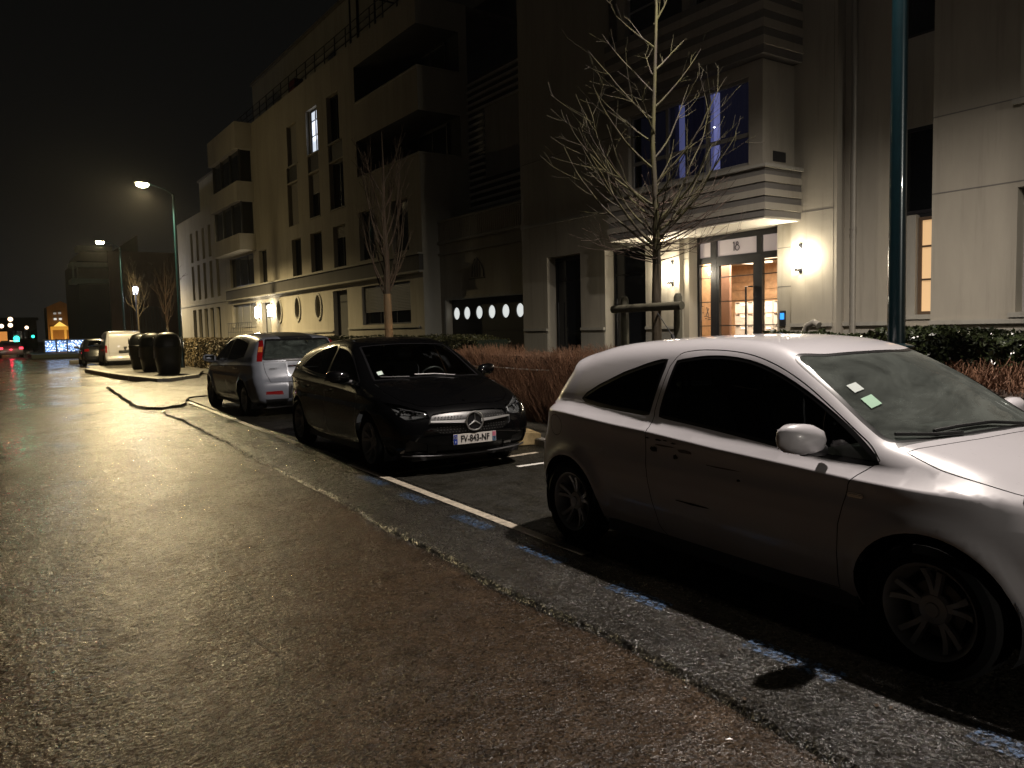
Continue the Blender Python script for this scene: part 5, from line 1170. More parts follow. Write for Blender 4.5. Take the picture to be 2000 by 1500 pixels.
# house number: a 1 and a round-bowled figure with a small closed head
nm = MB(); XN = XD+0.026; yc = 9.86; zc = 3.005
def arc2(cy, cz, ry, rz, t0, t1, n=18): return [(XN, cy-ry*math.cos(t), cz+rz*math.sin(t)) for t in np.linspace(t0, t1, n)]
nm.tube([(XN, yc+0.045, zc+0.058), (XN, yc+0.020, zc+0.082), (XN, yc+0.020, zc-0.085)], 0.0085, 6)
nm.tube(arc2(yc-0.055, zc-0.032, 0.046, 0.050, 0, 2*math.pi, 25), 0.0085, 6, cap=False)
nm.tube(arc2(yc-0.055, zc+0.045, 0.022, 0.030, 0, 2*math.pi, 17), 0.0085, 6, cap=False)
nm.build('house_number', mat('number_ink', (0.02,0.01,0.01), 0.5), E_)
# lobby behind the glass
LB = root('lobby', 'warm lit entrance hall with wooden walls behind the glass door', 'entrance hall'); LB.parent = None
WOODW = mat('lobby_wood', (0.46,0.29,0.165), 0.45, noise=(9,0.22)); LW2 = mat('lobby_pale_wall', (0.52,0.40,0.27), 0.6)
v = [(11.95,8.55,0.12), (15.6,8.55,0.12), (15.6,14.2,0.12), (11.95,14.2,0.12), (11.95,8.55,2.95), (15.6,8.55,2.95), (15.6,14.2,2.95), (11.95,14.2,2.95)]
raw('hall_floor', v[:4], [(0,1,2,3)], mat('lobby_floor', (0.25,0.22,0.19), 0.2), LB); raw('hall_ceiling', v[4:], [(3,2,1,0)], LW2, LB)
raw('back_wall', [v[1],v[2],v[6],v[5]], [(0,1,2,3)], WOODW, LB); raw('side_wall', [v[0],v[1],v[5],v[4]], [(3,2,1,0)], LW2, LB); raw('side_wall', [v[2],v[3],v[7],v[6]], [(0,1,2,3)], WOODW, LB)
raw('front_wall', [(11.955,10.78,0.12), (11.955,14.2,0.12), (11.955,14.2,2.95), (11.955,10.78,2.95)], [(0,1,2,3)], LW2, LB)
slab(LB, 'hall_pillar', (13.1,11.02,0.12), (13.16,11.42,2.94), mat('lobby_brown', (0.13,0.07,0.045), 0.4)); slab(LB, 'hall_screen', (13.1,11.43,0.12), (13.16,12.4,2.9), WOODW)
for k in range(14): slab(LB, 'wall_board', (15.57,8.6,0.15+k*0.2), (15.595,14.1,0.15+k*0.2+0.19), WOODW)
for k in range(7):
    z = 2.02-0.26*(k+1)
    for j in range(4):
        y = 10.28+j*0.34
        mb = slab(LB, 'letter_box', (14.0,y,z), (14.28,y+0.325,z+0.245), mat('letter_box_grey', (0.40,0.37,0.33), 0.45), 0.006)
        slab(mb, 'name_tag', (13.990,y+0.04,z+0.175), (13.998,y+0.15,z+0.205), mat('tag_white', (0.8,0.78,0.7), 0.3, emit=(1,0.9,0.75), es=0.6)); slab(mb, 'letter_slot', (13.991,y+0.19,z+0.222), (13.998,y+0.30,z+0.238), FRAME)
for (x, y) in ((12.9,9.6), (14.6,11.6), (13.6,10.6)):
    lp = slab(LB, 'ceiling_light', (x-0.3,y-0.3,2.90), (x+0.3,y+0.3,2.935), mat('ceiling_light_glow', (1,0.9,0.75), 0.5, emit=(1.0,0.80,0.58), es=3.0))
al = bpy.data.lights.new('hall_light', 'AREA'); al.energy = 420; al.color = (1.0,0.84,0.66); al.size = 1.6; ao = bpy.data.objects.new('hall_light', al); COL.objects.link(ao); ao.location = (13.5,10.9,2.86)
# graffiti-like etched letters on the left light
m = MB(); Xg = XD+0.028
for (y1, z1, y2, z2) in ((10.70,1.90,10.70,1.62), (10.70,1.90,10.64,1.90), (10.69,1.77,10.63,1.77), (10.56,1.88,10.50,1.70), (10.62,1.70,10.50,1.70), (10.50,1.86,10.58,1.70)): m.tube([(Xg,y1,z1), (Xg,y2,z2)], 0.009, 5)
m.build('etched_lettering', mat('etch_grey', (0.10,0.08,0.07), 0.6), E_)
for (y1, y2, z) in ((10.60,10.56,1.645), (10.53,10.45,1.66), (10.53,10.45,1.625)): slab(E_, 'etched_strip', (Xg-0.003,y2,z), (Xg+0.003,y1,z+0.02), mat('etch_grey', (0.1,0.08,0.07), 0.6))
# intercom
ic = root('intercom', 'narrow door intercom with glowing blue screen right of the entrance', 'intercom')
slab(ic, 'panel', (11.585,8.535,1.48), (11.618,8.65,1.75), FRAME, 0.004); slab(ic, 'screen', (11.580,8.552,1.60), (11.5845,8.633,1.71), mat('blue_screen', (0.02,0.1,0.3), 0.3, emit=(0.04,0.30,1.0), es=1.6))
slab(ic, 'button', (11.581,8.575,1.52), (11.5845,8.61,1.55), METAL)
# wall lamps by the entrance
WLG = mat('wall_lamp_glow', (1,0.95,0.85), 0.5, emit=(1.0,0.92,0.76), es=60)
def wall_lamp(x, y, z, lab, power, col=(1.0,0.86,0.64), sz=1.0, es=None, grp='wall lamps beside entrances'):
    r = root('wall_lamp', lab, 'wall lamp', (x, y, z), 0, grp)
    m = MB(); m.lathe([(0.0,0.17), (0.045,0.168), (0.048,0.15), (0.048,-0.15), (0.045,-0.168), (0,-0.17)], 16, 'z', (-0.10,0,0)); m.v = [(a*sz,b*sz,c*sz) for a,b,c in m.v]; m.build('lamp_shade', WLG, r, smooth=True)
    m = MB(); m.box((-0.145*sz,-0.018*sz,-0.215*sz), (-0.002,0.018*sz,-0.18*sz)); m.box((-0.02,-0.03*sz,-0.24*sz), (-0.002,0.03*sz,0.24*sz)); m.build('bracket', METAL, r)
    for dy in (-0.14, 0.14):
        pl = bpy.data.lights.new('wall_light', 'POINT'); pl.energy = power; pl.color = col; pl.shadow_soft_size = 0.05; po = bpy.data.objects.new('wall_light', pl); COL.objects.link(po); po.location = (x-0.17*sz, y+dy*sz, z)
    return r
wall_lamp(11.5, 8.16, 2.62, 'bright wall lamp on the wall right of the numbered entrance', 30)
wall_lamp(11.5, 11.10, 2.58, 'bright wall lamp left of the numbered entrance, just behind the tree', 30)
# striped bay: band, walls, windows and the upper balcony
def stripes(y0, y1, x0, z0, z1, n, nm_):
    h = (z1-z0)/n
    for k in range(n):
        dark = k % 2 == 0; e = 0.0 if dark else 0.022
        slab(A, nm_, (x0-e, y0-e, z0+k*h), (XW-0.003, y1+e, z0+(k+1)*h-0.0015), GREYR if dark else CREAM)
stripes(8.16, 11.92, 10.555, 3.27, 4.04, 7, 'stripe_band'); slab(A, 'sill_slab', (10.50,8.10,4.042), (XW-0.003,11.97,4.10), CREAM2, 0.008)
slab(A, 'soffit', (10.57,8.18,3.235), (XW-0.003,11.90,3.268), mat('white_soffit', (0.62,0.58,0.50), 0.7))
BX = 10.67
wall(A, BX, 8.29, 11.80, 4.10, 5.80, [(8.57,11.45,4.16,5.60,0.10)], CREAM, name='bay_wall')
slab(A, 'bay_side', (BX+0.001,8.292,4.10), (XW-0.003,8.35,5.80), CREAM); slab(A, 'bay_side', (BX+0.001,11.74,4.10), (XW-0.003,11.798,5.80), CREAM)
slab(A, 'air_vent', (10.93,8.275,4.20), (11.25,8.291,4.36), FRAME)
stripes(8.14, 11.92, 10.50, 5.82, 7.02, 9, 'balcony_band')
wall(A, 10.75, 8.35, 11.80, 7.02, 12, [(8.6,9.9,7.05,8.9,0.1), (10.1,11.6,7.05,8.9,0.1)], CREAM, name='bay_wall'); slab(A, 'bay_side', (10.752,8.352,7.02), (XW-0.003,8.40,12), CREAM)
window(A, 10.83, 8.6, 9.9, 7.05, 8.9, 2, (0.3,), fm=WFRAME); window(A, 10.83, 10.1, 11.6, 7.05, 8.9, 2, (0.3,), fm=WFRAME)
# first floor window: clear panes, bluish lit curtains behind
BG = thin_glass('bay_glass', (0.8,0.82,0.85), 0.02)
window(A, BX+0.08, 8.57, 11.45, 4.16, 5.60, 3, (0.36,), 0.06, WFRAME, BG, bar=0.07)
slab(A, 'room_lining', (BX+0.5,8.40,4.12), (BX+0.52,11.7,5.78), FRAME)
cu = bpy.data.objects.new('curtain', None)
COL.objects.link(cu); tag(cu, 'bluish violet curtains glowing behind the first floor bay window', 'curtain'); 
def curtain(y0, y1, z0, z1, x, col, es, name='curtain_panel', n=60):
    v = []; f = []
    for i in range(n+1):
        y = y0+(y1-y0)*i/n; xx = x+0.035*math.sin(i*1.35)+0.02*math.sin(i*0.53+2); v += [(xx,y,z0), (xx,y,z1)]
    for i in range(n): f.append((2*i,2*i+1,2*i+3,2*i+2))
    m_ = mat('curtain_%s_%.2f' % (col[:1], es), (0.10,0.10,0.16), 0.8, emit=col, es=es); return raw(name, v, f, m_, cu, True)
curtain(8.60, 9.42, 4.2, 5.6, BX+0.30, (0.13,0.13,0.28), 0.03); curtain(9.42,9.56,4.2,5.6,BX+0.33,(0.40,0.42,0.95),0.34,n=8); curtain(9.56,9.72,4.2,5.6,BX+0.30,(0.28,0.30,0.75),0.20,n=8)
curtain(9.72,10.30,4.2,5.6,BX+0.36,(0.08,0.08,0.2),0.02,n=24); curtain(10.30,10.42,4.2,5.6,BX+0.33,(0.33,0.36,0.85),0.20,n=6); curtain(10.42,11.4,4.2,5.6,BX+0.34,(0.10,0.10,0.19),0.022,n=40)
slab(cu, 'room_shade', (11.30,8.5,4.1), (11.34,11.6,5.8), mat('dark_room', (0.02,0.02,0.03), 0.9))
m = MB(); m.lathe([(0,0.02), (0.02,0), (0,-0.02)], 10, 'z', (BX+0.24,9.50,5.0)); m.build('lamp_bulb', mat('small_bulb', (1,1,1), 0.5, emit=(0.9,0.92,1), es=9), cu)
window(A, 11.72, 12.02, 12.90, 6.95, 8.75, 2, (0.3,), fm=WFRAME, pm=PANE); window(A, 11.72, 12.1, 12.9, 9.6, 11.4, 2, (0.3,), fm=WFRAME)
# recessed window column and windows of the right hand wall
XR = 11.96
window(A, XR, 5.985, 6.71, 3.16, 4.45, 1, (), fm=FRAME); wall(A, XR-0.03, 5.985, 6.718, 4.45, 5.80, [], CREAM2, name='spandrel'); window(A, XR, 5.985, 6.71, 5.80, 7.4, 1, (), fm=FRAME); wall(A, XR-0.03, 5.985, 6.718, 7.4, 8.8, [], CREAM2, name='spandrel')
window(A, XR, 5.985, 6.71, 8.8, 10.4, 1, (), fm=FRAME); wall(A, XR-0.03, 5.985, 6.718, 10.4, 14.2, [], CREAM2, name='spandrel')
LITW = mat('warm_lit_pane', (0.5,0.35,0.2), 0.4, emit=(1.0,0.62,0.30), es=0.62)
window(A, XR, 5.985, 6.42, 1.62, 3.10, 1, (0.36,0.70), 0.05, mat('lit_frame', (0.12,0.08,0.05), 0.5), LITW); slab(A, 'window_pillar', (XR-0.06,6.425,1.60), (XR+0.05,6.72,3.14), CREAM2); slab(A, 'sill_slab', (11.70,5.99,1.55), (XR,6.715,1.62), CREAM2)
for z0, z1 in ((1.62,3.27), (4.42,6.2)):
    window(A, XW+0.20, 3.3, 4.85, z0, z1, 2, (), fm=WFRAME, shut=0.15); window(A, XW+0.20, -1.2, 1.0, z0, z1, 2, (), fm=WFRAME, shut=0.4)
    slab(A, 'sill_slab', (XW-0.06,3.25,z0-0.07), (XW-0.003,4.92,z0-0.005), CREAM2); slab(A, 'sill_slab', (XW-0.06,-1.25,z0-0.07), (XW-0.003,1.05,z0-0.005), CREAM2)
m = MB(); m.tube([(11.64,7.30,0.1), (11.64,7.30,14)], 0.048, 12)
for z in (1.2,3.0,4.8,6.6,8.4): m.lathe([(0.055,z), (0.056,z+0.03)], 12, 'z', (11.64,7.30,0)); 
m.build('downpipe', ZINC, A, smooth=True)
m = MB(); m.tube([(0,0,0), (0,0,1.05), (-0.01,-0.03,1.22), (-0.03,-0.12,1.36), (-0.05,-0.24,1.40), (-0.06,-0.32,1.36)], [0.042,0.042,0.042,0.045,0.045,0.05], 12); m.lathe([(0.055,0.98), (0.062,1.02), (0.055,1.06)], 12, 'z')
o = m.build('vent_pipe', ZINC, None, smooth=True); o.location = (9.6,6.80,0.14); tag(o, 'bent metal vent pipe standing before the wall right of the entrance', 'vent pipe')

# ---------------------------------------------------------------- garage link between the blocks
G = root('garage_building', 'low garage entrance with lit round portholes in a black door', 'garage')
XG = 12.1
wall(G, XG, 16.31, 21.9, 0, 4.86, [(16.60,21.30,0.0,2.46,0.28)], CREAM, name='wall')
slab(G, 'cornice', (XG-0.06,16.31,3.86), (XG-0.003,21.9,3.93), CREAM2); slab(G, 'cornice', (XG-0.09,16.31,4.20), (XG-0.003,21.9,4.28), CREAM2); slab(G, 'coping', (XG-0.05,16.31,4.862), (XG+0.4,21.9,4.93), CREAM2)
for k in range(54): slab(G, 'parapet_flute', (XG-0.028,16.33+k*0.103,4.283), (XG-0.003,16.33+k*0.103+0.06,4.858), CREAM)
slab(G, 'door_surround', (XG-0.03,21.31,0), (XG-0.003,21.45,2.55), CREAM2); slab(G, 'door_surround', (XG-0.03,16.5,2.465), (XG-0.003,21.305,2.55), CREAM2)
slab(G, 'pilaster', (XG-0.12,21.66,0), (XG-0.003,21.9,4.85), CREAM)
# garage door leaf with six round holes
dm = MB(); XL = XG+0.20; ya, yb_, za, zb_ = 16.6, 21.3, 0.0, 2.46; pz, pr = 2.04, 0.195; pys = [21.02, 20.40, 19.70, 19.01, 18.29, 17.58]
edges = [yb_]+[(pys[i]+pys[i+1])/2 for i in range(5)]+[ya]
for i, py in enumerate(pys):
    y1_, y0_ = edges[i], edges[i+1]; n = 28; vs = []; fs = []
    for k in range(n):
        t = 2*math.pi*k/n; c, s_ = math.cos(t), math.sin(t); vs.append((XL, py+pr*c, pz+pr*s_))
        hy = (y1_-py) if c > 0 else (py-y0_); hz = (zb_-0.05-pz) if s_ > 0 else (pz-1.6); q = min(hy/max(abs(c),1e-6), hz/max(abs(s_),1e-6)); vs.append((XL, py+c*q, pz+s_*q))
    for k in range(n): fs.append((2*k, 2*k+1, 2*((k+1)%n)+1, 2*((k+1)%n)))
    dm.add(vs, fs)
    for cy, cz in ((y0_,1.6), (y1_,1.6), (y0_,zb_-0.05), (y1_,zb_-0.05)):   # fill the square's corners
        near = sorted(range(n), key=lambda k: (vs[2*k+1][1]-cy)**2+(vs[2*k+1][2]-cz)**2)[:2]
        dm.add([(XL,cy,cz), vs[2*near[0]+1], vs[2*near[1]+1]], [(0,1,2)])
dm.add([(XL,ya,za), (XL,yb_,za), (XL,yb_,1.6), (XL,ya,1.6)], [(0,1,2,3)]); dm.add([(XL,ya,zb_-0.05), (XL,yb_,zb_-0.05), (XL,yb_,zb_), (XL,ya,zb_)], [(0,1,2,3)])
gd = raw('garage_door', dm.v, dm.f, BLACKDOOR, G)
for i, py in enumerate(pys):
    m = MB(); m.lathe([(0.001,0.02), (pr-0.004,0.02)], 28, 'x', (XL,py,pz)); m.build('porthole', mat('porthole_glow', (0.8,0.8,0.8), 0.6, emit=(0.93,0.97,0.95), es=0.72), gd)
    m = MB(); m.lathe([(pr-0.006,0.0), (pr-0.006,-0.012), (pr+0.012,-0.012), (pr+0.012,-0.001)], 28, 'x', (XL,py,pz)); m.build('porthole_rim', FRAME, gd, smooth=True)
for z in (0.5,1.0,1.5): slab(gd, 'door_rib', (XL-0.012,ya+0.02,z), (XL-0.002,yb_-0.02,z+0.03), BLACKDOOR)
# sailing boat relief
m = MB(); xr = XG-0.012; SB = mat('boat_relief', (0.10,0.09,0.07), 0.7)
for pts in ([(19.86,3.03), (19.02,3.03)], [(19.55,3.06), (19.55,3.58)], [(19.43,3.06), (19.43,3.62)], [(19.08,3.06), (19.10,3.25), (19.2,3.42), (19.32,3.52), (19.43,3.62)], [(19.30,3.06), (19.30,3.5)], [(19.72,3.08), (19.68,3.38), (19.55,3.58)]):
    m.tube([(xr,y,z) for y,z in pts], 0.014, 6)
m.build('boat_relief', SB, G)
slab(G, 'side_light', (XG-0.16,21.70,2.46), (XG-0.121,21.80,2.60), FRAME)
# set-back block with louvred stripes above the garage
H_ = root('rear_building', 'dark set-back block with pale louvre stripes above the garage', 'building')
wall(H_, 13.30, 16.31, 21.64, 4.6, 9.42, [], stucco('rear_grey', (0.26,0.25,0.23)), name='wall'); slab(H_, 'roof', (13.31,16.31,9.30), (15.4,21.64,9.41), GREYR)
wall(H_, 15.5, 16.31, 27, 9.0, 16.2, [(17.0,21.0,9.6,12.0,0.5)], GREYR, name='upper_wall')
LVM = stucco('louvre_white', (0.50,0.49,0.45))
for k in range(19):
    z = 5.36+k*0.213; full = (k < 4) or (k > 13); a = 16.4 if full else 20.70
    slab(H_, 'louvre', (13.225,a,z), (13.297,21.62,z+0.075), LVM); slab(H_, 'louvre_gap', (13.285,a,z+0.077), (13.298,21.62,z+0.211), SHUTD)

# ---------------------------------------------------------------- long block beyond
B = root('apartment_building', 'long cream apartment block with dark cornice band, corner balconies and one lit window', 'building')
yA, yB = 21.65, 44.3
W1 = [(32.54,33.71,4.01,5.59), (30.12,31.41,4.02,5.60), (27.70,28.91,4.02,5.58), (37.35,38.55,4.01,5.56), (25.08,26.43,4.08,5.80), (22.55,23.77,4.12,5.80)]
W2 = [(32.66,33.97,6.18,7.98), (30.14,31.34,6.21,7.97), (27.66,29.07,6.23,8.0)]; W3 = [(32.55,33.77,8.72,10.42), (30.13,31.38,8.74,10.50), (27.90,29.10,8.72,10.50)]
GF = [(27.74,29.17,0.1,3.14), (22.56,26.40,1.78,3.15), (37.11,38.55,0.1,3.06), (39.44,43.9,1.92,3.13), (39.5,43.9,4.05,5.60)]
BAL = [(21.65,26.4,6.99,8.29), (21.65,26.4,9.59,10.87)]
port = [(35.74,2.57), (33.25,2.60), (30.74,2.60)]
pops = [(y-0.45,y+0.45,z-0.62,z+0.62,0.0) for y, z in port]
ops = [(*o,0.20) for o in W1+W2+W3]+[(*GF[0],0.2), (*GF[1],0.16), (*GF[2],0.25), (*GF[3],0.15), (*GF[4],0.15)]+[(*o,0.0) for o in BAL]+pops
ops += [(a,b,8.04,8.70,0.12) for a, b in ((32.66,33.97), (30.14,31.34), (27.66,29.07))]
wall(B, XW, yA, yB, 0, 11.75, ops, CREAM, name='wall')
for a, b in ((32.66,33.97), (30.14,31.34), (27.66,29.07)): slab(B, 'spandrel_panel', (XW+0.10,a+0.003,8.043), (XW+0.119,b-0.003,8.697), SHUTD)
sw_ = MB()
for xa, xb, za, zb_ in ((11.5,13.3,0,6.99), (11.5,13.3,8.29,9.59), (11.5,13.3,10.87,11.75), (13.0,13.3,6.99,8.29), (13.0,13.3,9.59,10.87)): sw_.add([(xa,21.65,za), (xb,21.65,za), (xb,21.65,zb_), (xa,21.65,zb_)], [(0,1,2,3)])
raw('side_wall', sw_.v, sw_.f, CREAM2, B); slab(B, 'roof', (11.503,21.66,11.6), (19,44.3,11.72), GREYR); wall(B, 18.9, 21.7, 44.2, 0, 11.5, [], GREYR, name='rear_wall')
slab(B, 'cornice_band', (XW-0.16,21.6,3.42), (XW-0.003,44.4,3.90), DGREY); slab(B, 'cornice_cap', (XW-0.22,21.55,3.905), (XW-0.003,44.42,3.96), CREAM2); slab(B, 'cornice_base', (XW-0.19,21.58,3.355), (XW-0.003,44.42,3.415), CREAM2)
slab(B, 'plinth_ledge', (XW-0.05,21.96,1.64), (XW-0.003,27.70,1.70), CREAM2); slab(B, 'plinth_ledge', (XW-0.05,29.2,1.55), (XW-0.003,37.08,1.61), CREAM2)
# window fittings
for i, (a, b, c, d) in enumerate(W1):
    window(B, XW+0.17, a+0.003, b-0.003, c+0.003, d-0.003, 2 if i < 4 else 1, (), 0.05, FRAME, shut=(0,0,0.28,0,0,0)[i])
for i, (a, b, c, d) in enumerate(W2):
    window(B, XW+0.17, a+0.003, b-0.003, c+0.003, d-0.003, 2, (), 0.05, FRAME, shut=(1.0,0.45,0.0)[i], shut_gap=0.12)
LIT2 = mat('cool_lit_pane', (0.5,0.5,0.55), 0.5, emit=(0.80,0.88,1.0), es=0.85); LIT3 = mat('violet_lit_pane', (0.3,0.3,0.5), 0.5, emit=(0.35,0.30,0.75), es=0.45)
for i, (a, b, c, d) in enumerate(W3):
    if i == 1:
        w = window(B, XW+0.15, a+0.003, b-0.16, c+0.003, d-0.003, 2, (0.42,0.76), 0.07, FRAME, LIT2, bar=0.05); slab(B, 'reveal_panel', (XW+0.12,b-0.157,c+0.003), (XW+0.19,b-0.003,d-0.003), CREAM2)
        slab(w, 'curtain_fold', (XW+0.165,a+0.07,c+0.08), (XW+0.175,a+0.42,c+0.66), LIT3)
        for k in (0,1):  # drawn curtains leave a tapering gap
            y0_ = a+0.60+k*0.5; raw('curtain_edge', [(XW+0.17,y0_-0.05,c+0.75), (XW+0.17,y0_+0.10,c+0.75), (XW+0.17,y0_+0.02,d-0.1)], [(0,1,2)], mat('curtain_shadow', (0.10,0.10,0.12), 0.9), w)
    else: window(B, XW+0.17, a+0.003, b-0.003, c+0.003, d-0.003, 2, (), 0.05, FRAME, shut=(1.0,0,0.0)[i], shut_gap=0.12)
lw = bpy.data.lights.new('window_glow', 'AREA'); lw.energy = 5; lw.color = (0.85,0.9,1); lw.size = 0.8; lo = bpy.data.objects.new('window_glow', lw); COL.objects.link(lo); lo.location = (XW+0.14,30.7,9.7); lo.rotation_euler = (0,R(-90),0)
for a, b, c, d in W1[:3]+[W2[1],W2[2],W3[0],W3[1],W3[2]]: slab(B, 'sill_slab', (XW-0.05,a-0.04,c-0.05), (XW-0.003,b+0.04,c-0.004), CREAM2)
window(B, XW+0.17, 27.743, 29.167, 0.11, 3.137, 1, (0.86,), 0.09, FRAME, mat('frosted_grey', (0.10,0.10,0.095), 0.4)); w = window(B, XW+0.13, 22.563, 26.397, 1.783, 3.147, 3, (), 0.05, FRAME)
s = MB()
for k in range(18): s.box((XW+0.085,22.60,2.22+k*0.051), (XW+0.10,26.36,2.262+k*0.051))
s.build('shutter', mat('mid_shutter', (0.075,0.072,0.07), 0.5), w)
w = window(B, XW+0.2, 37.113, 38.547, 0.11, 3.057, 2, (), 0.08, FRAME, mat('entry_glass', (0.25,0.25,0.22), 0.3))
window(B, XW+0.12, 39.443, 43.897, 1.923, 3.127, 3, (), 0.06, WFRAME, mat('pale_blind', (0.26,0.25,0.22), 0.5)); window(B, XW+0.12, 39.503, 43.897, 4.053, 5.597, 3, (), 0.05, FRAME)
m = MB()
for k in range(14): y = 39.5+k*0.34; m.box((XW-0.25,y,1.15), (XW-0.235,y+0.02,2.15))
for z in (1.15,1.65,2.13): m.box((XW-0.255,39.4,z), (XW-0.23,44.0,z+0.025))
m.build('railing', METAL, B)
for (y, z) in port:
    n = 32; ry, rz = 0.30, 0.47; vs = []; fs = []
    for k in range(n):
        t = 2*math.pi*k/n; c, s_ = math.cos(t), math.sin(t); q = min(0.45/max(abs(c),1e-6), 0.62/max(abs(s_),1e-6)); vs += [(XW,y+ry*c,z+rz*s_), (XW,y+q*c,z+q*s_), (XW+0.2,y+ry*c,z+rz*s_)]
    for k in range(n): a_, b_ = 3*k, 3*((k+1)%n); fs += [(a_,a_+1,b_+1,b_), (a_,b_,b_+2,a_+2)]
    for cy in (-1,1):
        for cz in (-1,1):
            cn = (y+0.45*cy, z+0.62*cz); near = sorted(range(n), key=lambda k: (vs[3*k+1][1]-cn[0])**2+(vs[3*k+1][2]-cn[1])**2)[:2]; o_ = len(vs); vs.append((XW,cn[0],cn[1])); fs.append((o_,3*near[0]+1,3*near[1]+1))
    raw('porthole_wall', vs, fs, CREAM, B)
    m = MB(); vs = []; fs = []
    for k in range(n):
        t = 2*math.pi*k/n
        for q, x in ((1.0,-0.0), (1.0,-0.05), (1.22,-0.05), (1.22,0.0)): vs.append((XW-0.002+x, y+(ry*q if q == 1 else ry+0.09)*math.cos(t), z+(rz*q if q == 1 else rz+0.09)*math.sin(t)))
    for k in range(n):
        for j in range(3): fs.append((4*k+j, 4*k+j+1, 4*((k+1)%n)+j+1, 4*((k+1)%n)+j))
    m.add(vs, fs); pw = m.build('round_window', CREAM2, B, smooth=True)
    raw('pane', [(XW+0.15,y+ry*math.cos(2*math.pi*k/n),z+rz*math.sin(2*math.pi*k/n)) for k in range(n)], [tuple(range(n))], PANE, pw)
# loggias: dark recess, white fronts stepping out
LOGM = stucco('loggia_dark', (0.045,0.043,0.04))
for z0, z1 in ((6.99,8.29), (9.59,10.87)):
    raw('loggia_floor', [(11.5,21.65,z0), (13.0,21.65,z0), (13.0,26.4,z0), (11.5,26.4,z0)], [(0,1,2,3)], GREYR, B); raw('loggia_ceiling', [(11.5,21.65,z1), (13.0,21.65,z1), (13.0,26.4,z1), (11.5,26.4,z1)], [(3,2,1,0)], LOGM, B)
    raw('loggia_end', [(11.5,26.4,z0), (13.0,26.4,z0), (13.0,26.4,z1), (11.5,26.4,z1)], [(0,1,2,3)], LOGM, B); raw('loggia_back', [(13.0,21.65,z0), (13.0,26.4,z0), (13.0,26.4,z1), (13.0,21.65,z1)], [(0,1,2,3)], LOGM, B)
    window(B, 12.93, 22.4, 25.4, z0+0.03, z1-0.06, 3, (), 0.06, FRAME)
    for y in (21.66,): slab(B, 'parapet_coping', (11.46,21.60,z0-0.002), (11.62,26.4,z0+0.04), CREAM2)
    slab(B, 'parapet_coping', (11.62,21.60,z0-0.002), (12.99,21.72,z0+0.04), CREAM2)
# oriel at the far end
for (z0, z1, w_) in ((5.66,6.45,True), (8.02,8.95,True), (10.5,11.76,True)): slab(B, 'oriel_band', (10.70,38.9,z0), (XW-0.003,44.25,z1), CREAM)
for (z0, z1) in ((6.45,8.02), (8.95,10.5)):
    slab(B, 'oriel_core', (10.95,39.2,z0+0.002), (XW-0.003,44.2,z1-0.002), PANE)
    for y in (39.1,40.8,42.5,44.1): slab(B, 'oriel_mullion', (10.88,y-0.04,z0+0.002), (10.948,y+0.04,z1-0.002), FRAME)
    window(B, XW+0.01, 37.2, 38.5, z0+0.1, z1-0.05, 1, (), 0.05, FRAME)
# roof terrace: rail and attic
ra = MB(); yy = np.arange(22, 44.4, 1.05)
for y in yy: ra.box((XW+0.10,y,11.75), (XW+0.13,y+0.03,12.55))
for z in (12.0,12.26,12.53): ra.box((XW+0.10,21.95,z), (XW+0.125,44.3,z+0.02))
for z in (12.0,12.26,12.53): ra.box((XW+0.10,44.28,z), (XW+2.2,44.30,z+0.02))
ra.build('roof_railing', METAL, B, props=dict(kind='stuff'))
m = MB(); m.tube([(XW+0.2,27.0,11.75), (XW+0.2,27.0,13.7), (XW+0.2,24.9,13.7), (XW+0.2,24.9,11.75)], 0.035, 6); m.tube([(XW+2,27.0,13.7), (XW+0.2,27.0,13.7)], 0.03, 6); m.build('pergola_frame', METAL, B)
wall(B, 13.5, 30.5, 45.1, 11.72, 15.4, [], CREAM2, name='attic_wall'); wall(B, 13.6, 20.5, 30.5, 11.72, 16.4, [], CREAM2, name='attic_wall'); slab(B, 'attic_roof', (13.4,20.4,15.42), (19,45.2,15.55), GREYR)
slab(B, 'attic_side', (13.502,45.05,11.72), (19,45.1,15.4), CREAM2)
m = MB(); m.box((XW+0.35,33.5,11.8), (XW+0.75,34.2,12.5)); m.build('red_planter', mat('red_planter', (0.10,0.012,0.012), 0.6), B)
wall_lamp(11.5, 38.86, 2.60, 'bright wall lamp right of the far entrance near the round windows', 26, sz=1.5); wall_lamp(11.5, 36.85, 2.62, 'bright wall lamp between the far entrance and the first round window', 26, sz=1.5)

# ---------------------------------------------------------------- lower wing beyond
C_ = root('apartment_building', 'lower apartment wing with tall narrow windows beyond the long block', 'building')
fins = [(46.2+i*1.55, 46.85+i*1.55, 3.75, 5.9) for i in range(5)]+[(46.2+i*1.55, 46.85+i*1.55, 6.15, 8.0) for i in range(5)]
grf = [(46.4+i*1.5, 47.3+i*1.5, 1.3, 3.15) for i in range(5)]
wall(C_, XW, 44.3, 57, 0, 9.0, [(*o,0.18) for o in fins+grf], CREAM, name='wall')
for o in fins: window(C_, XW+0.15, o[0]+0.003, o[1]-0.003, o[2]+0.003, o[3]-0.003, 1, (), 0.05, FRAME)
for o in grf: window(C_, XW+0.15, o[0]+0.003, o[1]-0.003, o[2]+0.003, o[3]-0.003, 1, (), 0.05, FRAME, SHUTD)
slab(C_, 'string_course', (XW-0.05,44.4,3.4), (XW-0.003,57,3.5), CREAM2); slab(C_, 'roof', (11.503,44.35,8.9), (19,57,8.99), GREYR); slab(C_, 'side_wall', (11.503,56.95,0), (19,57,8.9), CREAM2)
wall(C_, 13.0, 46, 56.5, 9.0, 11.9, [(48,52,9.3,10.9,0.3)], CREAM2, name='attic_wall'); slab(C_, 'attic_roof', (12.9,45.9,11.9), (19,56.6,12.02), GREYR)
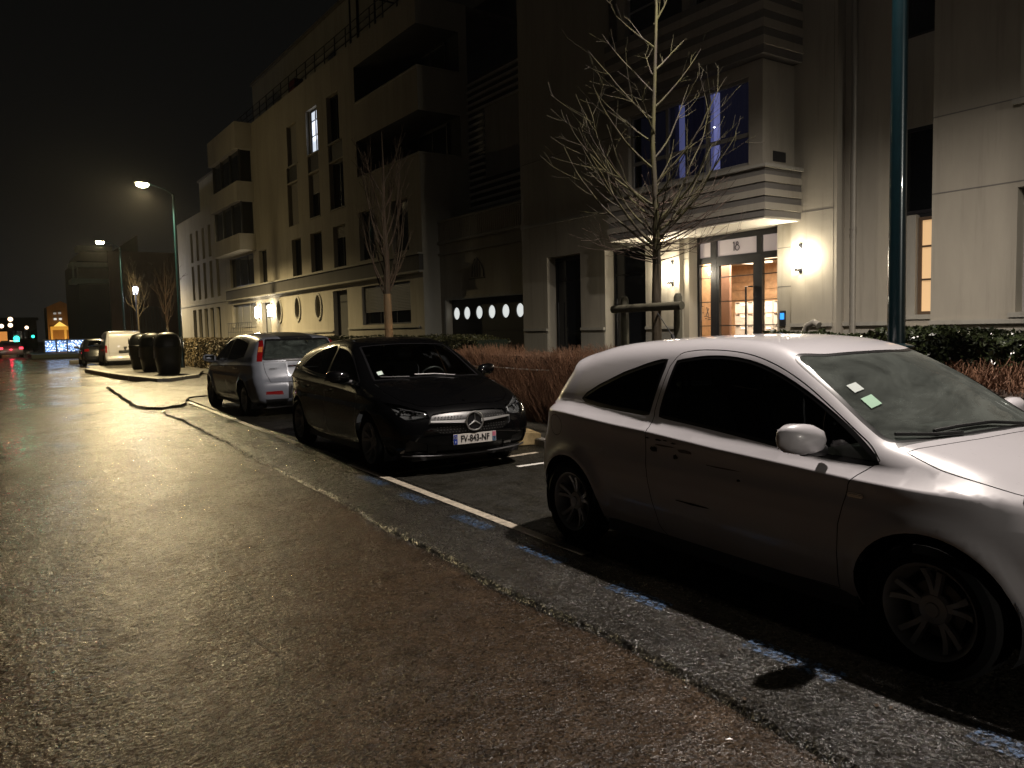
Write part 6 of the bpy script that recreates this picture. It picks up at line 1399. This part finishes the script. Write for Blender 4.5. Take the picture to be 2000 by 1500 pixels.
# bright shop window just past the wing
sh = root('lit_window', 'tall bright window glowing at the end of the lower wing', 'window'); 
for (a, b) in ((2.35,3.15), (1.75,2.3), (1.3,1.45)): slab(sh, 'pane', (11.40,57.02,a), (12.0,57.1,b), lit('shop_glow', (0.9,0.95,1.0), 1.3))
slab(sh, 'frame', (11.36,57.0,1.2), (11.40,57.12,3.25), FRAME)
# brick-coloured building, tower with balconies, street end buildings
K = root('brick_building', 'dull brown block behind the far street lamps', 'building')
BRK = stucco('brown_render', (0.17,0.105,0.075)); wall(K, 13.0, 82, 100, 0, 11.2, [(84.5,87.5,1.8,4.6,0.3)], BRK, name='wall'); slab(K, 'end_wall', (10.4,82,0), (20,82.5,9.6), BRK); window(K, 13.2, 84.5, 87.5, 1.8, 4.6, 4, (), 0.08, WFRAME, mat('dull_blind', (0.16,0.15,0.14), 0.6))
ew = window(K, 12.0, 81.0, 81.9, 2.0, 4.4, 1, (), 0.06, WFRAME)
slab(K, 'end_window', (12.85,81.95,2.0), (15.2,81.995,4.4), mat('dull_blind', (0.16,0.15,0.14), 0.6))
for k in range(9): slab(K, 'window_bar', (12.9+k*0.28,81.90,2.0), (12.93+k*0.28,81.948,4.4), BRK)
T_ = root('tower_building', 'dark corner tower with pale wraparound balconies at its top', 'building')
slab(T_, 'wall', (8.6,90,0), (13.5,104,9.3), stucco('dark_render', (0.035,0.033,0.032))); slab(T_, 'top_floor', (9.0,91,9.3), (13.4,103,10.3), stucco('grey_top', (0.12,0.115,0.11)))
slab(T_, 'balcony_slab', (7.9,88.6,7.0), (11.6,92,7.45), CREAM2); slab(T_, 'balcony_slab', (7.9,88.6,8.65), (11.6,92,9.05), CREAM2); slab(T_, 'balcony_slab', (8.6,88.9,10.3), (11.7,92,10.75), CREAM2)
for y in (89.0,): slab(T_, 'corner_post', (8.0,88.7,7.455), (8.15,88.9,8.645), CREAM2); slab(T_, 'corner_window', (8.5,89.3,7.455), (8.56,90.0,8.645), WFRAME)
O_ = root('gabled_building', 'brown gabled house with arches lit orange at the end of the street', 'building')
OR = stucco('ochre_far', (0.30,0.20,0.12)); slab(O_, 'wall', (8.2,130,0), (11.7,136,6.0), OR)
m = MB(); m.add([(8.1,129.9,6.0), (11.8,129.9,6.0), (9.95,129.9,6.9), (8.1,136,6.0), (11.8,136,6.0), (9.95,136,6.9)], [(0,1,2), (3,5,4), (0,2,5,3), (2,1,4,5)]); m.build('roof', OR, O_)
slab(O_, 'wing_wall', (11.7,130,0), (13.6,136,5.2), OR)
ORG = lit('orange_glow', (1.0,0.42,0.04), 0.45)
for (a, b, c, d) in ((8.5,8.75,0.9,3.2), (10.2,10.5,0.9,3.2), (10.9,11.15,0.9,3.2), (11.6,11.8,0.9,3.0), (12.3,12.45,0.9,2.9)): slab(O_, 'lit_pier', (a,129.80,c), (b,129.9,d), ORG)
slab(O_, 'lit_arch', (8.5,129.80,2.75), (11.8,129.9,3.25), ORG); m = MB(); m.add([(8.9,129.85,3.26), (10.6,129.85,3.26), (9.7,129.85,3.95)], [(0,1,2)]); m.build('lit_gable', lit('yellow_glow', (1.0,0.62,0.12), 1.1), O_)
for (x, z) in ((9.0,5.1), (9.6,5.15), (9.65,4.3), (9.0,4.3)): slab(O_, 'window', (x,129.86,z-0.12), (x+0.35,129.93,z+0.15), lit('far_window_%d' % int(z*10), (0.8,0.8,0.75), 0.28 if z > 5 else 0.9 if x > 9.2 else 0.1))
sp_ = spot('orange_floodlight', (9.8,127.5,0.4), (9.8,130,3), 350, (1.0,0.5,0.1), 110, 0.6, 0.3)
for i, (x0, x1, y, z, c) in enumerate(((-30,2.0,150,4.2,(0.05,0.045,0.04)), (2.0,8.0,152,4.6,(0.045,0.042,0.04)), (12.5,26,140,5.5,(0.02,0.02,0.02)))):
    Q = root('distant_building', ('low pale building at the far left end of the street', 'low dark building between the traffic lights and the gabled house', 'black far building right of the gabled house')[i], 'building')
    slab(Q, 'wall', (x0,y,0), (x1,y+8,z), stucco('far_wall_%d' % i, c)); slab(Q, 'roof', (x0-0.3,y-0.3,z), (x1+0.3,y+8.3,z+0.5), mat('far_roof', (0.02,0.02,0.022), 0.8))
    for k in range(6):
        xx = x0+(x1-x0)*(k+0.5)/6; slab(Q, 'window', (xx-0.35,y-0.06,1.6), (xx+0.35,y-0.01,2.9), PANE)

# ================================================================== trees
def bark(name, c1, c2):
    m = bpy.data.materials.new(name); m.use_nodes = True; N, L = nt(m); b = N['Principled BSDF']; b.inputs['Roughness'].default_value = 0.8
    tc = N.new('ShaderNodeTexCoord'); n = N.new('ShaderNodeTexNoise'); n.inputs['Scale'].default_value = 9; n.inputs['Detail'].default_value = 7
    mp = N.new('ShaderNodeMapping'); mp.inputs['Scale'].default_value = (1,1,0.3); L.new(tc.outputs['Object'], mp.inputs[0]); L.new(mp.outputs[0], n.inputs[0])
    r = N.new('ShaderNodeMapRange'); r.inputs['From Min'].default_value = 0.4; r.inputs['From Max'].default_value = 0.6; L.new(n.outputs['Fac'], r.inputs[0])
    mx = N.new('ShaderNodeMix'); mx.data_type = 'RGBA'; mx.inputs['A'].default_value = (*c1,1); mx.inputs['B'].default_value = (*c2,1); L.new(r.outputs[0], mx.inputs['Factor']); L.new(mx.outputs['Result'], b.inputs['Base Color'])
    w = N.new('ShaderNodeTexNoise'); w.inputs['Scale'].default_value = 60; mp2 = N.new('ShaderNodeMapping'); mp2.inputs['Scale'].default_value = (1,1,0.15); L.new(tc.outputs['Object'], mp2.inputs[0]); L.new(mp2.outputs[0], w.inputs[0])
    bp = N.new('ShaderNodeBump'); bp.inputs['Strength'].default_value = 0.7; bp.inputs['Distance'].default_value = 0.006; L.new(w.outputs['Fac'], bp.inputs['Height']); L.new(bp.outputs[0], b.inputs['Normal'])
    return m
def grow(mb, rs, p, d, length, r0, depth, up=0.10, wob=0.10, kids=(5,8), stats=None, n=5, spread=(0.45,0.85), minr=0.0022):
    seg = max(3, int(length/0.11)); pts = [Vector(p)]; d = Vector(d).normalized(); rad = [r0]
    for i in range(seg):
        d = (d+Vector((rs.uniform(-wob,wob), rs.uniform(-wob,wob), rs.uniform(-wob*0.6,wob*0.6)+up*0.35))).normalized()
        pts.append(pts[-1]+d*(length/seg)); rad.append(max(minr, r0*(1-0.82*(i+1)/seg)))
    mb.tube(pts, rad, n if r0 > 0.012 else 4, cap=False)
    if depth <= 0: return
    k = rs.randint(*kids)
    for j in range(k):
        t = rs.uniform(0.22, 0.97); i = min(seg-1, int(t*seg)); q = pts[i].lerp(pts[i+1], rs.random()); dd = (pts[i+1]-pts[i]).normalized()
        a = dd.orthogonal().normalized(); a.rotate(Matrix.Rotation(rs.uniform(0, 2*math.pi), 3, dd)); s_ = rs.uniform(*spread)
        nd = (dd*math.cos(s_)+a*math.sin(s_)); 
        grow(mb, rs, q, nd, length*rs.uniform(0.30,0.60)*(1.1-0.5*t), max(minr, rad[i]*0.62), depth-1, up, wob*1.2, (max(1,kids[0]-2), max(2,kids[1]-3)), n=n, spread=spread, minr=minr)
MOSS = bark('mossy_bark', (0.036,0.032,0.003), (0.018,0.012,0.005)); BARK2 = bark('brown_bark', (0.085,0.062,0.034), (0.055,0.042,0.025)); REDT = bark('reddish_twigs', (0.042,0.020,0.010), (0.03,0.018,0.009))
rs = random.Random(11)
t1 = root('street_tree', 'bare young tree with mossy yellow-green branches, staked beside the numbered entrance', 'tree', (6.42, 6.45, 0.1), 0, 'bare street trees')
m = MB(); tp = [(0,0,0), (0.005,0,0.8), (0.0,0.005,1.6), (0.01,0.0,2.15)]; m.tube(tp, [0.075,0.062,0.057,0.052], 12); m.build('trunk', BARK2, t1, smooth=True)
m = MB(); lead = [(0.01,0,2.1), (0.0,0.0,2.8), (-0.02,0.02,3.5), (0.0,0.0,4.2), (0.02,-0.02,5.0), (0.0,0.0,5.9), (0.01,0,6.8)]; m.tube(lead, [0.050,0.034,0.027,0.022,0.017,0.011,0.005], 10); m.build('leader', MOSS, t1, smooth=True)
# limbs: (height, azimuth, length, rise)
view_r = Vector((0.825,-0.564,0)); view_f = Vector((0.56,0.824,0))
limbs = [(2.30,184,1.75,1.25), (2.42,-4,1.55,1.3), (2.36,172,1.5,1.1), (2.5,15,1.3,1.15), (2.20,180,0.62,0.55), (2.35,200,1.75,1.05), (2.45,160,1.9,1.25), (2.50,-5,1.5,1.0), (2.40,30,1.2,0.9), (2.55,-30,1.35,1.1), (2.65,140,1.4,1.0), (2.7,220,1.3,1.0), (2.62,10,1.7,1.35), (2.45,90,1.1,0.9), (2.5,270,1.1,1.0), (2.8,185,1.6,1.1),
         (3.05,-15,1.45,1.5), (3.2,175,1.3,1.1), (3.35,20,1.1,1.3), (3.5,160,0.9,0.9), (3.75,190,1.15,1.0), (3.6,250,0.8,1.0), (3.9,5,0.9,1.4), (4.05,170,0.95,1.3), (4.3,40,0.7,1.2), (4.55,200,0.6,0.9), (4.8,0,0.6,2.2), (5.3,185,0.7,1.3), (5.6,-20,0.4,1.5), (4.2,100,0.6,1.1), (3.0,60,1.0,1.0), (2.9,300,0.9,1.0)]
crown = MB()
for h, az, L_, rise in limbs:
    a = R(az+rs.uniform(-12,12)); d = view_r*math.cos(a)+view_f*math.sin(a)*0.8+Vector((0,0,rise*0.62)); 
    grow(crown, rs, (0,0,h), d, L_*0.93, 0.0125+0.004*(L_ > 1.2), 2, 0.16, 0.12, (3,5), n=6, minr=0.0018)
crown.build('crown', MOSS, t1, smooth=True)
m = MB(); c2 = MB()
for k in range(60):   # tangle of short shoots round the first fork
    a = rs.uniform(0, 6.28); grow(c2, rs, (0,0,rs.uniform(2.15,2.9)), (math.cos(a), math.sin(a), rs.uniform(-0.15,0.5)), rs.uniform(0.35,1.05), 0.007, 1, 0.22, 0.16, (2,4), n=4, minr=0.002)
c2.build('shoots', REDT, t1, smooth=True)
# timber stakes and rail round the tree
st = root('tree_stake', 'two round timber posts with a thick cross rail holding the young tree', 'tree support', (6.42, 6.45, 0.1))
WD = mat('stake_timber', (0.055,0.05,0.03), 0.85, noise=(14,0.3), bump=(40,0.4,0.006))
dv = Vector((0.04,-0.62,0)).normalized()
for s_ in (-1, 1): m = MB(); c = dv*0.40*s_; m.lathe([(0.05,0), (0.048,1.76), (0.03,1.80), (0,1.80)], 12, 'z', (c.x-0.10,c.y,0)); m.build('post', WD, st, smooth=True)
m = MB(); c = dv*0.52; m.tube([(-c.x-0.17,-c.y,1.655), (c.x-0.17,c.y,1.665)], 0.046, 12); m.build('cross_rail', WD, st, smooth=True)
m = MB(); m.tube([(-0.17,0.03,1.66), (-0.06,0.085,1.67), (0.07,0.06,1.66), (0.08,-0.04,1.66), (-0.05,-0.085,1.65), (-0.17,-0.05,1.66)], 0.012, 6); m.build('tie', BLK, st, smooth=True)
# second tree, upright
t2 = root('street_tree', 'bare upright young tree behind the black car with brown lit trunk', 'tree', (6.82, 14.4, 0.1), 0, 'bare street trees')
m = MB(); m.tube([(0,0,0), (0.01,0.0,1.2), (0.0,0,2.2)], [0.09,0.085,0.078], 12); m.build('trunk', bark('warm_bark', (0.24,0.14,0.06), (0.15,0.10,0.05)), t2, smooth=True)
c = MB(); rs = random.Random(5); c.tube([(0,0,2.15), (0.02,0,3.0), (0.0,0.02,3.8), (0.01,0,4.7), (0,0,5.4)], [0.07,0.05,0.035,0.02,0.008], 8)
for h, az, L_ in ((2.1,175,1.9), (2.15,5,1.8), (2.25,200,1.6), (2.3,-20,1.7), (2.45,150,2.2), (2.4,30,2.1), (2.6,100,1.9), (2.7,260,1.9), (2.9,185,2.1), (3.0,0,2.0), (3.2,170,1.7), (3.3,-10,1.7), (3.5,60,1.6), (3.7,220,1.5), (3.9,10,1.4), (4.1,180,1.3), (4.4,0,1.1)):
    a = R(az+rs.uniform(-15,15)); d = view_r*math.cos(a)+view_f*math.sin(a)+Vector((0,0,1.5)); grow(c, rs, (0,0,h), d, L_*0.9, 0.022, 2, 0.42, 0.08, (3,6), n=6, spread=(0.25,0.6), minr=0.003)
c.build('crown', bark('brown_red_bark', (0.055,0.033,0.018), (0.04,0.028,0.014)), t2, smooth=True)
for i, (x, y, h, lab) in enumerate(((8.36,45.0,5.4,'bare reddish tree between the recycling containers and the white far lamp'), (9.6,62.0,6.5,'dark bare tree just behind the small white street light'))):
    t = root('street_tree', lab, 'tree', (x,y,0.1), 0, 'bare street trees'); m = MB(); m.tube([(0,0,0), (0,0,h*0.35)], [0.09,0.07], 8); m.build('trunk', BARK2, t, smooth=True)
    c = MB(); rs = random.Random(20+i); c.tube([(0,0,h*0.34), (0,0,h)], [0.06,0.01], 6)
    for k in range(14): a = rs.uniform(0,6.28); grow(c, rs, (0,0,h*(0.36+0.4*rs.random())), (math.cos(a), math.sin(a), 1.3), h*0.33, 0.03, 2, 0.3, 0.1, (4,6), n=4, minr=0.006)
    c.build('crown', REDT if i == 0 else BARK2, t)

# ================================================================== hedges
def twig_hedge(name, lab, x0, y0, y1, w, h, n, m_, seed, zb=0.1, shape=None, wire=0.0035):
    r = np.random.default_rng(seed); V = []; F = []
    for k in range(n):
        y = r.uniform(y0, y1); x = yaw_x(x0, y)+w*(r.random()**1.3); z = zb+(h*(1-r.random()**2)*0.9 if r.random() < 0.72 else 0)
        L_ = r.uniform(0.14, 0.5) if z > zb else r.uniform(0.5, 1.0)*h; d = np.array([r.normal(-0.12,0.30), r.normal(0,0.38), 1.0]); d /= np.linalg.norm(d)
        ztop = zb+h*(0.93+0.09*math.sin(y*2.3)+r.uniform(-0.07,0.07)); L_ = min(L_, max(0.06, (ztop-z)/d[2]))
        p = np.array([x,y,z]); b = r.normal(0, 0.03, 3); rr = wire*r.uniform(0.6,1.5); o = len(V)
        for t in (0, 0.5, 1.0):
            c = p+d*L_*t+b*math.sin(math.pi*t); q = rr*(1.1-0.7*t)
            for a in (0, 2.09, 4.19): V.append((c[0]+q*math.cos(a), c[1]+q*math.sin(a), c[2]))
        for s_ in (0,1):
            for a in range(3): F.append((o+s_*3+a, o+s_*3+(a+1)%3, o+s_*3+3+(a+1)%3, o+s_*3+3+a))
    o = raw(name, V, F, m_); return tag(o, lab, 'hedge')
HB = mat('dry_twig_brown', (0.17,0.085,0.045), 0.8, noise=(3,0.45))
h1 = twig_hedge('twig_hedge', 'clipped bare brown twig hedge behind the black and white cars', 6.75, 5.9, 13.6, 1.0, 1.12, 15000, HB, 3, wire=0.0042)
h2 = twig_hedge('twig_hedge', 'wild brown twig hedge at the right edge below the green hedge', 7.15, -1.0, 5.2, 1.0, 1.0, 12000, mat('dry_twig_dark', (0.15,0.07,0.035), 0.8, noise=(3,0.4)), 4, wire=0.004)
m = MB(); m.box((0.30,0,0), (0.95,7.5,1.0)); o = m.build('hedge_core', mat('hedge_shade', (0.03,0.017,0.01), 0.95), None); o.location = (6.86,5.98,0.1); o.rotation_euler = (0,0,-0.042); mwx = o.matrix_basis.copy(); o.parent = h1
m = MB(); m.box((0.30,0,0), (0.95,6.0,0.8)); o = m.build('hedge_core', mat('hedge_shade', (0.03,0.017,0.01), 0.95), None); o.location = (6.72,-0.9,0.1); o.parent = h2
def leaf_hedge(name, lab, x0, x1, y0, y1, h, n, m_, seed, core=True, zb=0.12, leaf=0.035):
    r = np.random.default_rng(seed); P = np.zeros((n,3)); ff = r.random(n)
    P[:,1] = r.uniform(y0, y1, n); P[:,0] = np.where(ff < 0.5, x0+np.abs(r.normal(0,0.05,n)), r.uniform(x0, x1, n)); P[:,2] = np.where(ff < 0.5, r.uniform(zb, h, n), h-np.abs(r.normal(0,0.05,n)))
    P[:,2] += 0.05*np.sin(P[:,1]*3.1)+0.03*np.sin(P[:,1]*7.7+P[:,0]*5); P[:,0] += 0.04*np.sin(P[:,1]*4.3+P[:,2]*3)
    A = r.normal(0,1,(n,3)); A /= np.linalg.norm(A,axis=1)[:,None]; B_ = np.cross(A, r.normal(0,1,(n,3))); B_ /= np.linalg.norm(B_,axis=1)[:,None]; s_ = r.uniform(0.6,1.3,(n,1))*leaf
    V = np.stack([P-A*s_, P+B_*s_*0.45, P+A*s_, P-B_*s_*0.45],1).reshape(-1,3); F = np.arange(4*n).reshape(-1,4)
    o = raw(name, V.tolist(), F.tolist(), m_); tag(o, lab, 'hedge')
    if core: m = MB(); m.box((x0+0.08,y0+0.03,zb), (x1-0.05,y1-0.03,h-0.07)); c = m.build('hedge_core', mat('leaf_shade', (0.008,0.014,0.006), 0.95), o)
    return o
LEAFM = mat('glossy_leaf', (0.024,0.032,0.012), 0.30, spec=0.5, noise=(30,0.4))
leaf_hedge('evergreen_hedge', 'dark glossy evergreen hedge behind the street lamp pole at the right', 8.1, 9.4, -2.0, 6.3, 1.40, 42000, LEAFM, 8)
leaf_hedge('evergreen_hedge', 'low olive hedge under the shuttered window behind the black car', 9.6, 10.6, 15.6, 27.0, 1.36, 14000, mat('olive_leaf', (0.06,0.06,0.02), 0.5, noise=(20,0.4)), 9)
leaf_hedge('evergreen_hedge', 'brownish clipped hedge left of the silver car by the lower wing', 8.0, 9.2, 31.5, 44.0, 1.36, 14000, mat('brown_leaf', (0.085,0.06,0.025), 0.6, noise=(20,0.4)), 10, leaf=0.05)
m = MB(); m.tube([(yaw_x(6.78,y), y, 0.915+0.004*math.sin(y*3)) for y in np.linspace(9.3,12.6,12)], 0.009, 6); tag(m.build('guide_rail', mat('white_rail', (0.75,0.73,0.68), 0.4), None, smooth=True), 'thin white rail running through the brown hedge behind the black car', 'rail')

# ================================================================== recycling containers
BINM = mat('bin_black', (0.004,0.0045,0.005), 0.42, coat=0.12, spec=0.2)
for i, (x, y, lab) in enumerate(((5.66,30.6,'black domed recycling container nearest the silver car'), (5.60,33.4,'black domed recycling container in the middle of the three'), (5.66,36.3,'black domed recycling container next to the white van'))):
    r = root('recycling_container', lab, 'recycling bin', (x,y,0.165), -0.04, 'black recycling containers on the island'); r.scale = (0.67,0.67,0.95)
    b = MB(); prof = [(0,0.0), (0.50,0.0), (0.56,0.06), (0.66,0.55), (0.70,0.98), (0.715,1.0), (0.715,1.06), (0.69,1.08), (0.64,1.34), (0.50,1.52), (0.26,1.60), (0,1.61)]
    nn = 24; vs = []; fs = []
    for k in range(nn):
        t = 2*math.pi*k/nn; c, s_ = math.cos(t), math.sin(t); q = 1/max(abs(c)**6+abs(s_)**6, 1e-6)**(1/6.0); q = 1+(q-1)*0.55
        for rr, z in prof: vs.append((rr*c*q, rr*s_*q, z))
    mm_ = len(prof)
    for k in range(nn):
        for j in range(mm_-1): fs.append((k*mm_+j, ((k+1)%nn)*mm_+j, ((k+1)%nn)*mm_+j+1, k*mm_+j+1))
    b.add(vs, fs); b.build('shell', BINM, r, smooth=True)
    for a in (0, math.pi): m = MB(); m.lathe([(0.001,0), (0.13,0), (0.15,0.012), (0.15,0.04)], 16, 'x', (-0.715,0,1.27)); o = m.build('deposit_hole', mat('bin_rubber', (0.03,0.03,0.03), 0.6), r); o.rotation_euler = (0,0,a)
    m = MB(); m.tube([(0,-0.12,1.58), (0,-0.10,1.72), (0,0.10,1.72), (0,0.12,1.58)], 0.022, 8); m.build('lifting_hook', METAL, r, smooth=True)
    m = MB(); m.box((-0.705,-0.22,0.62), (-0.68,0.22,0.92)); m.build('notice_panel', mat('notice_grey', (0.10,0.10,0.10), 0.5), r)

# ================================================================== far street end
def far_light(name, lab, cat, x, y, z, rr, col, es, grp=None, pole=True):
    r = root(name, lab, cat, (x,y,0), 0, grp); m = MB(); vs = []; 
    m.lathe([(0,rr), (rr*0.5,rr*0.87), (rr*0.87,rr*0.5), (rr,0), (rr*0.87,-rr*0.5), (rr*0.5,-rr*0.87), (0,-rr)], 12, 'z', (0,0,z)); m.build('lens', lit('%s_%d' % (name, int(x*37+y)), col, es), r, smooth=True)
    if pole: m = MB(); m.tube([(0,0.12,0), (0,0.12,z)], 0.05, 6); m.build('post', METAL, r)
    m = MB(); m.box((-rr*0.8,rr*0.6,z-rr*2), (rr*0.8,rr*1.2,z+rr*1.4)); m.build('housing', METAL, r)
    return r
CY = (0.03,0.85,0.62)
g0 = far_light('traffic_light', 'green traffic light glowing large at the left end of the road', 'traffic light', 2.72, 82, 1.62, 0.25, CY, 2.2, 'green traffic lights')
far_light('traffic_light', 'small green traffic light left of the orange lit house', 'traffic light', 5.05, 104, 1.82, 0.16, CY, 3.5, 'green traffic lights')
far_light('traffic_light', 'green traffic light above the glowing light fence', 'traffic light', 9.2, 106, 1.63, 0.15, CY, 3.5, 'green traffic lights')
WW = (1.0,0.72,0.45)
for x, y, z, rr, lab in ((3.45,120,4.15,0.28,'small pink-white street light highest at the left street end'), (3.35,118,3.35,0.26,'small white street light just above the big green traffic light'), (5.4,125,3.1,0.22,'small warm street light between the two left traffic lights'), (2.4,118,3.25,0.25,'orange-white street light at the far left edge'), (13.1,120,3.4,0.2,'tiny street light above the glowing light fence')):
    far_light('distant_lamp', lab, 'street lamp', x, y, z, rr, WW, 4.0)
l3 = far_light('distant_lamp', 'white street light on a low mast before the reddish tree', 'street lamp', 8.75, 57, 4.68, 0.17, (0.92,0.90,1.0), 40)
p3 = bpy.data.lights.new('white_lamp_light', 'POINT'); p3.energy = 160; p3.color = (0.9,0.9,1); p3.shadow_soft_size = 0.15; o3 = bpy.data.objects.new('white_lamp_light', p3); COL.objects.link(o3); o3.location = (8.75,56.6,4.4)
gl = bpy.data.lights.new('traffic_glow', 'POINT'); gl.energy = 60; gl.color = CY; gl.shadow_soft_size = 0.2; go_ = bpy.data.objects.new('traffic_glow', gl); COL.objects.link(go_); go_.location = (2.72,81.3,1.6)
OGB = root('orange_sign', 'orange glowing panel beside the big green traffic light', 'lit sign', (2.05,100,0)); slab(OGB, 'panel', (-0.35,0,1.0), (0.45,0.1,2.4), lit('orange_panel', (1.0,0.38,0.08), 0.6)); slab(OGB, 'post', (0,0.11,0), (0.1,0.2,1.5), METAL)
# distant car with red tail lamps
fc = root('distant_car', 'far car with glowing red tail lamps on the road at the left edge', 'car', (2.15,80,0), math.pi/2)
m = MB(); P_ = [(-2.0,0.25), (-2.1,0.6), (-1.95,0.95), (-1.5,1.38), (-0.3,1.45), (0.5,1.35), (1.1,0.95), (1.9,0.8), (2.1,0.5), (2.0,0.22)]
vs = [(x,s_*0.85*(0.8 if z > 1 else 1),z) for s_ in (-1,1) for x, z in P_]; n = len(P_); m.add(vs, [tuple(range(n)), tuple(range(2*n-1,n-1,-1))]+[(i,(i+1)%n,n+(i+1)%n,n+i) for i in range(n)]); m.build('body', mat('far_car_paint', (0.03,0.03,0.035), 0.3, coat=1), fc, bevel=0.05, smooth=True)
for s_ in (-1,1): slab(fc, 'tail_lamp', (-2.14,s_*0.72-0.14,0.72), (-2.02,s_*0.72+0.14,0.90), lit('tail_glow', (1.0,0.02,0.06), 3.2)); 
for cx in (-1.3,1.3):
    for s_ in (-1,1): m = MB(); m.lathe([(0,-0.1), (0.3,-0.1), (0.31,0), (0.3,0.1), (0,0.1)], 14, 'y', (cx,s_*0.78,0.31)); m.build('wheel', RUB, fc)
slab(fc, 'rear_window', (-1.86,-0.55,1.0), (-1.72,0.55,1.28), PANE)
rl = bpy.data.lights.new('tail_light_glow', 'POINT'); rl.energy = 25; rl.color = (1,0.03,0.08); rl.shadow_soft_size = 0.1; ro3 = bpy.data.objects.new('tail_light_glow', rl); COL.objects.link(ro3); ro3.location = (2.15,77.6,0.8)
# fence hung with blue-white lights
LF = root('light_fence', 'low fence hung with glowing blue-white light strings at the street end', 'light decoration')
lm = []
for nme, col, es in (('fairy_blue', (0.25,0.50,1.0), 1.6), ('fairy_white', (0.85,0.92,1.0), 2.6)): lm.append(lit(nme, col, es))
r = np.random.default_rng(5)
for s_ in range(2):
    V = []; F = []
    for k in range(520):
        x = 4.75+r.random()*4.6 if r.random() < 0.9 else 4.75+r.random()*4.9; fx = (x-4.75)/4.8
        if (s_ == 1) != (r.random() < 0.25+0.6*fx): continue
        if min(abs(x-5.6), abs(x-6.45)) < 0.07: continue
        z = r.uniform(0.42-0.12*fx, 1.33); y = 80+r.uniform(-0.1,0.1); q = r.uniform(0.02,0.055); o = len(V)
        V += [(x-q*1.3,y,z), (x,y-q,z-q), (x+q*1.3,y,z), (x,y,z+q), (x,y+q,z)]; F += [(o,o+1,o+3), (o+1,o+2,o+3), (o,o+3,o+4), (o+3,o+2,o+4)]
    raw('light_string', V, F, lm[s_], LF)['kind'] = 'stuff'
slab(LF, 'panel', (4.7,80.2,0.35), (9.6,80.25,1.38), mat('fence_panel_glow', (0.1,0.2,0.4), 0.5, emit=(0.12,0.25,0.55), es=0.35)); slab(LF, 'rail', (4.6,80.1,1.38), (9.8,80.28,1.46), METAL)
for x in (4.7,5.6,6.45,7.9,9.6): slab(LF, 'post', (x-0.05,79.9,0.1), (x+0.05,79.99,1.5), METAL)
fb = bpy.data.lights.new('fence_glow', 'AREA'); fb.energy = 45; fb.color = (0.45,0.65,1.0); fb.shape = 'RECTANGLE'; fb.size = 4.5; fb.size_y = 0.9; fo = bpy.data.objects.new('fence_glow', fb); COL.objects.link(fo); fo.location = (7.1,79.6,0.9); fo.rotation_euler = (R(-90),0,0)
m = MB(); m.box((3.2,70,0), (10.4,76,0.32)); tag(m.build('planting_bed', mat('dark_soil', (0.015,0.018,0.012), 0.9), None, bevel=0.05), 'dark low planting bed in front of the glowing light fence', 'planting bed')
slab_ = MB(); slab_.box((4.6,56.2,0.0), (7.6,56.6,0.16)); struct(slab_.build('kerb_line', mat('pale_kerb', (0.42,0.40,0.36), 0.6), None, bevel=0.02))

# ================================================================== haze volume added to give the lamps halos and lift the upper walls
hm = bpy.data.materials.new('night_haze'); hm.use_nodes = True; hn = hm.node_tree; hn.nodes.clear()
ho_ = hn.nodes.new('ShaderNodeOutputMaterial'); hv = hn.nodes.new('ShaderNodeVolumePrincipled')
hv.inputs['Color'].default_value = (0.9, 0.9, 0.9, 1); hv.inputs['Density'].default_value = 0.00012; hv.inputs['Anisotropy'].default_value = 0.8
hn.links.new(hv.outputs[0], ho_.inputs['Volume'])
m = MB(); m.box((-70,-70,-1.5), (280,440,18)); o = m.build('haze', hm); o['kind'] = 'stuff'; o['label'] = 'thin haze added over the whole street for lamp halos'
